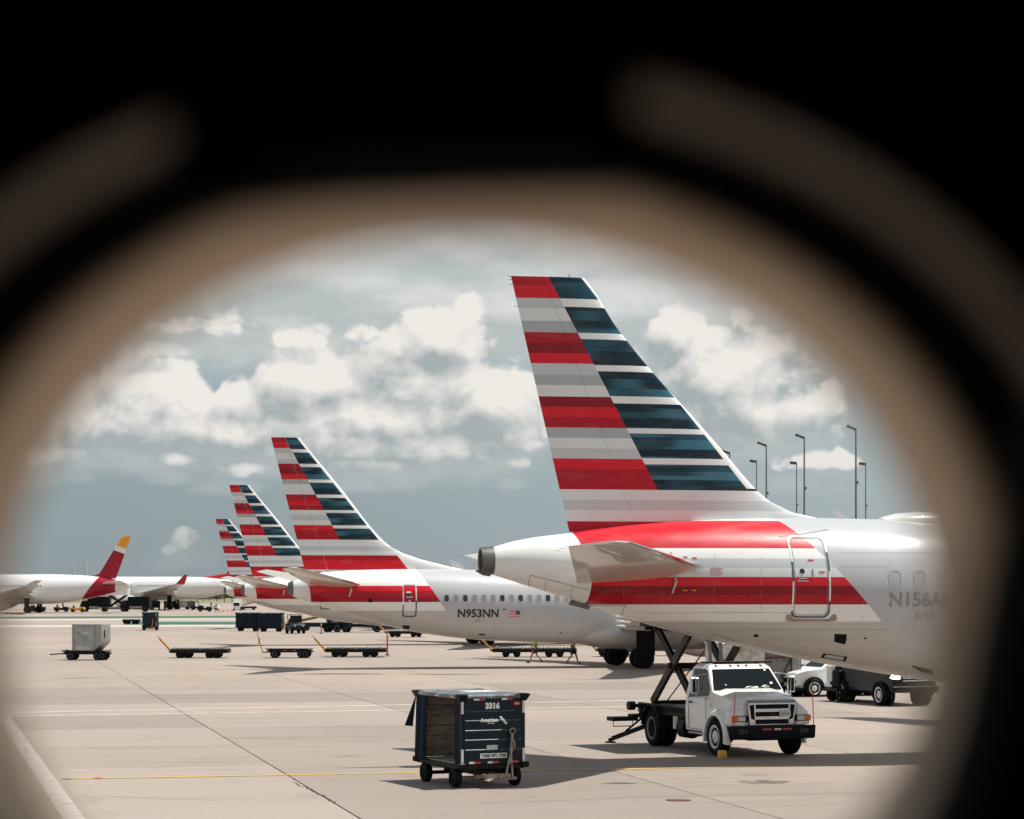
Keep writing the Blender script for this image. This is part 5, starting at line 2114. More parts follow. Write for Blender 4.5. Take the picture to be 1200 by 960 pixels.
    mb.lathe([(1.005, .03), (1.022, .03), (1.024, .025)], axis='X', n=20)
    mb.v = [(x, y * 2.6, z * 1.35 + 1.10) for x, y, z in mb.v]
    em = mb.build('emblem', M_NAVY, gr)
    mb = MB()
    mb.box((1.018, .34, 1.10), (.012, .30, .155), ch=.004)
    npl = mb.build('number_plate', M_REFLWHITE, gr)
    mb = MB()
    for k in range(5):
        mb.box((1.026, .34 - .10 + k * .05, 1.10), (.003, .026, .08))
    mb.build('plate_figures', mat('plate_grey', lin(.25, .27, .28), .5, dirt=0), npl)
    # bumper
    mb = MB()
    mb.slabs([(.86, .50, 1.0), (.97, .46, 1.12), (1.02, .48, 1.16), (1.02, .80, 1.18), (.86, .80, 1.18)])
    bp = mb.build('bumper', M_BLACK, t, bevel=.015, seg=2)
    for x0, m_ in ((-.14, M_REDPLASTIC), (.14, M_REFLWHITE), (.40, M_REDPLASTIC)):
        mb = MB()
        mb.box((1.024, x0, .715), (.006, .24 if m_ is M_REDPLASTIC else .18, .045))
        mb.build('reflector', m_, bp)
    mk = mat('faded_number', lin(.16, .17, .17), .7, dirt=.6, dscale=30, dcol=lin(.02, .02, .02))
    for yc in (-.80, .86):
        text_part('239', .15, lambda x, y, yc=yc: Vector((1.0235, yc + x, .66 + y)), mk, bp)
    for s in (-1, 1):
        mb = MB()
        p = Vector((.98, s * (1.14 if s > 0 else 1.02), .72))
        mb.tube([p, p + Vector((0, s * -.03, .88))], .013, 6)
        mb.build('marker_rod', M_POSTRED, bp)
    # roof light beam and marker lamps
    mb = MB()
    mb.box((-1.05, .0, 2.335), (.10, 1.95, .05), ch=.01)
    mb.box((-1.05, -.55, 2.30), (.06, .06, .05))
    mb.box((-1.05, .55, 2.30), (.06, .06, .05))
    mb.build('roof_beam', M_BLACK, cab)
    for y in (-.62, -.22, 0, .22, .62):
        mb = MB()
        mb.box((-.92, y, 2.265), (.07, .07, .035), ch=.012)
        mb.build('marker_lamp', M_ORANGE, cab)
    # chassis
    mb = MB()
    for s in (-1, 1):
        mb.bar((.6, s * .42, .68), (-4.95, s * .42, .74), .09, .24)
    mb.box((.1, 0, .55), (.9, .8, .3), ch=.03)
    mb.box((-.2, 0, .78), (1.3, 1.5, .45))
    mb.box((-1.2, 0, .62), (1.3, 1.7, .2))
    mb.tube([(0, -.95, .48), (0, .95, .48)], .09, 8)
    mb.tube([(-3.9, -.95, .49), (-3.9, .95, .49)], .13, 10)
    mb.lathe([(-.3, .26), (0, .30), (.3, .26)], c=(-3.9, 0, .49), axis='Y', n=16)
    ch = mb.build('chassis', M_DARKSTEEL, t)
    for s in (-1, 1):
        mb = MB()
        mb.lathe([(-2.35, .27), (-2.33, .29), (-1.95, .29), (-1.93, .27)], c=(0, s * .82, .60), axis='X', n=20)
        mb.build('fuel_tank', M_DARKSTEEL, t)
        mb = MB()
        mb.box((-2.55, s * .95, .74), (.26, .18, .42), ch=.015)
        mb.build('tool_box', M_ALU, t)
    # deck
    mb = MB()
    mb.box((-3.45, 0, 1.02), (3.1, 2.1, .14), ch=.01)
    mb.box((-3.45, -1.0, 1.00), (3.1, .10, .26), ch=.01)
    mb.box((-3.45, 1.0, 1.00), (3.1, .10, .26), ch=.01)
    for k in range(4):
        mb.box((-2.2 - k * .85, 0, .90), (.1, 2.0, .12))
    mb.box((-4.75, 0, .85), (.12, 2.2, .34), ch=.01)
    mb.tube([(-4.4, -1.0, 1.07), (-4.4, -1.45, 1.07)], .05, 8)
    mb.tube([(-4.4, -1.40, 1.07), (-4.4, -1.58, 1.07)], .12, 12)
    mb.build('deck', M_DARKSTEEL, t)
    # rear step and stabiliser leg
    mb = MB()
    mb.box((-4.45, -1.72, .72), (.46, .72, .11), ch=.01)
    mb.box((-4.45, -1.25, .80), (.3, .5, .08))
    mb.tube([(-4.3, -1.0, .95), (-4.45, -1.7, .70)], .02, 6)
    mb.tube([(-4.4, -2.0, .70), (-4.4, -2.0, .52), (-4.4, -1.45, .52), (-4.4, -1.45, .70)], .014, 6)
    mb.build('rear_step', M_DARKSTEEL, t)
    for s in (-1, 1):
        mb = MB()
        mb.bar((-4.2, s * .75, .66), (-5.40, s * 1.62, .12), .10, .12, ch=.01)
        mb.tube([(-4.35, s * .95, .92), (-5.0, s * 1.40, .34)], .03, 8)
        og = mb.build('outrigger', M_DARKSTEEL, t)
        mb = MB()
        mb.lathe([(.0, .15), (.03, .15), (.05, .06), (.13, .05)], c=(-5.45, s * 1.66, .0), axis='Z', n=12)
        mb.build('foot_pad', M_DARKSTEEL, og)
    # wheels
    for s in (-1, 1):
        wheel(t, 0, s * .97, .485, .485, .27, side=s, rim=.58, holes=10, rim_m=M_RIMSILVER, name='front_wheel')
        wheel(t, -3.9, s * 1.0, .485, .485, .27, side=s, rim=.58, holes=0, rim_m=M_RIMGREY, name='rear_wheel', dual=True)
        wheel(t, -3.9, s * .70, .485, .485, .26, side=s, rim=.58, holes=0, rim_m=M_RIMGREY, name='rear_wheel')
        mb = MB()
        mb.prism([(-3.9 + .60 * math.cos(a), s * .55, .55 + .58 * math.sin(a)) for a in [math.pi * k / 12 for k in range(13)]] + [(-3.9 + .56 * math.cos(a), s * .55, .55 + .54 * math.sin(a)) for a in [math.pi * k / 12 for k in range(12, -1, -1)]], (0, s * .62, 0))
        mb.build('mudguard', M_DARKSTEEL, t)
    # scissor lift: two crossing pairs of arms
    zl0, zl1 = 1.14, 3.22
    xr, xf = -4.62, -2.0
    for s in (-1, 1):
        yy = s * .78
        mb = MB()
        mb.bar((xr, yy, zl0), (xf, yy, zl1), .09, .24, ch=.01)
        mb.build('scissor_arm', M_ARMWORN, t)
        mb = MB()
        mb.bar((xf, yy - s * .11, zl0), (xr, yy - s * .11, zl1), .09, .24, ch=.01)
        mb.build('scissor_arm', M_DARKSTEEL, t)
    mb = MB()
    xm, zm = (xr + xf) / 2, (zl0 + zl1) / 2
    mb.tube([(xm, -.9, zm), (xm, .9, zm)], .08, 10)
    mb.tube([(xr, -.8, zl0), (xr, .8, zl0)], .05, 8)
    mb.tube([(xf, -.8, zl0), (xf, .8, zl0)], .05, 8)
    mb.tube([(xf + .55, -.7, zm + .45), (xr + .75, -.7, zl0 + .05)], .018, 6)
    mb.tube([(xr + .6, .7, zl0 + .1), (xf - .3, .7, zm - .1)], .018, 6)
    mb.build('cross_shaft', M_DARKSTEEL, t)
    for s in (-1, 1):
        mb = MB()
        mb.tube([(-2.05, s * .16 - .05, 1.2), (-2.15, s * .16 - .05, 2.1)], .075, 12)
        mb.tube([(-2.15, s * .16 - .05, 2.1), (-2.3, s * .16 - .05, 3.1)], .05, 12)
        mb.build('lift_cylinder', M_STEEL, t)
    # lifted body
    mb = MB()
    mb.box((-2.95, 0, 3.30), (3.6, 2.2, .16), ch=.01)
    for k in range(6):
        mb.box((-4.5 + k * .62, 0, 3.18), (.10, 2.1, .12))
    mb.build('lift_frame', M_DARKSTEEL, t)
    mb = MB()
    mb.box((-2.95, 0, 4.38), (3.6, 2.2, 2.0), ch=.03)
    mb.build('lift_body', Mw, t)
    return t


M_RIMSILVER = mat('bright_wheel_rim', lin(.70, .70, .69), .35, .25, dirt=.12)
M_RIMGREY = mat('grey_wheel_rim', lin(.26, .26, .25), .5, .3, dirt=.3)
M_ARMWORN = mat('worn_brown_steel', lin(.022, .016, .013), .55, dirt=.3, dcol=lin(.16, .11, .085), dscale=3, spec=.2)
TRUCK = service_truck()

# wheel chock
mb = MB()
mb.prism([(-.11, -.09, 0), (.11, -.09, 0), (.09, -.09, .19), (-.09, -.09, .19)], (0, .2, 0))
_x, _d = G(846.5, 888.5)
o = mb.build('wheel_chock', M_YELLOW, None, bevel=.012)
o.location = (_x, _d, .004)
o.rotation_euler = (0, 0, R(10))
tag(o, 'small yellow chock against the front wheel of the white truck', 'wheel chock')


# ------------------------------------------------------------------ white crossover and dark pickup
def road_car(name, label, loc, rz, paint, prof, L, W, wheels, r, glass, cat, lamp_on=False, pickup=False):
    """profile from the side (x forward, z up, half width), wheels at x positions"""
    t = thing(name, label, cat, loc, rz)
    mb = MB()
    mb.slabs(prof)
    body = mb.build('body', paint, t, bevel=.05, seg=3, sharp=50)
    for (nm, q, out) in glass:
        mb = MB()
        n = (Vector(q[1]) - Vector(q[0])).cross(Vector(q[-1]) - Vector(q[0])).normalized()
        if n.dot(Vector(out)) < 0:
            n = -n
        mb.prism([Vector(p) + n * .004 for p in q], n * .012)
        mb.build(nm, M_GLASS, body, bevel=.003, seg=1)
    for x in wheels:
        for s in (-1, 1):
            wheel(t, x, s * (W / 2 - .10), r, r, .24, side=s, rim=.66, holes=5, rim_m=M_RIMSILVER)
            mb = MB()
            rg = []
            for k in range(13):
                a = math.pi * k / 12
                rg.append([(x + q * math.cos(a), s * y, r + q * math.sin(a)) for q, y in ((r + .04, W / 2 - .25), (r + .04, W / 2 + .01), (r + .10, W / 2 + .012), (r + .10, W / 2 - .25))])
            mb.loft(rg)
            mb.build('wheel_arch', M_BLACK, body, sharp=60)
            mb = MB()
            mb.lathe([(-.10, r + .03), (.10, r + .03)], c=(x, s * (W / 2 - .36), r), axis='Y', n=20)
            mb.build('wheel_well', M_BLACK, body)
    return t, body


def crossover():
    x, d = G(956, 817)
    L, W = 4.5, 1.84
    # local x forward; the car faces left in view and slightly towards the viewer
    rz = math.pi + R(20)
    wx = 1.36
    loc = (x + wx * math.cos(R(20)) - .36, d + wx * math.sin(R(20)) + .92 * math.cos(R(20)), 0)
    prof = [(2.20, .42, .70), (2.25, .70, .78), (2.12, .95, .80), (1.9, 1.02, .84), (1.0, 1.13, .86), (.42, 1.55, .72), (.05, 1.68, .62), (-.9, 1.70, .62), (-1.75, 1.58, .64), (-2.12, 1.10, .80), (-2.22, .80, .86), (-2.20, .40, .80), (-1.0, .30, .88), (1.0, .30, .88)]
    hw = lambda z: .86 - max(0, z - 1.1) * .34
    glass = [('windscreen', [(.93, -.70, 1.19), (.93, .70, 1.19), (.42, .60, 1.55), (.42, -.60, 1.55)], (1, 0, 1))]
    for s in (-1, 1):
        glass.append(('side_window', [(.62, s * .875, 1.16), (-.5, s * .875, 1.18), (-.5, s * .67, 1.60), (.22, s * .67, 1.58)], (0, s, .3)))
        glass.append(('side_window', [(-.56, s * .875, 1.18), (-1.75, s * .86, 1.22), (-1.5, s * .68, 1.56), (-.56, s * .67, 1.60)], (0, s, .3)))
    t, b = road_car('crossover_car', 'white crossover car with silver five spoke wheels behind the truck', loc, rz, M_WHITE, prof, L, W, (1.36, -1.33), .35, glass, 'car')
    for s in (-1, 1):
        mb = MB()
        mb.prism([(2.16, s * .52, .86), (2.08, s * .82, .88), (1.72, s * .88, .99), (1.80, s * .80, 1.0), (2.10, s * .56, .95)], (.03, s * .012, .02))
        mb.build('headlight', M_LENS, b)
        mb = MB()
        mb.box((2.17, s * .70, .60), (.10, .22, .11), ch=.02)
        f = mb.build('fog_lamp_bezel', M_BLACK, b)
        mb = MB()
        mb.box((2.18, s * .66 + s * .06, .60), (.10, .09, .08), ch=.02)
        mb.build('turn_lamp', M_ORANGE, f)
        mb = MB()
        mb.box((.55, s * 1.0, 1.17), (.12, .2, .13), ch=.03)
        mb.build('mirror', M_BLACK, b)
    mb = MB()
    mb.box((2.24, 0, .66), (.05, 1.0, .18), ch=.02)
    mb.build('grille', M_BLACK, b)
    mb = MB()
    mb.box((0, 0, .33), (4.3, 1.72, .16), ch=.03)
    mb.build('sill', M_BLACK, b)
    return t


def pickup():
    x, d = G(1030, 827)
    a = R(-71)     # heading: right and towards the viewer
    rz = a
    W = 2.0
    r = .40
    prof = [(2.75, .55, .86), (2.80, .85, .92), (2.72, 1.20, .92), (2.6, 1.28, .92), (1.15, 1.36, .95), (.55, 1.83, .74), (.2, 1.92, .68), (-1.2, 1.93, .68), (-1.5, 1.86, .72), (-1.62, 1.30, .95), (-3.1, 1.28, .95), (-3.14, .60, .93), (-2.0, .48, .93), (1.2, .48, .93)]
    prof = [(x_ * .82, z_, w_) for x_, z_, w_ in prof]
    # front wheel on the viewer's side (local y negative)
    c, s_ = math.cos(a), math.sin(a)
    lx, ly = 1.75 * .82, -.98
    loc = (x - (lx * c - ly * s_), d - (lx * s_ + ly * c), 0)
    glass = [('windscreen', [(1.06, -.80, 1.42), (1.06, .80, 1.42), (.58, .68, 1.80), (.58, -.68, 1.80)], (1, 0, 1))]
    for s in (-1, 1):
        glass.append(('side_window', [(.72, s * .965, 1.40), (-.3, s * .965, 1.40), (-.3, s * .72, 1.84), (.36, s * .72, 1.84)], (0, s, .3)))
        glass.append(('side_window', [(-.36, s * .965, 1.40), (-1.4, s * .965, 1.40), (-1.3, s * .73, 1.82), (-.36, s * .72, 1.84)], (0, s, .3)))
    glass = [(n_, [(x_ * .82, y_, z_) for x_, y_, z_ in q_], o_) for n_, q_, o_ in glass]
    t, b = road_car('pickup_truck', 'dark pickup truck with a lit headlamp driving beneath the nearest airliner', loc, rz, mat('black_car_paint', lin(.005, .007, .009), .25, dirt=.12, dcol=lin(.03, .027, .025), coat=.0, spec=.3), prof, 5.9, W, (1.435, -1.56), r, glass, 'pickup truck')
    ml = mat('lit_headlamp', lin(1, .97, .9), .3, dirt=0, emit=9.0)
    for s in (-1, 1):
        mb = MB()
        mb.box((2.22, s * .74, 1.08), (.20, .34, .17), ch=.03)
        mb.build('headlight', ml if s < 0 else M_LENS, b)
        mb = MB()
        mb.box((.62, s * 1.12, 1.42), (.12, .24, .2), ch=.03)
        mb.build('mirror', M_BLACK, b)
    mb = MB()
    mb.box((2.27, 0, 1.02), (.08, 1.05, .34), ch=.03)
    g = mb.build('grille', M_DARKSTEEL, b)
    for k in range(3):
        mb = MB()
        mb.box((2.32, 0, .92 + k * .10), (.02, .98, .03), ch=.005)
        mb.build('grille_bar', M_CHROME, g)
    mb = MB()
    mb.box((2.32, 0, .62), (.20, 1.9, .24), ch=.04)
    mb.build('bumper', M_DARKSTEEL, b)
    return t


crossover()
pickup()


def ground_unit():
    """small trailer with a pump between the crossover and the pickup"""
    x, d = G(990, 822)
    t = thing('ground_power_trailer', 'small dark machine on a trailer between the white crossover and the pickup', 'trailer', (x, d, 0), R(25))
    mb = MB()
    mb.box((0, 0, .45), (1.5, .8, .10), ch=.01)
    mb.bar((.7, 0, .42), (1.6, 0, .30), .07, .07)
    mb.bar((-.5, -.3, .42), (-.5, -.3, .0), .06, .06)
    mb.build('frame', M_DARKSTEEL, t)
    mb = MB()
    mb.box((-.15, 0, .85), (.60, .55, .70), ch=.05)
    mb.box((-.15, .0, 1.30), (.35, .35, .24), ch=.04)
    mb.tube([(-.1, -.2, 1.2), (.25, -.25, 1.35), (.45, -.2, 1.0), (.35, -.2, .6)], .05, 8)
    mb.build('engine_block', M_BLACK, t)
    mb = MB()
    mb.lathe([(-.30, .05), (-.29, .20), (.29, .20), (.30, .05)], c=(-.05, 0, .95), axis='Z', n=20)
    mb.v = [(x_ - .30, y_ + .35, z_ + .1) for x_, y_, z_ in mb.v]
    mb.build('tank', M_REFLWHITE, t)
    mb = MB()
    mb.box((.1, -.29, .95), (.16, .03, .10), ch=.005)
    mb.build('control_panel', M_YELLOW, t)
    mb = MB()
    mb.bar((.45, -.2, .0), (.55, -.2, .05), .5, .04)
    mb.bar((.72, -.35, .45), (.95, -.35, 1.35), .09, .05)
    mb.build('red_handle', M_POSTRED, t)
    for s in (-1, 1):
        wheel(t, -.25, s * .45, .26, .26, .16, side=s, rim=.5, rim_m=M_RIMGREY)


ground_unit()


def marker_post(px, py, h, label):
    x, d = G(px, py)
    mb = MB()
    mb.tube([(0, 0, 0), (0, 0, h)], .055, 10)
    o = mb.build('marker_post', M_POSTRED)
    o.location = (x, d, 0)
    tag(o, label, 'marker post', 'red marker posts')
    mb = MB()
    mb.lathe([(0, .16), (.05, .15), (.07, .07)], axis='Z', n=14)
    mb.build('foot', M_DARKSTEEL, o)
    mb = MB()
    mb.tube([(0, 0, h - .22), (0, 0, h - .08)], .058, 10)
    mb.build('band', M_REFLWHITE, o)


marker_post(454, 768, 1.55, 'red marker post at the right end of the long flat dolly')
marker_post(376.5, 743, 1.1, 'red marker post beside the tow tractor of the baggage train')
marker_post(963.5, 806, 1.55, 'thin red post standing in front of the white crossover car')


# ------------------------------------------------------------------ carts behind the truck
def side_carts():
    M_CRATE = mat('scuffed_white_panel', lin(.60, .57, .52), .5, dirt=.3, dcol=lin(.32, .22, .15), dscale=2.2)
    M_GREYC = mat('grey_canvas', lin(.22, .215, .20), .75, dirt=.3, dscale=2, bump=.3, bscale=6)
    x, d = G(864, 817)
    t = thing('cargo_cart', 'white panelled cargo cart with rust marks standing behind the truck cab', 'cargo cart', (x, d + 1, 0), R(12))
    mb = MB()
    mb.box((0, 0, .50), (1.75, 2.4, .12), ch=.01)
    mb.build('chassis', M_DARKSTEEL, t)
    for k in range(3):
        mb = MB()
        mb.box((-.86 + (k + .5) * .5733, -1.18, 1.33), (.565, .035, 1.50), ch=.006)
        mb.build('side_panel', M_CRATE, t)
    mb = MB()
    mb.box((0, .02, 1.33), (1.72, 2.32, 1.46), ch=.01)
    mb.build('box', M_CRATE, t)
    mb = MB()
    mb.box((0, 0, 2.11), (1.80, 2.45, .07), ch=.02)
    mb.build('roof', M_ALU, t)
    mb = MB()
    mb.box((.58, -1.205, .98), (.40, .03, .42), ch=.01)
    mb.build('vent', M_DARKSTEEL, t)
    for sx in (-1, 1):
        for sy in (-.8, .8):
            w = wheel(t, sx * .75, sy, .22, .22, .15, side=sx, rim=.55, rim_m=M_DARKSTEEL)
            w.rotation_euler = (0, 0, R(-90))
    x, d = G(907, 816)
    t = thing('cargo_cart', 'grey canvas sided cargo cart with a dark bar, between truck and white crossover', 'cargo cart', (x, d + 1, 0), R(12))
    mb = MB()
    mb.box((0, 0, .50), (1.75, 2.4, .12), ch=.01)
    mb.build('chassis', M_DARKSTEEL, t)
    mb = MB()
    nx = 26
    for j in range(nx):
        x0, x1 = -.86 + 1.72 * j / nx, -.86 + 1.72 * (j + 1) / nx
        f = lambda q: -1.2 + .02 * math.sin(q * 9) + .012 * math.sin(q * 23)
        mb.add([(x0, f(x0), .55), (x1, f(x1), .55), (x1, f(x1), 2.0), (x0, f(x0), 2.0), (x0, 1.2, .55), (x1, 1.2, .55), (x1, 1.2, 2.0), (x0, 1.2, 2.0)], [(0, 1, 2, 3), (4, 5, 6, 7), (0, 1, 5, 4), (3, 2, 6, 7)])
    mb.add([(-.86, -1.19, .55), (-.86, 1.2, .55), (-.86, 1.2, 2.0), (-.86, -1.19, 2.0)], [(0, 1, 2, 3)])
    mb.add([(.86, -1.19, .55), (.86, 1.2, .55), (.86, 1.2, 2.0), (.86, -1.19, 2.0)], [(0, 1, 2, 3)])
    mb.build('canvas_cover', M_GREYC, t, sharp=60)
    mb = MB()
    mb.bar((-.86, -1.25, 1.52), (.80, -1.25, 1.60), .04, .07)
    mb.build('dark_bar', mat('dark_red_bar', lin(.12, .02, .02), .5), t)
    for q in ((.02, .42), (.42, .42)):
        mb = MB()
        mb.bar((q[0], -1.25, .75), (q[1], -1.25, 1.55), .03, .035)
        mb.build('strap', M_BLACK, t)
    mb = MB()
    mb.box((0, 0, 2.03), (1.80, 2.5, .06), ch=.02)
    mb.build('roof', M_GREYC, t)
    for sx in (-1, 1):
        for sy in (-.8, .8):
            w = wheel(t, sx * .75, sy, .22, .22, .15, side=sx, rim=.55, rim_m=M_DARKSTEEL)
            w.rotation_euler = (0, 0, R(-90))


side_carts()


# ------------------------------------------------------------------ flat dollies and the cargo container
def dolly(label, px0, px1, py, group, style, tow=None, rz=0.0):
    """flat container dolly seen from its side; style: rollers / thin"""
    x0, d = G(px0, py)
    x1, _ = G(px1, py)
    L = x1 - x0
    t = thing('flat_dolly', label, 'dolly', ((x0 + x1) / 2, d + .8, 0), rz, group)
    h = L / 2
    mb = MB()
    if style == 'rollers':
        mb.box((0, 0, .44), (L, 1.6, .24), ch=.02)
        mb.box((-h + .45 * h, 0, .30), (.34 * h * 1.3, 1.2, .12), ch=.02)
        mb.box((h - .52 * h, 0, .30), (.34 * h * 1.3, 1.2, .12), ch=.02)
    else:
        mb.box((0, 0, .54), (L * .96, 1.5, .10), ch=.01)
        mb.bar((-h * .98, -.6, .40), (h, -.6, .40), .07, .09)
        mb.bar((-h * .98, .6, .40), (h, .6, .40), .07, .09)
        for k in range(5):
            mb.box((-h * .8 + k * h * .4, 0, .46), (.28, 1.4, .10))
    fr = mb.build('frame', M_DARKSTEEL, t)
    if style == 'rollers':
        n = int(L / .22)
        for k in range(n):
            mb = MB()
            mb.tube([(-h + .12 + k * (L - .24) / (n - 1), -.72, .60), (-h + .12 + k * (L - .24) / (n - 1), .72, .60)], .045, 6)
            mb.build('roller', M_RIMGREY, t)
        for k in range(int(L / .8) + 1):
            mb = MB()
            mb.box((-h + .3 + k * .8, -.80, .60 + random.uniform(.0, .04)), (.14, .06, .12), ch=.01)
            mb.build('stop', M_ALU, t)
    else:
        for sx in (-1, 1):
            mb = MB()
            mb.box((sx * h * .94, -.2, .60), (.25, 1.2, .08), ch=.01)
            mb.build('end_beam', M_STEEL, t)
    wxs = (-h * .68, -h * .42, h * .34, h * .60) if style == 'rollers' else (-h * .62, h * .55, h * .72)
    for x in wxs:
        for s in (-1, 1):
            wheel(t, x, s * .66, .23 if style == 'rollers' else .27, .23 if style == 'rollers' else .27, .18, side=s, rim=.5, rim_m=M_RIMGREY if style != 'rollers' else M_DARKSTEEL)
    if tow == 'up':
        mb = MB()
        p0, p1 = Vector((-h - .02, -.1, .42)), Vector((-h - .75, -.1, 1.22))
        mb.bar(p0, p1, .10, .13, ch=.02)
        mb.box(p0 + Vector((.05, 0, .05)), (.35, .5, .22), ch=.03)
        mb.tube([p1, p1 + Vector((-.12, 0, .16))], .03, 6, mi=1)
        mb.build('tow_bar', [M_TOWYEL, M_POSTRED], t)
    elif tow == 'steep':
        mb = MB()
        p0, p1 = Vector((-h - .25, -.1, .36)), Vector((-h - .55, -.1, 1.35))
        mb.bar((-h, -.1, .36), p0, .07, .07, mi=1)
        mb.bar(p0, p1, .055, .07)
        mb.box(p0.lerp(p1, .72), (.11, .11, .36))
        mb.tube([p1, p1 + Vector((-.04, 0, .22))], .02, 6, mi=1)
        mb.build('tow_bar', [M_TOWYEL, M_DARKSTEEL], t)
    elif tow == 'flat':
        mb = MB()
        mb.bar((-h, -.1, .40), (-h - .85, -.1, .34), .07, .07)
        mb.build('tow_bar', M_DARKSTEEL, t)
    return t


M_TOWYEL = mat('faded_yellow_bar', lin(.62, .33, .06), .5, dirt=.3, dcol=lin(.25, .12, .05))
_g = 'flat dollies standing in a row on the apron'
dolly('flat roller dolly with a raised yellow bar, left of the other two empty dollies', 199, 267, 771.5, _g, 'rollers', 'up')
dolly('thin flat dolly with a nearly upright yellow bar, middle of the three empty dollies', 311, 365, 771.5, _g, 'thin', 'steep')
dolly('long roller dolly with a thick orange bar, beside the red marker post', 381, 452, 770.5, _g, 'rollers', 'up')
_g2 = 'dollies in line beyond the second airliner'
dolly('long dolly with a pale raised bar, left end of the line beyond the second airliner', 577, 676, 770.5, _g2, 'rollers', 'up')
dolly('dolly behind the walking workers, right part of the line beyond the second airliner', 700, 742, 770, _g2, 'rollers', 'up')
dolly('dolly seen between the landing gear wheels and the scissor lift', 747, 805, 769, _g2, 'rollers', 'up')
dolly('low dolly under the far tail, right of the red post', 452, 500, 747, _g2, 'rollers', 'up')
CD = dolly('thin flat dolly carrying the grey cargo container', 72, 126, 774, _g, 'thin', 'flat')


def cargo_container():
    x, d = G(84, 774)
    x1, _ = G(112, 774)
    w = x1 - x
    t = thing('cargo_container', 'grey aluminium air cargo container sitting on a thin flat dolly', 'cargo container', (x + w / 2 + .12, d + .85, .60), R(-10))
    M_U = mat('dull_aluminium', lin(.36, .37, .35), .45, .25, dirt=.22, dscale=2.0, dcol=lin(.24, .235, .22))
    hw, dp, H = w / 2, .77, 1.60
    prof = [(-hw, 0), (hw - .10, 0), (hw + .42, .48), (hw + .42, H), (-hw, H)]
    mb = MB()
    # hexagonal section: the slanted flank faces right
    mb.prism([(x_, -dp, z_) for x_, z_ in prof], (0, 2 * dp, 0))
    b = mb.build('shell', M_U, t, bevel=.012, seg=1)
    # door sheets of the near face with frame bars
    for k in range(2):
        mb = MB()
        mb.box((-hw + .05 + (k + .5) * (2 * hw - .1) / 2, -dp - .012, H / 2), ((2 * hw - .1) / 2 - .02, .02, H - .14), ch=.006)
        mb.build('door_panel', M_U, t)
    mb = MB()
    for a, c in (((-hw, .03), (hw - .1, .03)), ((-hw, H - .03), (hw + .4, H - .03)), ((-hw + .02, 0), (-hw + .02, H)), ((hw - .03, .0), (hw - .03, H)), ((hw + .40, .5), (hw + .40, H))):
        mb.bar((a[0], -dp - .02, a[1]), (c[0], -dp - .02, c[1]), .035, .06)
    mb.build('edge_frame', M_STEEL, t)
    mb = MB()
    n = 14
    mb.prism([(.62 * hw * math.cos(math.pi * k / n) - .05, -dp - .026, .05 + .24 * math.sin(math.pi * k / n)) for k in range(n + 1)], (0, -.004, 0))
    mb.build('pale_patch', M_ALU, t)
    mb = MB()
    mb.box((-hw * .45, -dp - .026, H * .66), (.10, .006, .14))
    mb.build('red_mark', M_REDPLASTIC, t)
    mb = MB()
    mb.box((hw * .3, -dp - .026, H * .66), (.55, .006, .16))
    mb.build('faded_label', M_ALU, t)
    text_part('AKE 377 AA', .17, lambda x_, y_: Vector((x_ - .02, -dp - .028, H * .885 + y_)), M_SEAM, t)
    mb = MB()
    mb.box((hw + .425, -.3, H * .62), (.01, .2, .5))
    mb.build('strap', M_BLACK, t)


cargo_container()


# ------------------------------------------------------------------ ground crew
def skin_body(name, pts, edges, mats, parent, root=0, levels=2, assign=None):
    me = bpy.data.meshes.new(name)
    me.from_pydata([p for p, r in pts], edges, [])
    o = bpy.data.objects.new(name, me)
    col.objects.link(o)
    m = o.modifiers.new('skin', 'SKIN')
    m.branch_smoothing = .4
    sl = me.skin_vertices[0].data if me.skin_vertices else None
    if sl is None:
        bm = bmesh.new()
        bm.from_mesh(me)
        bm.verts.layers.skin.verify()
        bm.to_mesh(me)
        bm.free()
        sl = me.skin_vertices[0].data
    for i, (p, r) in enumerate(pts):
        rr = r if isinstance(r, tuple) else (r, r)
        sl[i].radius = rr
        sl[i].use_root = (i == root)
    s = o.modifiers.new('sub', 'SUBSURF')
    s.levels = levels
    s.render_levels = levels
    dg = bpy.context.evaluated_depsgraph_get()
    nm = bpy.data.meshes.new_from_object(o.evaluated_get(dg))
    nm.name = name
    bpy.data.objects.remove(o)
    for q in mats:
        nm.materials.append(q)
    for p in nm.polygons:
        p.use_smooth = True
        if assign:
            p.material_index = assign(p.center)
    r = bpy.data.objects.new(name, nm)
    col.objects.link(r)
    r.parent = parent
    return r


M_SKINTONE = mat('skin', lin(.36, .21, .15), .55, dirt=0)
M_HIVIS = mat('green_yellow_vest', lin(.38, .55, .06), .6, dirt=.05)
M_SHORTS = mat('dark_shorts', lin(.015, .017, .022), .8, dirt=.1)
M_SHIRT = mat('dark_blue_shirt', lin(.03, .05, .09), .8, dirt=.1)
M_HAIR = mat('dark_hair', lin(.02, .015, .012), .7, dirt=0)


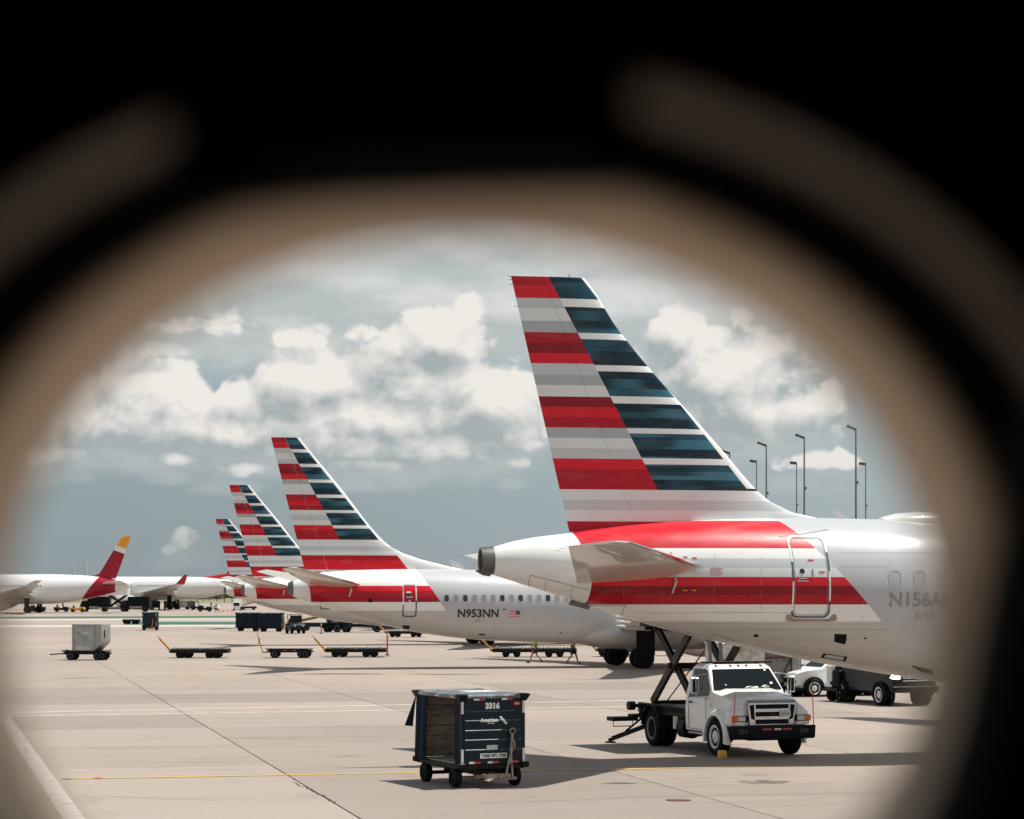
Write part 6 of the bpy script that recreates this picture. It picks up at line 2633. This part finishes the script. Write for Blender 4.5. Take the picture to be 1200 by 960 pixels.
def worker(label, px, py, rz, stride, red=False):
    x, d = G(px, py)
    t = thing('person', label, 'person', (x, d, 0), rz, 'ramp workers walking beyond the second airliner')
    s = stride
    # local x is the walking direction
    P = [((0, 0, .95), (.15, .12)), ((0, 0, 1.12), (.135, .11)), ((.01, 0, 1.32), (.17, .12)), ((.02, 0, 1.44), (.12, .09)), ((.03, 0, 1.53), (.055, .055)), ((.05, 0, 1.62), (.085, .075)), ((.055, 0, 1.73), (.075, .07)),
         ((0, .09, .90), (.10, .10)), ((.22 * s, .10, .50), (.062, .062)), ((.34 * s, .10, .10), (.042, .042)), ((.37 * s, .10, .05), (.045, .04)), ((.53 * s, .10, .04), (.04, .03)),
         ((0, -.09, .90), (.10, .10)), ((-.02 * s, -.10, .49), (.062, .062)), ((-.33 * s, -.10, .17), (.042, .042)), ((-.38 * s, -.10, .10), (.045, .04)), ((-.27 * s, -.10, .03), (.04, .03)),
         ((.02, .21, 1.40), (.06, .06)), ((-.12 * s, .25, 1.13), (.045, .045)), ((-.02 * s, .24, .90), (.034, .034)), ((.03 * s, .24, .82), (.035, .022)),
         ((.02, -.21, 1.40), (.06, .06)), ((.08 * s, -.25, 1.13), (.045, .045)), ((.26 * s, -.22, .95), (.034, .034)), ((.32 * s, -.21, .89), (.035, .022))]
    E = [(0, 1), (1, 2), (2, 3), (3, 4), (4, 5), (5, 6), (0, 7), (7, 8), (8, 9), (9, 10), (10, 11), (0, 12), (12, 13), (13, 14), (14, 15), (15, 16), (3, 17), (17, 18), (18, 19), (19, 20), (3, 21), (21, 22), (22, 23), (23, 24)]
    skin_body('body', P, E, [M_SKINTONE, M_SHIRT], t, assign=lambda c: 1 if (.98 < c.z < 1.5 and not (abs(c.y) > .19 and c.z < 1.2)) else 0)
    V = [((0, 0, .98), (.17, .14)), ((0, 0, 1.12), (.165, .135)), ((.01, 0, 1.30), (.195, .145)), ((.02, 0, 1.45), (.15, .11))]
    skin_body('vest', V, [(0, 1), (1, 2), (2, 3)], [M_HIVIS], t)
    S = [((0, 0, 1.0), (.165, .135)), ((0, 0, .90), (.16, .135)), ((.03 * s, .095, .80), (.125, .12)), ((.17 * s, .10, .56), (.11, .105)), ((0, -.095, .80), (.125, .12)), ((-.01 * s, -.10, .54), (.11, .105))]
    skin_body('shorts', S, [(0, 1), (1, 2), (2, 3), (1, 4), (4, 5)], [M_SHORTS], t)
    for q in (((.37 * s, .10, .06), (.56 * s, .10, .035)), ((-.40 * s, -.10, .11), (-.26 * s, -.10, .035))):
        skin_body('shoe', [(q[0], (.06, .055)), (q[1], (.05, .04))], [(0, 1)], [M_BLACK], t, levels=1)
    skin_body('hair', [((.03, 0, 1.70), (.085, .08)), ((.04, 0, 1.77), (.07, .065))], [(0, 1)], [M_HAIR], t, levels=1)
    if red:
        skin_body('radio', [((.17 * s, .18, .78), .035), ((.20 * s, .19, .56), .03)], [(0, 1)], [M_POSTRED], t, levels=1)
    return t


worker('ramp worker in green vest with a red strap, left of the two walking workers', 628, 777, R(175), 1.0, True)
worker('ramp worker in green vest and dark shorts, right one, nearer the landing gear', 671, 778, R(-20), .85)
# ------------------------------------------------------------------ far traffic on the apron
def tow_tractor(label, px, py, rz, paint, group=None, cab=True, driver=False):
    x, d = G(px, py)
    t = thing('tow_tractor', label, 'tow tractor', (x, d, 0), rz, group)
    mb = MB()
    mb.slabs([(1.5, .45, .62), (1.55, .85, .66), (1.3, 1.02, .66), (.35, 1.08, .68), (.30, .80, .68), (-1.0, .80, .68), (-1.0, .98, .68), (-1.5, .98, .68), (-1.55, .40, .66), (1.0, .32, .66)])
    b = mb.build('body', paint, t, bevel=.04, seg=2)
    for xx in (1.0, -.95):
        for s in (-1, 1):
            wheel(t, xx, s * .60, .33, .33, .24, side=s, rim=.5, rim_m=M_RIMGREY)
    mb = MB()
    mb.box((-.55, 0, .92), (.5, 1.0, .16), ch=.04)
    mb.box((-.85, 0, 1.2), (.12, 1.0, .5), ch=.04)
    mb.build('seat', M_BLACK, t)
    if cab:
        mb = MB()
        for xx in (.35, -1.0):
            for s in (-1, 1):
                mb.bar((xx, s * .60, .95), (xx * .85, s * .58, 1.85), .05, .05)
        mb.build('cab_frame', paint, t)
        mb = MB()
        mb.box((-.3, 0, 1.88), (1.4, 1.25, .07), ch=.02)
        mb.build('roof', paint, t)
        mb = MB()
        mb.box((.30, 0, 1.45), (.02, 1.1, .7))
        mb.build('windscreen', M_GLASS, t)
    for s in (-1, 1):
        mb = MB()
        mb.box((1.54, s * .42, .78), (.04, .16, .12), ch=.01)
        mb.build('headlight', M_LENS, t)
    return t


def van_truck(label, px, py, rz, paint, group=None, box=None, lift=0.0, bcol=None):
    """small cab-over lorry with a box, optionally raised on a scissor lift"""
    x, d = G(px, py)
    t = thing('box_truck', label, 'truck', (x, d, 0), rz, group)
    mb = MB()
    mb.slabs([(2.9, .5, .98), (2.95, 1.25, 1.0), (2.45, 2.35, .92), (1.4, 2.42, .92), (1.3, .5, 1.0)])
    c = mb.build('cab', paint, t, bevel=.06, seg=2)
    mb = MB()
    mb.prism([(2.965, -.85, 1.32), (2.965, .85, 1.32), (2.52, .80, 2.22), (2.52, -.80, 2.22)], (.03, 0, .015))
    mb.build('windscreen', M_GLASS, c)
    for s in (-1, 1):
        mb = MB()
        mb.prism([(2.7, s * 1.0, 1.35), (1.6, s * 1.0, 1.35), (1.6, s * .94, 2.2), (2.45, s * .94, 2.2)], (0, s * .02, 0))
        mb.build('side_window', M_GLASS, c)
    mb = MB()
    mb.box((-.6, 0, .72), (6.4, .9, .28), ch=.02)
    mb.box((-.9, 0, .98), (4.6, 2.1, .14), ch=.02)
    mb.build('chassis', M_DARKSTEEL, t)
    for xx in (1.9, -2.2):
        for s in (-1, 1):
            wheel(t, xx, s * .92, .45, .45, .28, side=s, rim=.55, rim_m=M_RIMGREY)
    z0 = 1.1 + lift
    mb = MB()
    mb.box((-1.0, 0, z0 + 1.05), (4.6, 2.3, 2.1), ch=.04)
    mb.build('box', box or paint, t)
    if lift > 0:
        for s in (-1, 1):
            for q in (1, -1):
                mb = MB()
                mb.bar((-1.0 - q * 1.8, s * .85, 1.05), (-1.0 + q * 1.8, s * (.85 - .1 * q), z0), .12, .26)
                mb.build('scissor_arm', M_DARKSTEEL, t)
    return t


def belt_loader(label, px, py, rz, group=None):
    x, d = G(px, py)
    t = thing('belt_loader', label, 'belt loader', (x, d, 0), rz, group)
    mb = MB()
    mb.slabs([(1.9, .4, .8), (1.9, .85, .8), (-1.8, .85, .8), (-1.8, .4, .8)])
    mb.build('body', M_NAVY, t, bevel=.04)
    for xx in (1.2, -1.2):
        for s in (-1, 1):
            wheel(t, xx, s * .75, .36, .36, .24, side=s, rim=.5, rim_m=M_RIMGREY)
    mb = MB()
    mb.bar((-3.2, 0, .75), (3.0, 0, 2.1), .8, .22, ch=.02)
    mb.build('belt', M_BLACK, t)
    for s in (-1, 1):
        mb = MB()
        mb.bar((-3.2, s * .45, .85), (3.0, s * .45, 2.2), .06, .14)
        mb.build('side_rail', M_YELLOW, t)
        mb = MB()
        mb.bar((-.4, s * .45, 1.45), (2.6, s * .45, 2.55), .05, .05)
        for k in range(4):
            mb.bar((-.4 + k, s * .45, 1.45 + k * .365), (-.35 + k, s * .45, 1.02 + .21 * k + .5), .04, .04)
        mb.build('handrail', M_YELLOW, t)
    return t


tow_tractor('navy tow tractor at the head of the baggage train, with white lamps', 346, 742.5, R(-70), M_NAVY)
tow_tractor('navy tow tractor partly under the third airliner, right of the belt loader', 395, 741, R(-10), M_NAVY)
belt_loader('belt loader with yellow rails raised towards the third airliner', 372, 739, R(8))
van_truck('dark low truck standing under the belly of the third airliner', 420, 741, R(5), M_NAVY, box=M_NAVY)
dolly('black flat dolly parked on the green road, left of the lone navy cart', 143, 163, 731.5, None, 'rollers')
_g = 'vehicles at work round the far jets'
van_truck('white cab truck with its box lifted under the tail of the red tailed jet', 133, 717, R(176), M_WHITE, _g, lift=2.4)
van_truck('dark truck left of the white cab truck, under the red tailed jet', 111, 717, R(180), M_BLACK, _g, box=M_BLACK)
van_truck('dark truck right of the white cab truck, with its box low', 158, 717, R(178), M_DARKSTEEL, _g, box=M_BLACK)
tow_tractor('dark tractor added as shade beneath the wing of the red tailed jet', 72, 717, R(0), M_BLACK, _g)  # dark shape added for the shade below the jet's wing
tow_tractor('orange tractor right beside the wing of the red tailed jet', 91, 717.5, R(0), M_YELLOW, _g, cab=False)
tow_tractor('dark tractor added as shade at the left edge beneath the red tailed jet', 45, 717, R(0), M_BLACK, _g)  # another dark shape added for the shade under the jet
_g = 'carts in line beyond the green road'
GREYCART = mat('grey_cart_cover', lin(.26, .25, .23), .7, dirt=.3)
BROWNCART = mat('brown_cart_cover', lin(.22, .15, .12), .7, dirt=.3)


def far_cart(label, px, py, m, w=2.0, h=2.1):
    x, d = G(px, py)
    t = thing('cargo_cart', label, 'cargo cart', (x, d, 0), R(10), _g)
    mb = MB()
    mb.box((0, 0, .5), (w, 1.7, .14), ch=.02)
    mb.build('chassis', M_DARKSTEEL, t)
    mb = MB()
    mb.box((0, 0, .57 + (h - .65) / 2), (w * .94, 1.6, h - .65), ch=.05)
    mb.build('cover', m, t)
    mb = MB()
    mb.box((0, 0, h - .04), (w, 1.75, .08), ch=.03)
    mb.build('roof', M_ALU, t)
    for sx in (-1, 1):
        for s in (-1, 1):
            wheel(t, sx * w * .34, s * .72, .25, .25, .16, side=s, rim=.5, rim_m=M_DARKSTEEL)


for i, (px, py, m, w, lab) in enumerate(((173, 714.5, GREYCART, 2.6, 'grey covered cart, left end of the far line of carts'), (183, 714.5, M_NAVY, 2.0, 'dark covered cart next to the grey one in the far line'),
                                         (197, 714.3, BROWNCART, 2.2, 'brown covered cart in the middle of the far line'), (203.5, 714, M_NAVY, 1.6, 'narrow dark cart just right of the brown cart'),
                                         (214, 714, M_ALU, 2.6, 'silver covered cart right of the narrow dark one'), (224, 714.5, BROWNCART, 2.0, 'brown covered cart near the tractor with crew'), )):
    far_cart(lab, px, py, m, w)
tow_tractor('navy tractor at the right end of the far line of carts', 231, 715, R(0), M_NAVY, _g)
tow_tractor('dark tractor surrounded by small carts in front of the trees', 240, 717, R(5), M_BLACK, _g, cab=False)
tow_tractor('white cabbed tractor right of the line of carts, in front of the trees', 249, 715.5, R(170), M_WHITE, _g)
van_truck('white van standing alone just left of the far striped tails', 278, 715.5, R(-86), M_WHITE, None).scale = (.8, .8, .8)
belt_loader('belt loader with yellow rails under the far striped tails', 291, 715, R(4), None)


def cones():
    for i, px in enumerate((253, 257.5, 262, 267, 272)):
        x, d = G(px, 717.5)
        if i == 0:
            mb = MB()
            mb.lathe([(.04, .20), (.10, .17), (.60, .05), (.63, .02)], axis='Z', n=10)
            mb.box((0, 0, .03), (.5, .5, .06))
            o = mb.build('traffic_cone', M_ORANGE)
            tag(o, 'x', 'traffic cone', 'row of cones before the far white van')
            mb = MB()
            mb.lathe([(.40, .130), (.55, .097)], axis='Z', n=10, caps=False)
            mb.build('band', M_REFLWHITE, o)
            first = o
        else:
            o = copy_tree(first)
        o.location = (x, d, 0)
        o['label'] = ('leftmost', 'second from the left', 'middle', 'fourth from the left', 'rightmost')[i] + ' small orange cone of the row before the far white van'


cones()


# ------------------------------------------------------------------ light masts
def light_mast(px, py_top, D, label, twin):
    x = (px - 600) * D / F
    h = EYE + (HY - py_top) * D / F
    t = thing('light_mast', label, 'light mast', (x, D, 0), 0, 'floodlight masts behind the nearest airliner')
    mb = MB()
    mb.tube([(0, 0, 0), (0, 0, h * .5), (0, 0, h)], [.20, .16, .11], 10)
    mb.lathe([(0, .5), (.25, .5), (.3, .3)], axis='Z', n=12)
    mb.build('pole', M_MAST, t)
    mb = MB()
    mb.tube([(0, 0, h * .72), (.35, 0, h * .72)], .10, 6)
    mb.box((.18, 0, h * .72), (.35, .3, .5), ch=.04)
    mb.build('junction_box', M_MAST, t)
    # shoebox floodlight tilted downwards, on a short arm to the left
    rot = Matrix.Rotation(R(22 if not twin else 6), 3, 'Y')
    mb = MB()
    s = D / F
    w = 11.0 * s if not twin else 8 * s
    mb.box((-w * .48, 0, h + .10), (w, .9, 3.4 * s), ch=.12, rot=rot)
    mb.bar((0, 0, h - .3), (-.5, 0, h + .1), .2, .2)
    mb.build('floodlight', M_MASTDK, t)
    mb = MB()
    mb.box((-w * .52, 0, h + .10 - 1.9 * s), (w * .8, .75, .12), rot=rot)
    mb.build('lens', M_LENS, t)


M_MAST = mat('grey_mast_paint', lin(.17, .18, .185), .5, dirt=.2)
M_MASTDK = mat('dark_lamp_housing', lin(.05, .05, .05), .5, dirt=.2)
for (px, py, D, tw, lab) in ((855, 530, 330, False, 'floodlight mast mostly hidden by the slanting tail edge'), (886.5, 541, 470, True, 'short mast just right of the tail, left of a taller one'), (898, 521, 350, False, 'taller mast, second from the tail edge'),
                             (933.5, 543, 470, True, 'short mast left beside the tall one in the middle of the row'), (942.5, 512, 330, False, 'tall mast in the middle of the row'),
                             (1003, 502, 310, False, 'tallest mast, nearest and thickest of the row'), (1014.5, 544, 460, True, 'short mast right beside the tallest one')):
    light_mast(px, py, D, lab, tw)


# ------------------------------------------------------------------ far edge of the field
def far_edge():
    rr = random.Random(11)
    M_LEAF = mat('dark_foliage', lin(.045, .065, .035), .8, dirt=.4, dcol=lin(.02, .03, .016), dscale=.4)
    M_LEAF2 = mat('olive_foliage', lin(.085, .095, .05), .8, dirt=.4, dcol=lin(.04, .05, .025), dscale=.4)
    M_TRUNK = mat('bark', lin(.10, .075, .055), .9, dirt=.3)
    M_FGRASS = mat('dry_field_grass', lin(.20, .19, .10), .9, dirt=.4, dscale=.02, dcol=lin(.12, .13, .06))
    D0 = 1000.0
    # grass beyond the apron
    mb = MB()
    mb.add([(-5000, 820, .02), (5000, 820, .02), (5000, 8800, .02), (-5000, 8800, .02)], [(0, 1, 2, 3)])
    structure(mb.build('airfield_grass', M_FGRASS))

    def leaves(n, w, h, zc, size):
        mb = MB()
        for k in range(n):
            while True:
                u = Vector((rr.uniform(-1, 1), rr.uniform(-1, 1), rr.uniform(-1, 1)))
                if u.length < 1:
                    break
            p = Vector((u.x * w, u.y * w, zc + u.z * h))
            a = Vector((rr.uniform(-1, 1), rr.uniform(-1, 1), rr.uniform(-1, 1))).normalized() * size
            b = a.cross(Vector((rr.uniform(-1, 1), rr.uniform(-1, 1), 1))).normalized() * size
            mb.add([p - a, p - b * .6, p + a, p + b * .6], [(0, 1, 2, 3)])
        return mb
    protos = []
    for v in range(3):
        t = thing('broadleaf_tree', 'x', 'tree', (0, 0, 0), 0, 'trees along the far edge of the field')
        hgt = (7.5, 9.0, 6.2)[v]
        mb = MB()
        mb.tube([(0, 0, 0), (.1, 0, hgt * .3), (.0, .1, hgt * .65)], [.32, .24, .08], 8)
        for k in range(4):
            a = k * 1.57 + v
            mb.tube([(0, 0, hgt * (.28 + .06 * k)), (math.cos(a) * 1.6, math.sin(a) * 1.6, hgt * (.5 + .06 * k))], [.14, .04], 6)
        mb.build('trunk', M_TRUNK, t)
        mb = leaves(260, 3.0 + v * .3, hgt * .34, hgt * .62, .42)
        m2 = leaves(120, 1.6, hgt * .22, hgt * .78, .40)
        off = len(mb.v)
        mb.v += [(x + 1.0 - v * .7, y, z) for x, y, z in m2.v]
        mb.f += [[i + off for i in f] for f in m2.f]
        mb.mi += m2.mi
        mb.build('crown', M_LEAF if v != 1 else M_LEAF2, t)
        protos.append(t)
    k = 0
    labs = ['dark broadleaf tree', 'olive green tree', 'small dark tree']
    nth = ('leftmost', 'second', 'third', 'fourth', 'fifth', 'sixth', 'seventh', 'eighth', 'ninth', 'last')
    for i, px in enumerate((206, 224, 231, 238, 246, 254, 263, 272, 281, 290)):
        D = rr.uniform(860, 1120)
        x = (px - 600) * D / F
        v = i % 3
        o = protos[v] if i < 3 else copy_tree(protos[v])
        o.location = (x, D, 0)
        o.rotation_euler = (0, 0, rr.uniform(0, 6))
        sc = rr.uniform(.75, 1.15) * .62
        o.scale = (sc, sc, sc)
        o['label'] = labs[v] + ' on the far field edge, ' + nth[i] + ' from the left'
        o['group'] = 'trees along the far edge of the field'
    # a far-off wood that reads as one dark band
    mb = MB()
    for k in range(2600):
        x = rr.uniform(-700, 900)
        D = rr.uniform(1500, 1600)
        z = rr.uniform(0, 7.5) * (.65 + .35 * math.sin(x * .021) * math.sin(x * .0073 + 1))
        s = rr.uniform(1.6, 4.2)
        a = Vector((rr.uniform(-1, 1), rr.uniform(-.4, .4), rr.uniform(-.5, .5))).normalized() * s
        b = a.cross(Vector((0, 1, 0.3))).normalized() * s * .7
        p = Vector((x, D, max(.3, z)))
        mb.add([p - a, p - b, p + a, p + b], [(0, 1, 2, 3)])
    o = mb.build('far_woods', M_LEAF)
    o['kind'] = 'stuff'
    # low airport buildings
    for i, (px0, px1, D, h, c, lab) in enumerate(((150, 214, 1180, 6.5, lin(.42, .39, .35), 'long pale low building at the far field edge, left one'), (228, 262, 1240, 5.5, lin(.34, .32, .29), 'grey low building at the far field edge, middle one'), (20, 120, 1300, 9.0, lin(.40, .38, .36), 'broad low building hidden mostly by the red tailed jet'))):
        x0, x1 = (px0 - 600) * D / F, (px1 - 600) * D / F
        w = x1 - x0
        t = thing('airport_building', lab, 'building', ((x0 + x1) / 2, D, 0), 0, None)
        mb = MB()
        mb.box((0, 0, h / 2), (w, 14, h), ch=.05)
        mb.build('wall', mat('building_wall', c, .8, dirt=.15, dscale=.3), t)
        mb = MB()
        mb.box((0, 0, h + .2), (w + .8, 14.8, .4), ch=.05)
        mb.build('roof', M_ALU, t)
        n = max(4, int(w / 4))
        wm = None
        for j in range(n):
            mb = MB()
            if wm is None:
                mb.box((0, 0, 0), (2.2, .12, 1.5))
                ob = mb.build('window', M_GLASS, t)
                wm = ob.data
            else:
                ob = bpy.data.objects.new('window', wm)
                col.objects.link(ob)
                ob.parent = t
            ob.location = (-w / 2 + (j + .5) * w / n, -7.05, h * .55)
    # two distant lattice towers
    M_FARST = mat('hazy_tower_steel', lin(.66, .74, .78), .7, dirt=0)  # distance haze is mixed into this pale blue steel colour
    for px, py, D, lab in ((85, 660, 1700, 'faint lattice tower left of its twin above the red tailed jet'), (100, 657, 1800, 'faint lattice tower right of its twin above the red tailed jet')):
        x = (px - 600) * D / F
        h = EYE + (HY - py) * D / F
        t = thing('lattice_tower', lab, 'tower', (x, D, 0), 0, None)
        mb = MB()
        for sx in (-1, 1):
            for sy in (-1, 1):
                mb.bar((sx * 3, sy * 3, 0), (sx * .6, sy * .6, h), .45, .45)
        mb.build('leg', M_FARST, t)
        mb = MB()
        for q in range(8):
            u0, u1 = q / 8, (q + 1) / 8
            w0, w1 = 3 - 2.4 * u0, 3 - 2.4 * u1
            for s in (-1, 1):
                mb.bar((-w0, s * w0, h * u0), (w1, s * w1, h * u1), .25, .25)
                mb.bar((w0, s * w0, h * u0), (-w1, s * w1, h * u1), .25, .25)
        mb.build('brace', M_FARST, t)


far_edge()
